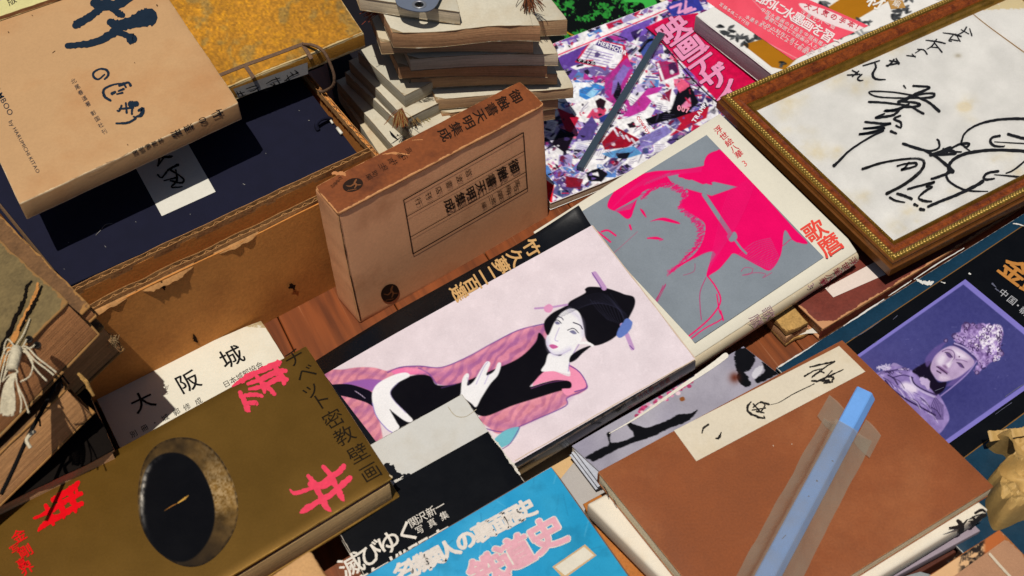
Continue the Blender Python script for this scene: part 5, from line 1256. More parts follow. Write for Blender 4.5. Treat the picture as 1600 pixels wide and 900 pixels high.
def build_kimono():
    t = .0165
    px = [(484, 560), (905, 328), (1087, 562), None]; hs = [.040, .0715, .0715, .040]
    P = corners([px[0], px[1], px[2], (640, 800)], [.040, .0715, .0715, .038]); P[3] = P[0]+P[2]-P[1]
    W_ = lambda u, v: -.008*np.clip((.34-u)/.34, 0, 1)**1.5*np.clip((.18-v)/.18, 0, 1)+.0085*np.clip((u-.74)/.26, 0, 1)**1.5*np.clip((.13-v)/.13, 0, 1)**1.6
    B = Body(P, W_); r = thing('kimono_book', 'large book showing a lady in pink kimono and black shawl under a black strip', 'book', np.mean(P, 0)-B.n*t)
    blk = mat('gloss_black', (12, 13, 16), rough=.27, spec=.3, var=.12, scale=22, coat=.3, wear=(120, 100, 84), wearw=.0005, bump=.06)
    slab('front_cover', B, blk, r, w0=0, w1=.0022, r=.0006, n=46, rc=.0015)
    slab('back_cover', B, blk, r, w0=t-.0022, w1=t, r=.0006, n=6, rc=.001)
    slab('page_block', B, mat('pages_dim', (150, 128, 96), rough=.85, pages=True, bump=.4), r, w0=.003, w1=t-.0022, u1=.988, v1=.985, v0=.012, r=.0002, n=46)
    slab('spine', B, blk, r, w0=.001, w1=t-.001, r=.0012, n=8, v0=1-.003/B.Lv)
    c = [(505.5, 583), (925, 352.5), (1086.5, 562), (672, 800)]
    sheet('cover_picture', B, c, PRINT, r, paint_kimono, step=1.05, off=.0003)
    strokes('picture_edge', B, [[(926, 353.5, 1.6), (1000, 449, 1.8), (1085, 559, 2.2)], [(1085, 562, 1.6), (1000, 610, 1.6), (900, 667, 1.6), (805, 720, 1.6)]], ink('worn_edge', (206, 184, 164), .7), r, off=.0005, rag=.5)
    go = ink('title_gold', (206, 162, 104), .45); dn = unit((-.86, .50)); rg = unit((.50, .83))
    letters('title_lettering', B, [('竹', 831, 388), ('久', 806, 403), ('夢', 783, 416), ('二', 762, 430), ('百', 738, 445), ('選', 717, 457)], go, r, 30, rg*.93, dn*.84, .03, off=.0004)
    S = side_on(B, 'v1', t); dn = unit((.85, -.48)); rd = ink('spine_red', (110, 26, 26), .6)
    letters('spine_lettering', S, run('竹久夢二百選', (1000, 617), (1042, 593)), rd, r, 9, unit((.86, -.46)), unit((.15, .9)), .0, off=.0012)
    letters('spine_lettering', S, run('日本の名画', (925, 658), (990, 622)), ink('spine_dim', (52, 44, 30), .6), r, 9, unit((.86, -.46)), unit((.15, .9)), .0, off=.0012)
build_kimono()

# =================================================================== castle booklet
def build_castle():
    px = [(145, 612), (408, 500), (486, 626), (212, 752)]
    B, r = soft('castle_booklet', 'cream booklet with large black characters set wide apart, half under the gold book', 'booklet', px, [.014]*4, .0125, mat('cream_cover', (232, 226, 208), rough=.6, var=.05, scale=24, stain=(206, 186, 146), stainamt=.25, wear=(190, 170, 130), wearw=.0007), PAGE_W, rc=.003, rag=.0006)
    bk = ink('castle_black', (24, 24, 26), .5); d = unit((.9, -.425)); dn = unit((.50, .86))
    letters('title_lettering', B, [('大', 223, 628), ('阪', 294, 597), ('城', 362, 558)], bk, r, 38, d, dn*.86, .012)
    letters('author_lettering', B, run('日本城郭協会', (354, 600), (405, 571)), bk, r, 12, unit((.87, -.49)), dn*.9, .0)
    letters('author_lettering', B, [('別', 209, 678), ('冊', 226, 669), ('・', 242, 661), ('城', 258, 653), ('郭', 276, 644), ('修', 292, 636), ('成', 310, 627)], bk, r, 12, unit((.87, -.49)), dn*.9, .0)
build_castle()

# =================================================================== gold mural book
def build_gold():
    t = .036; hs = [.095]*4
    px = [(-62, 836), (478, 540), (613, 747), None]
    gold = mat('gold_cover', (124, 90, 30), rough=.4, metal=.6, var=.1, scale=9, fine=500, bump=.05, coat=.12, wear=(196, 150, 70), wearw=.0009, spec=.35)
    B = Body(corners(px, hs)); r = thing('gold_mural_book', 'thick brownish gold book with pink red brush characters and a round dark bowl picture', 'book', np.mean(B.P, 0)-B.n*t)
    slab('front_cover', B, gold, r, w0=0, w1=.0028, r=.0011, n=20, rc=.0015)
    slab('back_cover', B, gold, r, w0=t-.0028, w1=t, r=.0011, n=8, u1=1.012, v1=1.006, rc=.0015)
    slab('page_block', B, mat('pages_warm', (222, 182, 126), rough=.8, pages=True, bump=.4, var=.08), r, w0=.0072, w1=t-.0028, u1=.99, v1=.997, r=.0003, n=6)
    slab('overhang_shade', B, mat('plum_overhang_shade', (112, 40, 62), rough=.6), r, w0=.0028, w1=.0074, u1=.988, v1=.990, r=.0004, n=6)  # plum band paints the shade that the cover overhang throws on the pages
    slab('spine', B, gold, r, w0=.001, w1=t-.001, v1=.01, r=.001, n=6)
    bk = ink('gold_black', (30, 22, 12), .5); dn = unit((.54, .84)); rg = unit((.87, -.49))
    letters('title_lettering', B, [('チ', 460, 559), ('ベ', 478, 584), ('ッ', 484, 609), ('ト', 502, 627), ('密', 521, 655), ('教', 538, 681), ('壁', 560, 709), ('画', 579, 738)], bk, r, 34, rg, dn*.86, .008, off=.0003)
    red = ink('brush_pink', (236, 62, 92), .45); scar = ink('brush_scarlet', (226, 8, 22), .45); tr = Z(300, 600, 3)
    strokes('brush_character', B, [[(460, 496, 8), (480, 512, 19), (530, 500, 19), (600, 470, 20), (690, 410, 27), (712, 384, 23)], [(508, 604, 9), (530, 592, 31), (580, 560, 28), (650, 520, 27), (720, 460, 30), (742, 440, 23)],
        [(545, 432, 20), (575, 470, 27), (600, 520, 27), (630, 575, 28), (650, 596, 11)], [(615, 388, 19), (650, 430, 27), (680, 490, 27), (700, 530, 30), (712, 548, 9)], [(556, 470, 31), (600, 480, 34), (650, 460, 31)]], red, r, tr=tr, off=.0004, rag=.2)
    tr2 = Z(300, 400, 3)
    strokes('brush_character', B, [[(190, 612, 8), (240, 580, 23), (330, 535, 27), (400, 505, 31), (415, 498, 16)], [(235, 590, 19), (270, 560, 31), (300, 548, 23)], [(262, 600, 16), (320, 580, 23), (400, 545, 27), (440, 540, 20)], [(270, 625, 16), (340, 610, 23), (405, 575, 28), (444, 580, 23)],
        [(225, 640, 20), (245, 680, 25), (262, 720, 28), (272, 730, 8)], [(250, 655, 20), (300, 650, 20), (330, 660, 14)], [(340, 600, 22), (370, 630, 23), (388, 650, 17)], [(300, 560, 19), (330, 600, 22), (340, 640, 17)], [(258, 690, 16), (300, 690, 20), (305, 700, 9)], [(390, 520, 23), (420, 560, 23), (432, 600, 20)]], red, r, tr=tr2, off=.0004, rag=.25)
    tr3 = Z(0, 600, 3)
    strokes('brush_character', B, [[(160, 630, 12), (230, 600, 23), (300, 555, 25), (380, 515, 25)], [(180, 690, 9), (210, 660, 27), (290, 615, 28), (350, 580, 27), (384, 560, 23)], [(250, 545, 27), (290, 520, 31), (340, 490, 31), (368, 462, 19)], [(215, 570, 20), (240, 620, 27), (250, 660, 16)], [(280, 540, 23), (295, 600, 27), (300, 630, 12)], [(330, 500, 23), (345, 560, 27), (355, 600, 16)], [(355, 480, 19), (360, 510, 14)]], scar, r, tr=tr3, off=.0004, rag=.25)
    dn2 = unit((.5, .86)); rg2 = unit((.86, -.5))
    letters('caption_lettering', B, [('金', 30, 838, 24), ('剛', 40, 862, 24), ('界', 42, 888, 24), ('写', 24, 858, 18), ('真', 34, 880, 18)], scar, r, 22, rg2, dn2*.86, .02, off=.0003)
    def bowl(p):
        p.C[:] = (112, 80, 26)
    th = np.linspace(0, 2*math.pi, 90)[:-1]
    def loop(cx, cy, a, b, ang, wob=0.):
        c, s = math.cos(ang), math.sin(ang); k = 1+wob*np.sin(3*th+1)+wob*np.sin(5*th)
        x = a*np.cos(th)*k; y = b*np.sin(th)*k; return np.stack([cx+x*c-y*s, cy+x*s+y*c], 1)
    def paint_bowl(p):
        out = loop(292, 784, 78, 102, -.16, .012); inn = loop(276, 792, 58, 86, -.14, .01)
        n = p.n(3, 2, 3); n2 = p.n(16, 5, 3)
        ang = np.arctan2(p.y-784, p.x-292)
        rim = np.array((108, 80, 38))*(.5+n2)[:, None]
        bright = np.clip(np.cos(ang+.35), 0, 1)**2*np.clip((n-.3)*2.6, 0, 1)*np.clip(p.n(30, 6)*2-.35, 0, 1)
        rim = rim*(1-bright[:, None]*.5)+np.array((214, 190, 156))*bright[:, None]*.5
        dk = np.clip(np.cos(ang-1.7), 0, 1)*.85+np.clip(np.cos(ang+1.9), 0, 1)**2*.5; dk = np.clip(dk, 0, .9); rim = rim*(1-dk[:, None])+np.array((34, 28, 24))*dk[:, None]
        p.C[:] = rim
        idx, d = p.sd(out, 4)
        e = np.exp(-((d-1.5)/1.6)**2)*np.clip(p.n(5, 8)*2-.5, 0, 1)
        p._put(idx, e*.8, np.array((24, 18, 14)))
        p.fill(inn, (12, 12, 15), sm=False, soft=2); idx, d = p.sd(inn, 3)
        cc = np.clip((-ang[idx]-.2), 0, 1)
        e = np.exp(-((d-3)/3.5)**2)*np.clip(np.cos(ang[idx]+2.95), 0, 1)**6*np.clip(p.n(6, 4)[idx]*2-.35, 0, 1); p._put(idx, e*.95, np.array((216, 206, 190)))
        p.line([(257, 798, .6), (268, 791, 1.8), (276, 787, 1.2)], (150, 98, 40)); p.line([(278, 786, 1.8), (287, 780, 3), (295, 774, .6)], (206, 156, 70))
    o = loop(292, 784, 78, 102, -.16, .012)
    # an oval print: rings of points from the outline to the centre
    R_ = 60; ks = np.linspace(1, 0, R_+1)[:-1]; ctr = o.mean(0)
    oo = smooth(o, True, 4); V2 = np.concatenate([ctr+(oo-ctr)*k for k in ks]+[ctr[None]]); m = len(oo)
    V = B(V2[:, 0], V2[:, 1], .0003); x, y = proj(V); pt = Paint(x, y, (0, 0, 0)); paint_bowl(pt)
    Fc = [[a*m+i, a*m+(i+1) % m, (a+1)*m+(i+1) % m, (a+1)*m+i] for a in range(R_-1) for i in range(m)]+[[(R_-1)*m+i, (R_-1)*m+(i+1) % m, R_*m] for i in range(m)]
    mesh('bowl_picture', V, Fc, PRINT, r, True, None, {'Col': pt.out()})
    sheet_ = [[(609, 743, 1.6), (612, 746, 2.2), (612.5, 747, 1)]]
    strokes('corner_wear', B, sheet_, ink('pale_wear', (206, 186, 150), .8), r, off=.0005, rag=.6)
build_gold()

# =================================================================== black photo book
def build_blackbook():
    t = .0135; px = [(480, 748), (722, 616), (856, 803), None]; hs = [.057, .0655, .066, 0]
    wht = mat('grey_white', (206, 204, 198), rough=.55, var=.04, scale=40, fine=500, stain=(180, 168, 146), stainamt=.35)
    B, r = soft('black_photo_book', 'black and off white photo book with torn edge, between gold and blue books', 'book', px, hs, t, mat('black_paper', (11, 13, 18), rough=.45, spec=.08, var=.12, scale=40, bump=.08, wear=(190, 182, 170), wearw=.0010), PAGE_W, rag=.0018, board=.0006, rc=.001)
    q = [(500, 739), (721.5, 617), (763, 674), (545, 795)]
    sheet('title_panel', B, q, wht, r, off=.0002)
    # chipped ink border and torn edge
    bkm = ink('panel_black', (18, 20, 26), .45)
    strokes('chipped_border', B, [[(640, 742, 4), (628, 745, 8), (616, 744, 12), (609, 733, 14), (604, 728, 10)], [(604, 735, 10), (612, 740, 14), (620, 742, 10)]], bkm, r, off=.0004, rag=.4)
    whi = ink('chip_white', (214, 208, 196), .8)
    strokes('worn_edge', B, [[(768, 683, 1), (776, 692, 3.5), (784, 702, 1.2), (794, 717, 3), (803, 728, 4), (812, 742, 2)], [(616, 753, 1.5), (622, 750, 2.2), (630, 744, 1)], [(610, 752, 2), (615, 757, 1.4), (612, 760, 1)]], whi, r, off=.0005, rag=.7)
    strokes('damp_stain', B, [[(700, 636, 1), (712, 650, 1.4), (728, 651, 1), (744, 640, 1)]], ink('damp', (176, 166, 144), .8), r, off=.0004, rag=.3)
    wt = ink('title_cream', (226, 218, 206), .5); d = unit((.87, -.49)); dn = unit((.45, .84))
    letters('title_lettering', B, [('滅', 549, 884), ('び', 579, 866), ('ゆ', 608, 848), ('く', 637, 832)], wt, r, 40, d, dn*.9, .018, off=.0003)
    letters('title_lettering', B, [('蒸', 566, 918), ('気', 598, 899), ('機', 629, 880), ('関', 660, 862), ('車', 692, 844)], wt, r, 40, d, dn*.9, .03, off=.0003)
    letters('author_lettering', B, [('関', 646, 816), ('沢', 659, 808.5), ('新', 673.5, 800), ('一', 687.5, 791.5)], wt, r, 16.5, d, dn, .01, off=.0003)
    letters('author_lettering', B, [('写', 656, 828), ('真', 675, 817.5), ('集', 694, 806)], wt, r, 14, d, dn, .01, off=.0003)
build_blackbook()

# =================================================================== blue railway book
def build_blue():
    t = .010; px = [(400, 1000), (862, 728), (1008, 934), None]; hs = [.079]*4
    def pb(p):
        p.C[:] = (52, 158, 206); n = p.n(60, 2, 3); k = np.clip((p.x-760)/160, 0, 1); p.C += ((n-.5)*46)[:, None]*np.array((1., .7, .4))
        p.C = p.C*(1-k[:, None]*.45)+np.array((34, 150, 190))*k[:, None]*.45
        f = p.n(26, 9, 4); g = np.clip((f-.6)*4, 0, 1)*.25; p.C = p.C*(1-g[:, None])+np.array((24, 96, 130))*g[:, None]
        R_ = np.random.default_rng(2)
        for i in range(50):
            x, y = R_.uniform(600, 980), R_.uniform(740, 920); l = R_.uniform(10, 46); a = R_.normal(-1.0, .6)
            p.line([(x, y), (x+l*math.cos(a), y+l*math.sin(a))], (34, 104, 140) if R_.random() < .6 else (120, 196, 226), R_.uniform(.5, 1.2), a=R_.uniform(.2, .6))
    B, r = soft('blue_railway_book', 'sky blue scratched book with pink and white block lettering at the lower edge', 'book', px, hs, t, mat('blue_card', (110, 88, 70), rough=.5), PAGE_DK, rc=.003, board=.0012)
    c = lambda u, v: proj(B.Q(np.float64(u), np.float64(v), 0.))
    sheet('cover_picture', B, [c(.004, .004), c(.996, .006), c(.995, .994), c(.004, .994)], PRINT, r, pb, step=1.6)
    d = unit((.88, -.475)); dn = unit((.5, .87)); wt = ink('block_cream', (224, 214, 204), .5); pk = ink('block_pink', (226, 166, 178), .5)
    T1 = [('名', 632, 893), ('機', 655, 882), ('関', 678, 872), ('人', 701, 860), ('の', 728, 845), ('裏', 755, 831), ('面', 779, 819), ('歴', 800, 808), ('史', 820, 797)]
    letters('title_lettering', B, T1, wt, r, 35, d, dn*.9, .062, off=.0004)
    T2 = [('鉄', 762, 893), ('道', 805, 866), ('史', 854, 836)]
    letters('title_lettering', B, T2, wt, r, 60, d, dn*.9, .085, off=.0005); letters('title_lettering', B, T2, pk, r, 60, d, dn*.9, .05, off=.0007)
    sheet('title_slip', B, [(863, 886), (914, 851), (932, 868), (881, 905)], mat('slip_orange', (206, 170, 120), rough=.6), r, off=.0004)
    sheet('title_slip', B, [(867, 886.5), (912.5, 855), (928, 868.5), (883, 900)], mat('slip_pale', (222, 214, 196), rough=.6, var=.06, scale=60), r, off=.0007)
build_blue()
def build_worn_corner():
    px = [(330, 960), (485, 857), (515, 905), (400, 1010)]
    B = Body(corners(px, [.115]*4)); t = .06; r = thing('worn_slipcase', 'scuffed tan slipcase corner poking up from the lower edge before the gold book', 'slipcase', np.mean(B.P, 0)-B.n*t)
    m = mat('scuffed_tan', (206, 158, 104), rough=.8, var=.16, scale=40, bump=.4, wear=(150, 100, 56), wearw=.003, stain=(160, 106, 58), stainamt=.5)
    slab('case', B, m, r, w0=0, w1=t, r=.003, rc=.006, n=14, rag=.002)
build_worn_corner()

# =================================================================== right: brown notebook with slip, stick, books below
def build_brown():
    t = .0175; px = [(934, 737), (1316, 531), (1553, 760), None]; hs = [.084]*4
    cov = mat('brown_paper', (138, 74, 36), rough=.7, var=.15, scale=26, fine=520, bump=.4, stain=(162, 98, 56), stainamt=.5, wear=(180, 116, 70), wearw=.0007)
    B, r = hard('brown_notebook', 'plain chestnut brown book with a pale brushed title slip, under the blue stick', 'book', px, hs, t, cov, mat('pages_ivory', (244, 230, 194), rough=.8, pages=True, bump=.4, var=.08), spine='v0', board=.0016, inset=.0006, r=.0007, rc=.001)
    slip = mat('title_slip_paper', (218, 206, 184), rough=.8, var=.06, scale=40, fine=400, stain=(196, 168, 116), stainamt=.3)
    sheet('title_slip', B, [(1053, 673), (1311, 541), (1352, 581), (1088, 721)], slip, r, off=.0004)
    a = Z(1200, 350, 3); b = Z(860, 530, 3)
    st = [[(*a(x, y), w/3) for x, y, w in s] for s in (
        [(195, 672, 6), (240, 662, 9), (312, 646, 7)], [(312, 646, 8), (270, 672, 7), (215, 712, 9), (205, 722, 5)], [(170, 716, 8), (215, 690, 6), (255, 680, 5)], [(205, 738, 9), (255, 735, 6), (275, 715, 6), (300, 690, 6)], [(225, 742, 6), (270, 722, 8), (352, 684, 5)],
        [(255, 738, 12), (285, 735, 10)], [(282, 715, 12), (306, 722, 10), (300, 735, 8)], [(262, 748, 9), (300, 742, 11)], [(240, 690, 6), (262, 700, 7)])]
    st += [[(1272, 600.5, 1.5), (1240, 616, 1.4), (1218, 629, .9), (1204, 633, .8)]]
    st += [[(*b(x, y), w/3) for x, y, w in s] for s in (
        [(940, 296, 6), (924, 318, 10), (930, 345, 11), (970, 366, 10), (1002, 372, 9), (1000, 362, 5)], [(985, 296, 8), (1025, 308, 9)], [(950, 322, 6), (980, 300, 6), (1005, 310, 6), (985, 345, 7)], [(950, 305, 6), (985, 345, 8)], [(945, 335, 6), (1008, 325, 6)], [(965, 340, 8), (1000, 348, 7)],
        [(740, 402, 9), (718, 418, 9), (710, 442, 6)], [(800, 440, 6), (790, 464, 12), (774, 468, 5)])]
    strokes('title_lettering', B, st, ink('slip_ink', (38, 34, 32), .7), r, off=.0007, rag=.35)
    strokes('speck', B, [[(1208, 696.5, 1.3), (1208.6, 697, 1.3)], [(1237, 694, 1), (1237.5, 694.4, 1)]], ink('speck_white', (224, 206, 180), .8), r, off=.0004)
    # title slip strings of the spine edge
    Su = side_on(B, 'u0', t)
    strokes('binding_thread', Su, [[(947, 757, 1), (953, 768, 1.6), (955, 775, 1)], [(962, 777, 1), (967, 786, 1.6)]], INK, r, off=.0026)
    return B
BR = build_brown()
def build_under_brown():
    # white book just below
    px = [(917, 786), (1290, 585), (1546, 795), None]; B = Body(corners(px, [.066]*4)); t = .0235
    r = thing('white_ink_book', 'white soft book with black ink leaves on its lower edge, directly under the brown notebook', 'book', np.mean(B.P, 0)-B.n*t)
    wt = mat('white_matte', (228, 218, 200), rough=.7, var=.05, scale=50, fine=500, bump=.2, stain=(222, 190, 146), stainamt=.25)
    slab('cover', B, wt, r, w0=0, w1=t, r=.004, n=14, rc=.002)
    S = side_on(B, 'v1', t)
    st = [[(1482, 823, 3), (1494, 822, 6), (1500, 818, 3)], [(1495, 812, 6), (1500, 818, 8), (1501, 826, 8), (1498, 832, 3)], [(1500, 822, 5), (1510, 810, 2)], [(1517, 815, 5), (1524, 812, 8), (1534, 803, 6)], [(1518, 806, 3), (1522, 813, 5), (1518, 822, 3)], [(1522, 800, 4), (1532, 795, 5), (1538, 798, 3)], [(1528, 808, 6), (1538, 803, 5)]]
    strokes('ink_leaves', S, st, ink('leaf_grey', (62, 62, 64), .6), r, off=.0012, rag=.15)
    # lavender book, end showing below
    px = [(1240, 900), (1500, 812), (1532, 830), None]; px = [(1330, 912), (1516, 812), (1532, 829), None]
    B2 = Body(corners(px, [.040]*4)); r = thing('lavender_booklet', 'lavender grey booklet edge below the white ink book', 'booklet', np.mean(B2.P, 0)-B2.n*.012)
    lav = mat('lavender', (158, 144, 156), rough=.6, var=.06, scale=30)
    slab('cover', B2, lav, r, w0=0, w1=.012, r=.001, n=8)
    px = [(1330, 945), (1513, 838), (1522, 846), None]; B3 = Body(corners(px, [.024]*4)); r = thing('dark_red_book', 'dark red brown book edge below the lavender booklet', 'book', np.mean(B3.P, 0)-B3.n*.02)
    slab('cover', B3, mat('dark_red_board', (84, 40, 26), rough=.6, var=.2, scale=60), r, w0=0, w1=.02, r=.001, n=6)
    px = [(1330, 925), (1438, 893), (1462, 900), None]; B3 = Body(corners(px, [.041]*4)); r = thing('grey_card', 'small pale grey card below the lavender booklet at the lower edge', 'card', np.mean(B3.P, 0)-B3.n*.002)
    slab('card', B3, mat('grey_card', (150, 156, 158), rough=.5), r, w0=0, w1=.002, r=.0005, n=4)
    # ochre board left of the white book
    px = [(905, 790), (1180, 640), (1330, 780), None]; px = [(911, 787), (1150, 655), (1290, 870), None]
    B4 = Body(corners(px, [.037]*4)); r = thing('ochre_board_book', 'ochre brown board edge showing left of the white ink book', 'book', np.mean(B4.P, 0)-B4.n*.03)
    slab('cover', B4, mat('ochre_board', (186, 112, 42), rough=.55, var=.2, scale=40, bump=.2), r, w0=0, w1=.003, r=.001, n=8); slab('page_block', B4, PAGE, r, w0=.003, w1=.03, u0=.01, v0=.01, u1=.99, v1=.99, r=.0004, n=6)
build_under_brown()

def paint_plum(p):
    n = p.n(40, 2, 4); p.C[:] = (166, 162, 176); p.C += ((n-.5)*44)[:, None]
    f = np.clip((p.n(90, 4, 2)-.45)*3, 0, 1); p.C = p.C*(1-f[:, None]*.3)+np.array((132, 128, 164))*f[:, None]*.3
    bk = (16, 16, 20)
    p.fill([(914, 715), (940, 700), (952, 694), (948, 678), (954, 676), (956, 692), (990, 682), (980, 664), (984, 660), (1008, 668), (1030, 662), (1060, 648), (1078, 646), (1090, 640), (1078, 656), (1060, 664), (1040, 672), (1020, 682), (990, 692), (960, 704), (930, 720), (922, 718)], bk, rag=1.2)
    p.fill([(1150, 548), (1162, 543), (1176, 550), (1180, 562), (1176, 574), (1168, 580), (1152, 582), (1148, 570)], bk, rag=3); p.fill([(1150, 588), (1160, 580), (1170, 590), (1172, 602), (1160, 602)], bk, rag=3); p.fill([(1190, 566), (1206, 570), (1220, 580), (1205, 590), (1185, 598), (1180, 590), (1194, 580)], bk, rag=3); p.fill([(1174, 586), (1180, 576), (1192, 570), (1190, 582), (1180, 592)], (206, 204, 214), rag=2)
    d = np.hypot(p.x-1148, p.y-590); g = np.exp(-(d/8)**2)*.9; p.C = p.C*(1-g[:, None])+np.array((96, 40, 24))*g[:, None]
    R_ = np.random.default_rng(4)
    for i in range(46):
        t = R_.uniform(0, 1); x = 992+t*90+R_.normal(0, 3.5); y = 650-t*58+R_.normal(0, 4); s = R_.uniform(1.5, 4)
        c = [(206, 66, 122), (228, 150, 184), (170, 50, 96), (238, 206, 216)][R_.integers(0, 4)]
        p.fill([(x+s*math.cos(a), y+s*.8*math.sin(a)) for a in np.linspace(0, 6.28, 7)[:-1]], c, a=.9, rag=.6)
    p.fill([(1062, 622), (1068, 620), (1070, 625), (1064, 627)], (140, 82, 40))
def build_plum():
    t = .022; px = [(893, 695), (1162, 541), (1228, 588), None]; px = [(893, 697), (1162, 541), (1262, 620), None]; h = .037
    B, r = soft('plum_blossom_book', 'grey lilac book with black plum branch and pink blossom, half under the brown notebook', 'book', px, [h]*4, t, mat('lilac_cover', (150, 148, 160), rough=.35), mat('pages_fore', (212, 200, 186), rough=.7, pages=True, var=.1, bump=.5), rc=.001, board=.0008)
    c = lambda u, v: proj(B.Q(np.float64(u), np.float64(v), 0.))
    sheet('cover_picture', B, [c(.002, .002), c(.998, .002), c(.998, .99), c(.002, .99)], PRINT, r, paint_plum, step=1.2)
    # clear jacket turned over the edge: white strip and grey sheen
    strokes('jacket_edge', B, [[(952, 678, 1), (1000, 650, 3), (1060, 608, 5), (1110, 574, 8), (1134, 556, 9)]], mat('jacket_white', (232, 226, 214), rough=.3, coat=.3), r, off=.0007, rag=.05)
    mb = MB()
    for k, (dx, dz) in enumerate(((0, -.004), (-4, -.009), (-7, -.014))):
        a = at(897+dx, 703+4*k, h-.003-.005*k); b = at(938+dx, 757+4*k, h-.003-.005*k); w = unit(np.cross(b-a, [0, 0, 1]))*.02
        mb.prism([a, b, b-w, a-w], [p-np.array([0, 0, .0008]) for p in (a, b, b-w, a-w)])
    mb.build('loose_leaf', mat('leaf_clear', (196, 200, 212), rough=.25, coat=.3), r)
    B2, r = soft('tan_card', 'plain tan booklet corner between the kimono book and the plum blossom book', 'booklet', [(760, 762), (893, 690), (930, 735), None], [.012]*4, .011, mat('tan_card', (216, 178, 126), rough=.7, var=.06, scale=30), PAGE_W)
    B3, r = soft('grey_leaflet', 'pale grey leaflet under the left end of the plum blossom book', 'leaflet', [(858, 770), (905, 712), (960, 790), (900, 830)], [.0155]*4, .003, mat('pale_grey', (182, 176, 172), rough=.6, var=.05), PAGE_W)
build_plum()

# =================================================================== big statue book
def paint_statue(p):
    n = p.n(70, 3, 3); p.C[:] = (64, 64, 124); p.C += ((n-.5)*20)[:, None]; n1 = p.n(4, 3, 2); p.C += ((n1-.5)*9)[:, None]
    g = np.clip((p.y-520)/140, 0, 1)*np.clip((1470-p.x)/120, 0, 1); p.C = p.C*(1-g[:, None]*.6)+np.array((120, 100, 158))*g[:, None]*.6
    lt = (126, 118, 196)
    q = [(1508, 437), (1664, 566), (1430, 730), (1290, 590)]
    for i in range(4): p.line([q[i], q[(i+1) % 4]], lt, 15 if i < 3 else 9, sm=False)
    tr = lambda x, y: (1340+x/4.615, 430+y/4.615)
    def F(pts, c, **k): p.fill([tr(*a) for a in pts], c, **k)
    def Ln(pts, c, w, **k): p.line([tr(*a) for a in pts], c, w, **k)
    pu = (142, 122, 182); hi = (232, 220, 238); dkk = (22, 14, 34); mid = (104, 84, 150)
    nb = p.n(5, 5, 3)
    # body robe
    body = np.array(pu)+((p.n(12, 4, 3)-.5)*70)[:, None]
    F([(130, 715), (180, 690), (240, 650), (330, 665), (400, 690), (450, 720), (520, 790), (600, 880), (660, 1010), (640, 1080), (560, 1150), (420, 1040), (280, 900), (190, 780)], body, soft=2)
    for k in range(12): Ln([(150+k*14, 720-k*4), (170+k*16, 700-k*3), (200+k*16, 690)], (60, 46, 96), 1.1, a=.6)
    F([(310, 790), (350, 770), (420, 800), (430, 840), (390, 850), (330, 820)], hi, soft=6, a=.9)
    Ln([(200, 760), (260, 830), (360, 900), (470, 960), (560, 1010)], (40, 26, 66), 2.4); Ln([(250, 740), (330, 720), (400, 740)], (60, 44, 96), 1.6)
    Ln([(380, 735), (400, 790), (470, 840), (560, 880)], (206, 194, 224), 3, a=.7); Ln([(390, 735), (412, 785), (480, 828), (570, 864)], (50, 36, 76), 2)
    for k in range(8): Ln([(560+k*8, 880+k*8), (530+k*12, 960+k*6), (560+k*8, 1040)], (54, 40, 88), 1.3, a=.7)
    # neck shadow
    F([(395, 690), (470, 640), (530, 620), (540, 700), (580, 770), (640, 770), (620, 830), (570, 860), (530, 820), (470, 760), (430, 720)], dkk, soft=2)
    F([(450, 740), (480, 735), (520, 770), (510, 820), (470, 790)], (190, 170, 210), rag=3)
    # veil sides
    F([(490, 600), (560, 520), (640, 480), (610, 520), (540, 620), (500, 660)], mid, soft=3, a=.8); F([(860, 600), (800, 700), (720, 780), (640, 800), (700, 740), (800, 640)], mid, soft=3, a=.85); Ln([(870, 600), (800, 700), (690, 800), (600, 870)], (150, 130, 190), 2)
    # face
    face = np.array((180, 156, 194))+((p.n(10, 6, 2)-.5)*30)[:, None]
    F([(530, 640), (560, 580), (620, 530), (690, 510), (770, 550), (830, 600), (840, 640), (790, 690), (720, 740), (640, 765), (580, 760), (545, 720), (525, 680)], face, soft=2)
    F([(570, 610), (610, 570), (640, 590), (620, 640), (585, 650)], (240, 232, 244), soft=8, a=.7); F([(690, 530), (760, 560), (800, 600), (740, 600), (700, 570)], (236, 226, 242), soft=8, a=.8); F([(600, 720), (660, 735), (640, 755), (590, 750)], (240, 226, 240), soft=6, a=.5)
    Ln([(610, 550), (650, 535), (690, 550), (700, 590), (680, 620), (655, 650)], (88, 60, 110), 1.3, a=.8)
    F([(636, 560), (660, 566), (680, 590), (665, 596), (645, 580)], (96, 72, 124)); Ln([(630, 556), (660, 562), (684, 592)], (44, 28, 60), 1.1)
    F([(718, 632), (745, 640), (765, 668), (742, 662)], (96, 72, 124)); Ln([(716, 630), (745, 638), (768, 668)], (44, 28, 60), 1.1); Ln([(710, 610), (750, 612), (790, 625)], (110, 80, 130), 1.1, a=.8)
    F([(616, 652), (632, 650), (646, 664), (642, 672), (624, 664)], (130, 98, 140), soft=4); F([(640, 640), (668, 620), (690, 600), (670, 650), (655, 665)], (244, 236, 246), soft=4, a=.8)
    F([(575, 655), (600, 660), (640, 690), (655, 704), (630, 705), (595, 685)], (126, 90, 140), soft=2); Ln([(570, 660), (605, 680), (645, 712)], (30, 16, 38), 1.3); Ln([(572, 690), (600, 706)], (60, 36, 70), 2)
    F([(729, 584), (737, 582), (737, 592), (729, 592)], (90, 62, 100))
    # diadem bands and crown
    for k in range(5): Ln([(690+k*9, 500-k*9), (760+k*10, 528-k*8), (830+k*9, 580-k*7), (870+k*7, 622-k*6)], (178, 160, 206) if k % 2 else (70, 52, 104), 2.2)
    cr = np.array((150, 124, 182))+((nb-.5)*170)[:, None]
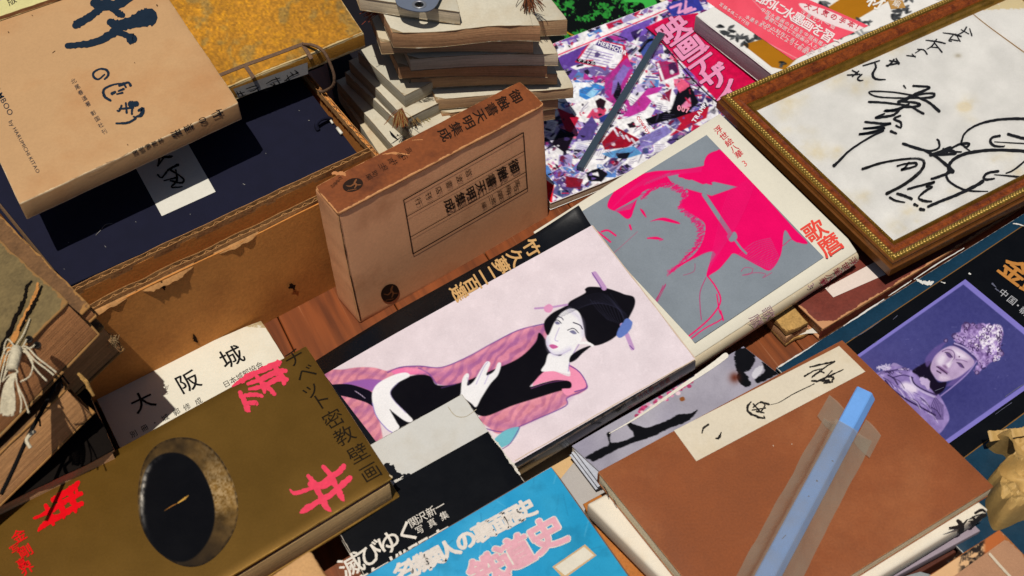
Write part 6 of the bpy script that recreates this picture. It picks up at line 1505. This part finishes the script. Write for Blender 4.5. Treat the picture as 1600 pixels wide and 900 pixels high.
    F([(690, 470), (720, 440), (710, 420), (740, 400), (760, 360), (800, 340), (830, 350), (900, 350), (960, 355), (1030, 362), (1045, 420), (1040, 480), (1030, 540), (1050, 570), (1010, 610), (960, 630), (900, 680), (860, 710), (840, 690), (870, 620), (830, 560), (760, 500)], cr, rag=2.5, soft=2)
    wh = np.clip((p.n(3, 7, 3)-.36)*3.4, 0, 1)
    F([(890, 420), (950, 360), (1032, 364), (1042, 430), (1010, 500), (960, 540), (900, 560), (880, 500)], (238, 230, 244), tex=wh, soft=4); F([(800, 470), (860, 480), (880, 520), (840, 520)], (236, 220, 240), tex=wh, soft=4)
    for (x, y, s) in ((790, 360, 26), (700, 440, 24), (640, 470, 18), (1030, 560, 26), (860, 700, 18), (990, 610, 18)):
        F([(x+s*math.cos(a), y+s*math.sin(a)) for a in np.linspace(0, 6.28, 9)[:-1]], (66, 46, 90), rag=2, a=.7); F([(x+s*.5*math.cos(a), y+s*.5*math.sin(a)) for a in np.linspace(0, 6.28, 7)[:-1]], (170, 150, 196), rag=2, a=.7)
    R2 = np.random.default_rng(21)
    poly = smooth([tr(*a) for a in [(700, 470), (740, 405), (800, 350), (900, 355), (1028, 368), (1040, 470), (1030, 600), (960, 625), (880, 680), (850, 610), (770, 500)]], True, 4)
    for k in range(150):
        x, y = R2.uniform(690, 1045), R2.uniform(345, 690); q = np.array([tr(x, y)]); pp = Paint(q[:, 0], q[:, 1], (0, 0, 0)); i_, d_ = pp.sd(poly, 50)
        if d_ is None or len(d_) == 0 or d_[0] < .5: continue
        s = R2.uniform(8, 20); a0 = R2.uniform(0, 6.28); arc = [(x+s*math.cos(a0+t)*(1-t/8), y+s*math.sin(a0+t)*(1-t/8)) for t in np.linspace(0, 4.4, 8)]
        br = (x-760)/280-(y-430)/400
        Ln(arc, (46, 30, 70) if k % 2 else ((246, 238, 250) if br > .35 else (190, 168, 214)), R2.uniform(.9, 1.5), a=.85)
    for k in range(26):
        x0 = R2.uniform(180, 560); y0 = 700+(x0-180)*.75+R2.uniform(-30, 60); Ln([(x0, y0), (x0+40, y0+24), (x0+70, y0+70)], [(36, 24, 60), (214, 204, 232), (96, 78, 140)][k % 3], R2.uniform(.8, 1.6), a=.7)
    for k in range(14): x0 = 150+R2.uniform(0, 200); y0 = 716-(x0-150)*.22+R2.normal(0, 8); Ln([(x0, y0), (x0+R2.uniform(6, 24), y0+R2.uniform(-8, 16)), (x0+R2.uniform(14, 36), y0+R2.uniform(-4, 20))], (30, 20, 52) if k % 2 else (200, 186, 220), 1.2, a=.7)
    F([(240, 650), (262, 632), (300, 646), (330, 658), (280, 660)], (150, 132, 184), rag=1)
    R_ = np.random.default_rng(6)
    for i in range(40): x, y = R_.uniform(150, 1200), R_.uniform(100, 900); Ln([(x, y), (x+R_.normal(0, 14), y+R_.normal(0, 8))], (150, 146, 196), .7, a=.35)
    for i in range(20): Ln([(130+R_.uniform(0, 110), 690-R_.uniform(0, 50)), (136+R_.uniform(0, 110), 688-R_.uniform(0, 50))], (206, 196, 224), 1)
def build_statue():
    px = [(1213, 574), (1660, 296), (1960, 560), (1480, 880)]; h = .0345; t = .032
    P = corners([px[0], px[1], px[3], None][:3]+[None], [h]*4); P0, P1, P3 = at(*px[0], h), at(*px[1], h), at(*px[3], h)
    e = P1-P0; w = np.array([e[1], -e[0], 0]); w = unit(w if w[1] < 0 else -w)*.30; P = [P0, P1, P1+w, P0+w]
    teal = mat('teal_board', (16, 52, 74), rough=.4, var=.2, scale=40, coat=.15, wear=(216, 214, 206), wearw=.0009)
    B = Body(P); r = thing('statue_book', 'large dark teal and black book with a violet photograph of a crowned statue', 'book', np.mean(P, 0)-B.n*t)
    slab('front_cover', B, teal, r, w0=0, w1=.003, r=.0008, n=26, rc=.001)
    slab('page_block', B, PAGE_W, r, w0=.003, w1=t-.003, u0=.01, u1=.99, v0=.01, v1=.99, r=.0003, n=5)
    slab('back_cover', B, teal, r, w0=t-.003, w1=t, r=.0008, n=6)
    slab('spine', B, teal, r, w0=.0005, w1=t-.0005, v1=.004, r=.001, n=6)
    blk = mat('cover_black', (9, 10, 13), rough=.36, spec=.12, var=.15, scale=50, coat=.15)
    a1 = (1325, 535); a2 = (1600, 353); lo1 = (1507, 715); lo2 = (1600, 646)
    q = [(1257, 580), (1655, 317), (1900, 424), (1430, 772)]
    q = [(1250, 585), (1660, 313), (1870, 446), (1436, 768)]
    sheet('black_panel', B, q, blk, r, off=.0003)
    rule = ink('rule_bronze', (126, 92, 48), .5)
    strokes('rule_line', B, [[(1255, 582, 1.2), (1400, 485, 1.3), (1600, 352, 1.3), (1655, 316, 1.2)], [(1440, 765, 1.5), (1507, 715, 1.6), (1600, 646, 1.6), (1660, 601, 1.5)]], rule, r, off=.0006, rag=.1)
    sheet('cover_picture', B, [(1508, 437), (1664, 566), (1430, 730), (1290, 590)], PRINT, r, paint_statue, step=1.05, off=.0007)
    go = ink('title_bronze', (190, 128, 60), .4); rg = unit((.80, .60)); dn = unit((-.70, .71))
    letters('title_lettering', B, [('金', 1585, 425), ('銅', 1620, 452), ('仏', 1655, 480)], go, r, 46, rg, dn*.85, .035, off=.0006)
    letters('subtitle_lettering', B, [('中', 1568, 459), ('国', 1581, 470), ('・', 1590, 478), ('朝', 1600, 487), ('鮮', 1612, 498)], ink('subtitle_grey', (176, 176, 180), .5), r, 15, rg, dn*.9, .0, off=.0006)
    wh = ink('worn_white', (216, 214, 208), .7)
    strokes('worn_edge', B, [[(1216, 574.5, 2), (1236, 562, 2.4), (1262, 546, 1.4), (1276, 536, .6)], [(1318, 510, 1.2), (1350, 489, 2.6), (1381, 468.5, 1.2)], [(1388, 463, .8), (1414, 446, 1.6), (1424, 439, .8)], [(1428, 437, 1.2), (1466, 412, 1.6), (1506, 388.5, 1.2)], [(1432, 437, 2), (1440, 442, 5), (1452, 443, 6), (1458, 441, 2)], [(1470, 441, 1), (1476, 443, 2)], [(1583, 350, 1.4), (1590, 351, 2), (1600, 354, 1)], [(1514, 428, 2.4), (1516, 429, 2.2)]], wh, r, off=.0008, rag=.5)
    strokes('scratch', B, [[(1550, 444, 2.6), (1556, 450, .8)], [(1555, 452, 2), (1562, 457, .8)], [(1376, 502, .5), (1350, 520, .8), (1330, 530, .4)], [(1395, 500, .5), (1402, 494, .8)], [(1460, 612, .6), (1474, 606, .8)], [(1570, 621, .8), (1590, 607, 1), (1600, 601, .6)], [(1555, 648, .6), (1580, 630, .8)], [(1366, 537, .8), (1370, 534, .9)]], ink('scratch_pale', (96, 98, 116), .7), r, off=.0010, rag=.5)
build_statue()
def build_red():
    m = mat('red_leather', (116, 50, 38), rough=.6, var=.2, scale=50, fine=300, bump=.3, wear=(196, 140, 96), wearw=.0035, stain=(70, 24, 18), stainamt=.6)
    px = [(1172, 395), (1350, 300), (1470, 398), (1286, 515)]; P = [at(*px[3], .0215)]
    a, b, c = at(1249, 474, .0215), at(1286, 514, .0215), at(1410, 438, .0215); u = unit(c-b); v = unit(a-b); v = unit(v-u*(v@u))
    P = [b+v*.2, b+v*.2+u*.32, b+u*.32, b]
    B, r = None, None
    B = Body(P); t = .02; r = thing('red_leather_book', 'worn dark red book with a blank white label, below the portrait book and the frame', 'book', np.mean(P, 0)-B.n*t)
    slab('front_cover', B, m, r, w0=0, w1=.0025, r=.0008, n=20, rc=.001, rag=.001); slab('back_cover', B, m, r, w0=t-.0025, w1=t, r=.0008, n=6)
    slab('page_block', B, PAGE_DK, r, w0=.0025, w1=t-.0025, u0=.012, u1=.988, v0=.01, v1=.99, r=.0003, n=6); slab('spine', B, m, r, w0=.001, w1=t-.001, v0=.99, r=.001, n=6)
    sheet('blank_label', B, [(1289, 451), (1366, 410), (1384, 429), (1302, 465)], mat('label_white', (226, 210, 200), rough=.8, var=.05, scale=60), r, off=.0005)
    px = [(1160, 505), (1262, 462), (1290, 490), (1229, 528)]
    t = .02; a, b, c = at(1213, 497, .021), at(1230, 522, .021), at(1262, 505, .021); u = unit(c-b); v = unit(a-b); v = unit(v-u*(v@u))
    P = [b+v*.1, b+v*.1+u*.028, b+u*.028, b]; B = Body(P); r = thing('tattered_book', 'small tattered yellowed book end beside the red book, beneath the portrait book', 'book', np.mean(P, 0)-B.n*t)
    slab('front_cover', B, mat('tattered', (186, 146, 84), rough=.85, var=.3, scale=90, bump=.8, wear=(110, 76, 36), wearw=.003), r, w0=0, w1=.006, r=.002, n=10, rag=.006, seed=2)
    slab('page_block', B, PAGE_DK, r, w0=.006, w1=t-.002, r=.001, n=8, rag=.004, seed=6, u1=1.05); slab('back_cover', B, mat('tattered', None), r, w0=t-.003, w1=t, r=.0008, n=8, rag=.004, seed=9, u1=1.2, v1=1.02)
    a, b, c = at(1240, 519, .006), at(1236, 530, .006), at(1290, 515, .006)
    r = thing('paper_scrap', 'white paper scrap under the tattered book and the red book', 'paper', at(1262, 521, .0))
    mb = MB(); mb.prism([at(*q, .0045) for q in ((1232, 527), (1282, 508), (1290, 520), (1262, 521))], [at(*q, .0040) for q in ((1232, 527), (1282, 508), (1290, 520), (1262, 521))]); mb.build('scrap', mat('scrap_white', (222, 216, 204)), r)
build_red()

# =================================================================== blue stick in a clear sleeve
def build_stick():
    on = BR; zt = .0155
    top = [(1337, 602), (1365, 611), (1345, 672), (1302, 670)]
    n = BR.n
    # centre line on the notebook and cross-section in metres
    A = on(np.float64(1350), np.float64(622), 0.); Bq = on(np.float64(1188), np.float64(925), 0.)
    g = unit(Bq-A); w = unit(np.cross(g, n)); w = w if w@RT > 0 else -w
    hw, hh = .0092, .0120
    r = thing('blue_stick', 'pale blue flat bar lying across the brown notebook, its end bare', 'bar', (A+Bq)/2)
    blue = mat('blue_plastic', (112, 166, 234), rough=.45, var=.05, scale=40, stain=(70, 90, 130), stainamt=.25)
    C0 = A-w*hw*1.0+n*hh; L = np.linalg.norm(Bq-A)+.03
    Bd = Body([C0, C0+w*hw*2, C0+w*hw*2+g*L, C0+g*L]); sec = [(-hw, .0006), (-hw, hh-.001), (-hw+.001, hh), (hw*.42, hh), (hw*.42+.0012, hh-.0006), (hw, hh*.42), (hw, .0006)]
    MB().prism([A+w*x+n*z for x, z in sec], [A+w*x+n*z+g*L for x, z in sec]).build('bar', blue, r)
    strokes('speck', Bd, [[(1276, 751, 2.4), (1277, 752, 2)], [(1263, 775, 1.6), (1264, 776, 1.6)], [(1300, 720, 1.6), (1302, 721, 1.2)], [(1228, 836, .8), (1222, 842, 1)], [(1296, 680, 1.2), (1297, 681, 1)]], ink('stick_speck', (56, 60, 84), .7), r, off=.0002)
    # clear sleeve: thin film over the bar, flat wings both sides, short torn wings at its mouth
    fm = bpy.data.materials.new('clear_film'); fm.use_nodes = True; N = fm.node_tree.nodes; Lk = fm.node_tree.links; b = N['Principled BSDF']
    b.inputs['Base Color'].default_value = tuple(alb((172, 162, 142)))+(1,); b.inputs['Roughness'].default_value = .14; b.inputs['Specular IOR Level'].default_value = .9; b.inputs['Alpha'].default_value = .34
    nz = N.new('ShaderNodeTexNoise'); nz.inputs['Scale'].default_value = 45; nz.inputs['Detail'].default_value = 4; bp = N.new('ShaderNodeBump'); bp.inputs['Strength'].default_value = .7; bp.inputs['Distance'].default_value = .004
    tc = N.new('ShaderNodeTexCoord'); Lk.new(tc.outputs['Object'], nz.inputs[0]); Lk.new(nz.outputs[0], bp.inputs['Height']); Lk.new(bp.outputs[0], b.inputs['Normal'])
    mr = N.new('ShaderNodeMapRange'); mr.inputs[3].default_value = .24; mr.inputs[4].default_value = .5; Lk.new(nz.outputs[0], mr.inputs[0]); Lk.new(mr.outputs[0], b.inputs['Alpha'])
    rs = thing('plastic_sleeve', 'cloudy clear plastic sleeve wrapped round the blue bar', 'plastic sleeve', (A+Bq)/2)
    prof = [(-.0225, .0008), (-.0170, .0020), (-.0130, .0060), (-.0116, .0122), (-.0098, .0135), (.0052, .0135), (.0070, .0120), (.0132, .0060), (.0190, .0022), (.0235, .0008)]
    V = []; k = len(prof); m = 40; s0 = .046; Ls = L-s0
    for i in range(m+1):
        s = s0+Ls*i/m
        for j, (x, z) in enumerate(prof):
            wob = (vnoise(np.array([s*1000.]), np.array([j*40.]), 18, 3)[0]-.5)*.0022*(1 if 0 < j < k-1 else .5)
            edge = (vnoise(np.array([s*1000.]), np.array([j*40.]), 30, 8)[0]-.5)*.003
            xx = x+(edge if abs(x) > .012 else 0)
            V.append(A+g*(s-(.006*abs(x)/.02 if i == 0 else 0))+w*xx+n*(z+max(wob, -.0003)))
    mesh('film', V, [[i*k+j, i*k+j+1, (i+1)*k+j+1, (i+1)*k+j] for i in range(m) for j in range(k-1)], fm, rs, True)
    for sg in (-1, 1):
        V = []
        for i in range(6):
            for j in range(5):
                s = .022+.028*i/5+(.008*sg if True else 0)*(j/4); x = sg*(.0102+.0175*j/4)
                V.append(A+g*s+w*x+n*(.001+.0025*math.sin(3*i/5+j)*.5+.0012))
        mesh('mouth_flap', V, [[i*5+j, i*5+j+1, (i+1)*5+j+1, (i+1)*5+j] for i in range(5) for j in range(4)], fm, rs, True)
build_stick()

# =================================================================== crumpled paper bag, cloth book at the right
def build_bag():
    r = thing('paper_bag', 'crumpled golden brown paper bag at the right edge', 'paper bag', at(1600, 760, .01))
    m = mat('bag_paper', (190, 154, 92), rough=.6, var=.1, scale=40, fine=300, bump=.35, stain=(168, 120, 52), stainamt=.5)
    # rumpled sheet: outline on the photo side, faceted folds as height
    nu, nv = 54, 54; ctr = at(1612, 745, .05)
    out = smooth([(1546, 676), (1572, 676), (1600, 664), (1680, 650), (1720, 740), (1690, 830), (1620, 800), (1582, 812), (1560, 817), (1550, 796), (1545, 770), (1551, 752), (1546, 738), (1562, 722), (1578, 706), (1576, 694), (1560, 690)], True, 4)
    seeds = np.random.default_rng(12).random((16, 2))
    nrm = np.random.default_rng(9).normal(0, 1, (16, 2))
    V = []; ang = np.linspace(0, 2*np.pi, nu+1)[:-1]
    m_ = len(out); Rr = 26
    base = np.array([at(x, y, .052) for x, y in out]); cc = at(1625, 742, .052)
    for j in range(Rr+1):
        k = 1-j/Rr
        for i in range(m_):
            p = cc+(base[i]-cc)*k; s = (p[:2]-ctr[:2])/.09+.5
            d = ((seeds-s)**2).sum(1); o = np.argsort(d); c1, c2 = o[0], o[1]
            n1 = float(vnoise(np.array([s[0]*100+s[1]*40]), np.array([s[1]*70-s[0]*30]), 34, 5, 1)[0]); n2_ = float(vnoise(np.array([s[0]*100-s[1]*60]), np.array([s[1]*100]), 17, 9, 1)[0]); n3_ = float(vnoise(np.array([s[0]*100+s[1]*80]), np.array([s[1]*90-s[0]*20]), 9, 3, 1)[0]); hgt = .002+.022*(1-abs(2*n1-1))**2.2; ridge = .010*(1-abs(2*n2_-1))**2+.004*(1-abs(2*n3_-1))**2
            rim = min(1, (1-k)*7); z = .030*rim**.55+hgt*rim*.8+ridge*rim
            V.append(np.array([p[0], p[1], .014+z]))
    Fc = [[j*m_+i, j*m_+(i+1) % m_, (j+1)*m_+(i+1) % m_, (j+1)*m_+i] for j in range(Rr) for i in range(m_)]
    k0 = len(V)
    for i in range(m_): V.append(np.array([base[i][0]*.9+cc[0]*.1, base[i][1]*.9+cc[1]*.1, .004]))
    Fc += [[i, k0+i, k0+(i+1) % m_, (i+1) % m_] for i in range(m_)]; Fc.append([k0+i for i in range(m_)])
    o = mesh('paper', V, Fc, m, r, True)
    md = o.modifiers.new('edges', 'EDGE_SPLIT'); md.split_angle = math.radians(24)
    # torn mouth of the bag
    V = []; k = 26
    for i in range(k+1):
        t = i/k; x = 1543+70*t; rg_ = (vnoise(np.array([i*9.]), np.array([4.]), 8, 6)[0]-.5)*8
        a = at(x, 674-8*t+rg_*.6, .058+.002*math.sin(i)); b = at(x+4, 690-12*t, .056)
        V += [a, b]
    mesh('torn_mouth', V, [[i*2, i*2+1, i*2+3, i*2+2] for i in range(k)], m, r, True)
build_bag()
def build_cloth_book():
    h = .052; t = .03
    a, b = at(1562, 826, h), at(1465, 890, h); u = unit(a-b); v = np.array([u[1], -u[0], 0]); v = v if v[1] < 0 else -v
    P = [a-u*.2, a, a+v*.16, a+v*.16-u*.2]
    cl = mat('tan_linen', (190, 142, 108), rough=.9, var=.12, scale=40, fine=600, cloth=520, bump=.5, wear=(176, 108, 56), wearw=.004)
    B = Body(P); r = thing('linen_book', 'tan linen book with a dark printed strip and white ribbon at the lower right corner', 'book', np.mean(P, 0)-B.n*t)
    slab('front_cover', B, cl, r, w0=0, w1=.0025, r=.0012, n=16, rc=.003, rag=.001); slab('page_block', B, PAGE, r, w0=.0025, w1=t-.0025, u0=.01, u1=.985, v0=.01, v1=.99, r=.0004, n=6); slab('back_cover', B, cl, r, w0=t-.0025, w1=t, r=.001, n=6)
    def ps(p):
        p.C[:] = (216, 172, 126); f = np.clip((p.n(7, 4, 4)-.42)*6, 0, 1)*np.clip((p.x-1496)/10, 0, 1); p.C = p.C*(1-f[:, None])+np.array((40, 32, 28))*f[:, None]
        for i in range(14): p.line([(1500+i*4, 880-i*3), (1506+i*3, 862-i*2), (1512+i*3, 860-i*2)], (30, 26, 26), 1.6, a=.8)
        k = np.clip((p.x-1535)/6, 0, 1); p.C = p.C*(1-k[:, None])+np.array((178, 98, 50))*k[:, None]
    sheet('printed_strip', B, [(1450, 902), (1561, 829), (1572, 842), (1463, 920)], PRINT_M, r, ps, step=1.2, off=.0004)
    strokes('ribbon', B, [[(1546, 866, 4), (1560, 882, 4), (1582, 906, 4)]], mat('ribbon_white', (206, 190, 166), rough=.7), r, off=.0008, rag=.05)
    px = [(1580, 820), (1640, 800), (1680, 860), None]; B2 = Body(corners(px, [.03]*4)); r = thing('yellow_pamphlet', 'pale yellow pamphlet corner under the paper bag at the right edge', 'pamphlet', np.mean(B2.P, 0)-B2.n*.003)
    slab('cover', B2, mat('yellow_pamphlet', (206, 172, 96), rough=.7), r, w0=0, w1=.003, r=.0004, n=5)
build_cloth_book()

# =================================================================== left: bundle of tattered books tied with cord
def build_bundle():
    G = 'tattered old books stacked at the left edge'
    worn = mat('worn_cloth_board', (118, 100, 64), rough=.9, var=.3, scale=40, fine=300, bump=.7, wear=(150, 110, 62), wearw=.004, stain=(84, 74, 52), stainamt=.7)
    brn = mat('brown_leather', (122, 88, 56), rough=.85, var=.3, scale=50, fine=300, bump=.8, wear=(166, 120, 66), wearw=.003, stain=(64, 44, 26), stainamt=.6)
    old = mat('pages_old', (180, 124, 78), rough=.9, pages=True, var=.2, bump=.8)
    old2 = mat('pages_warm_old', (194, 142, 92), rough=.9, pages=True, var=.15, bump=.8)
    def bk(lab, corner, far, near, h, t, wl, ll, cov, pg, board=.002, rag=.003, seed=0, tilt=0., drop=.034):
        c = at(*corner, h); f = at(*far, h-drop*math.hypot(far[0]-corner[0], far[1]-corner[1])/140); n_ = at(*near, h-tilt); u = unit(f-c); v = unit(n_-c); v = unit(v-u*(v@u)*.9)
        # u: away to the upper left, v: towards the viewer, lower left
        P = [c+u*wl, c, c+v*ll, c+v*ll+u*wl]
        B = Body(P); r = thing('tattered_book', lab, 'book', np.mean(P, 0)-B.n*t, G)
        slab('front_cover', B, cov, r, w0=0, w1=board, r=.0008, n=26, rag=rag, rc=.003, seed=seed)
        slab('page_block', B, pg, r, w0=board, w1=t-board, u0=.004, u1=.992, v0=.008, v1=.992, r=.0008, n=12, rag=rag*.5, seed=seed+2)
        slab('back_cover', B, cov, r, w0=t-board, w1=t, r=.0008, n=12, rag=rag, rc=.003, seed=seed+4)
        return B, r
    B1, r1 = bk('topmost worn olive cloth book of the left pile, with white corded ties through two eyelets', (107, 472), (0, 376), (22, 652), (.232), .046, .23, .21, worn, old, seed=1, tilt=.004)
    B0, r0 = bk('wide brown leather book just under the olive cloth one, its back edge showing', (141, 478), (0, 336), (92, 585), (.186), .014, .26, .30, brn, old, seed=5)
    B2, r2 = bk('book with a frayed headband, under the brown leather one in the left pile', (164, 510), (60, 410), (132, 582), (.15), .034, .22, .25, brn, old2, seed=9)
    B3, r3 = bk('lower book of the left pile with a long pale page edge', (107, 604), (60, 560), (0, 768), (.168), .037, .10, .34, brn, old2, seed=13, drop=.055)
    B4, r4 = bk('added near black book standing in for shade between left pile and gold book', (178, 703), (128, 588), (36, 820), (.109), .10, .2, .3, mat('shade_fill_black', (20, 14, 10), rough=.9, var=.2, scale=40, spec=.1), PAGE_DK, seed=17, drop=0.)  # added black book, outline shaped to the dark shade over the gold cover
    # cracked back strip on the olive book: raw board strip beside a gap
    b_or = mat('raw_board', (190, 128, 64), rough=.9, var=.3, scale=60, bump=.6)
    a = Z(0, 320, 5)
    tr = lambda pts: [(*a(p[0], p[1]), p[2]/5) for p in pts]
    strokes('cracked_joint', B1, [tr([(300, 620, 20), (285, 700, 30), (240, 800, 34), (190, 900, 36), (110, 1060, 38), (20, 1240, 40), (-80, 1420, 40)])], b_or, r1, off=.0010, rag=.35)
    strokes('gap', B1, [tr([(255, 600, 8), (215, 650, 22), (205, 720, 26), (170, 800, 28), (110, 930, 30), (20, 1120, 32), (-60, 1280, 32)]), tr([(335, 640, 10), (300, 720, 24), (260, 800, 26), (210, 890, 24), (160, 990, 12)])], ink('gap_black', (18, 12, 8), .95), r1, off=.0014, rag=.5)
    # eyelets and cords
    mb = MB()
    for (x, y) in ((46, 531), (59, 540)):
        for k in range(20):
            t0, t1 = 2*math.pi*k/20, 2*math.pi*(k+1)/20
            mb.tube([B1(np.float64(x+5*math.cos(t0)), np.float64(y+4.5*math.sin(t0)), .0006), B1(np.float64(x+5*math.cos(t1)), np.float64(y+4.5*math.sin(t1)), .0006)], r=.0008, seg=5)
    mb.build('eyelet_rim', ink('eyelet_dark', (46, 40, 36), .6), r1)
    strokes('eyelet', B1, [[(46, 529, 8), (46.5, 532, 8)], [(58.5, 538, 8), (59, 541, 8)]], ink('eyelet_black', (14, 12, 12), .9), r1, off=.0012)
    rc_ = thing('corded_tie', 'white twisted cords knotted into a tassel on the olive cloth book', 'cord', B1(np.float64(36), np.float64(560), .0))
    cordm = mat('cord_cream', (206, 194, 166), rough=.9, var=.2, scale=300, bump=.8)
    def cord(pts, r=.0010, seg=6):
        P = [B1(np.float64(x), np.float64(y), z) for x, y, z in pts]; P = smooth(P, False, 8); mb_ = MB()
        # two plies twisted
        n = len(P); s = np.concatenate([[0], np.cumsum(np.linalg.norm(np.diff(P, axis=0), axis=1))])
        for q in (0, math.pi):
            pp = []
            for i in range(n):
                t = P[min(i+1, n-1)]-P[max(i-1, 0)]; t /= np.linalg.norm(t)+1e-9; a_ = unit(np.cross(t, [.1, .2, 1])); b_ = np.cross(a_, t); th = s[i]*1400+q
                pp.append(P[i]+(a_*math.cos(th)+b_*math.sin(th))*r*.45)
            mb_.tube(pp, r=r*.62, seg=seg)
        return mb_
    allm = MB()
    def addc(pts, r=.0010):
        m_ = cord(pts, r); k = len(allm.V); allm.V += m_.V; allm.F += [[i+k for i in f] for f in m_.F]
    k5 = Z(0, 480, 5)
    L = [[(230, 270, 6), (210, 330, 8), (180, 385, 12)], [(290, 310, 5), (270, 345, 8), (200, 375, 13)], [(245, 100, 3), (200, 220, 4), (160, 300, 6), (150, 350, 9)],
         [(180, 380, 12), (120, 300, 14), (70, 330, 9), (50, 380, 4)], [(180, 380, 13), (100, 360, 12), (40, 440, 8), (0, 560, 5)], [(180, 385, 12), (110, 390, 12), (60, 480, 8), (20, 600, 5), (5, 660, 4)], [(170, 390, 12), (120, 400, 11), (80, 500, 8), (45, 600, 6)],
         [(190, 375, 13), (250, 350, 12), (320, 420, 8), (400, 480, 5), (450, 520, 3)], [(190, 380, 13), (240, 370, 12), (300, 440, 8), (380, 500, 5), (430, 540, 3)], [(190, 385, 12), (240, 385, 11), (285, 460, 8), (260, 560, 7), (190, 610, 8)], [(190, 385, 12), (250, 400, 11), (300, 500, 7), (380, 590, 4)],
         [(170, 560, 12), (175, 640, 10), (215, 740, 7), (240, 840, 4)], [(165, 570, 12), (180, 680, 9), (190, 760, 6), (175, 840, 4)]]
    for j in range(11):
        x0 = 120+j*6; L.append([(150+j*2, 560, 12), (x0-30, 640, 12), (x0-70+j*4, 740, 9), (20+j*11, 860+rng.normal(0, 14), 4)])
    L.append([(60, 580, 8), (110, 540, 13), (170, 530, 14), (180, 550, 12), (120, 580, 13), (50, 610, 8)])
    for st in L: addc([(*k5(x, y), z*.0006) for x, y, z in st], .0008)
    allm.build('cords', cordm, rc_, True)
    kn = MB(); kn.tube([B1(*map(np.float64, k5(190, 385)), .010), B1(*map(np.float64, k5(195, 430)), .011), B1(*map(np.float64, k5(175, 480)), .010), B1(*map(np.float64, k5(160, 540)), .010)], r=.0042, seg=12, smooth_n=5)
    kn.build('knot', cordm, rc_, True)
    # black strap running down beside the pile
    rs = thing('black_strap', 'black cord drawn tight between the olive book and the pale page edge', 'strap', at(60, 660, .168))
    MB().tube([at(97, 582, .174), at(72, 630, .173), at(45, 680, .172), at(20, 735, .1715), at(2, 772, .171)], r=.0017, seg=10, smooth_n=5).build('cord', ink('strap_black', (18, 16, 16), .8), rs, True)
    for (p, q) in (((96, 585), (108, 600)), ((94, 588), (98, 606)), ((86, 604), (86, 612)), ((62, 655), (63, 666))): 
        m2 = MB().tube([at(*p, .174), at(*q, .172)], r=.0008, seg=5); m2.build('cord_end', ink('strap_black', (18, 16, 16), .8), rs)
    rk = thing('cord_knot', 'small cream cord knot on the black cord of the left pile', 'knot', at(48, 690, .172))
    MB().tube([at(54, 675, .176), at(51, 676, .178), at(42, 686, .177), at(44, 694, .175), at(48, 700, .173)], r=.0016, seg=8, smooth_n=5).build('cord', cordm, rk, True)
    # frayed headband ends
    m3 = MB()
    for i in range(26):
        a0 = at(174+rng.normal(0, 3), 532+rng.normal(0, 5), .135); m3.tube([a0, a0+np.array([rng.normal(.001, .0015), rng.normal(0, .0015), rng.normal(.001, .0015)]), a0+np.array([rng.normal(.001, .002), rng.normal(-.001, .0025), rng.normal(-.004, .003)])], r=.0003, seg=4)
    m3.build('frayed_threads', ink('frayed', (150, 124, 88), .9), r2)
    m4 = MB()
    for i in range(8):
        s = i/7; m4.tube([at(128+14*s, 588+24*s, .167), at(124+16*s+rng.normal(0, 2), 584+24*s, .171), at(136+10*s, 596+22*s, .165)], r=.0013, seg=6, smooth_n=4)
    m4.build('headband', mat('headband_straw', (176, 136, 76), rough=.9, var=.3, scale=200), r3)
build_bundle()
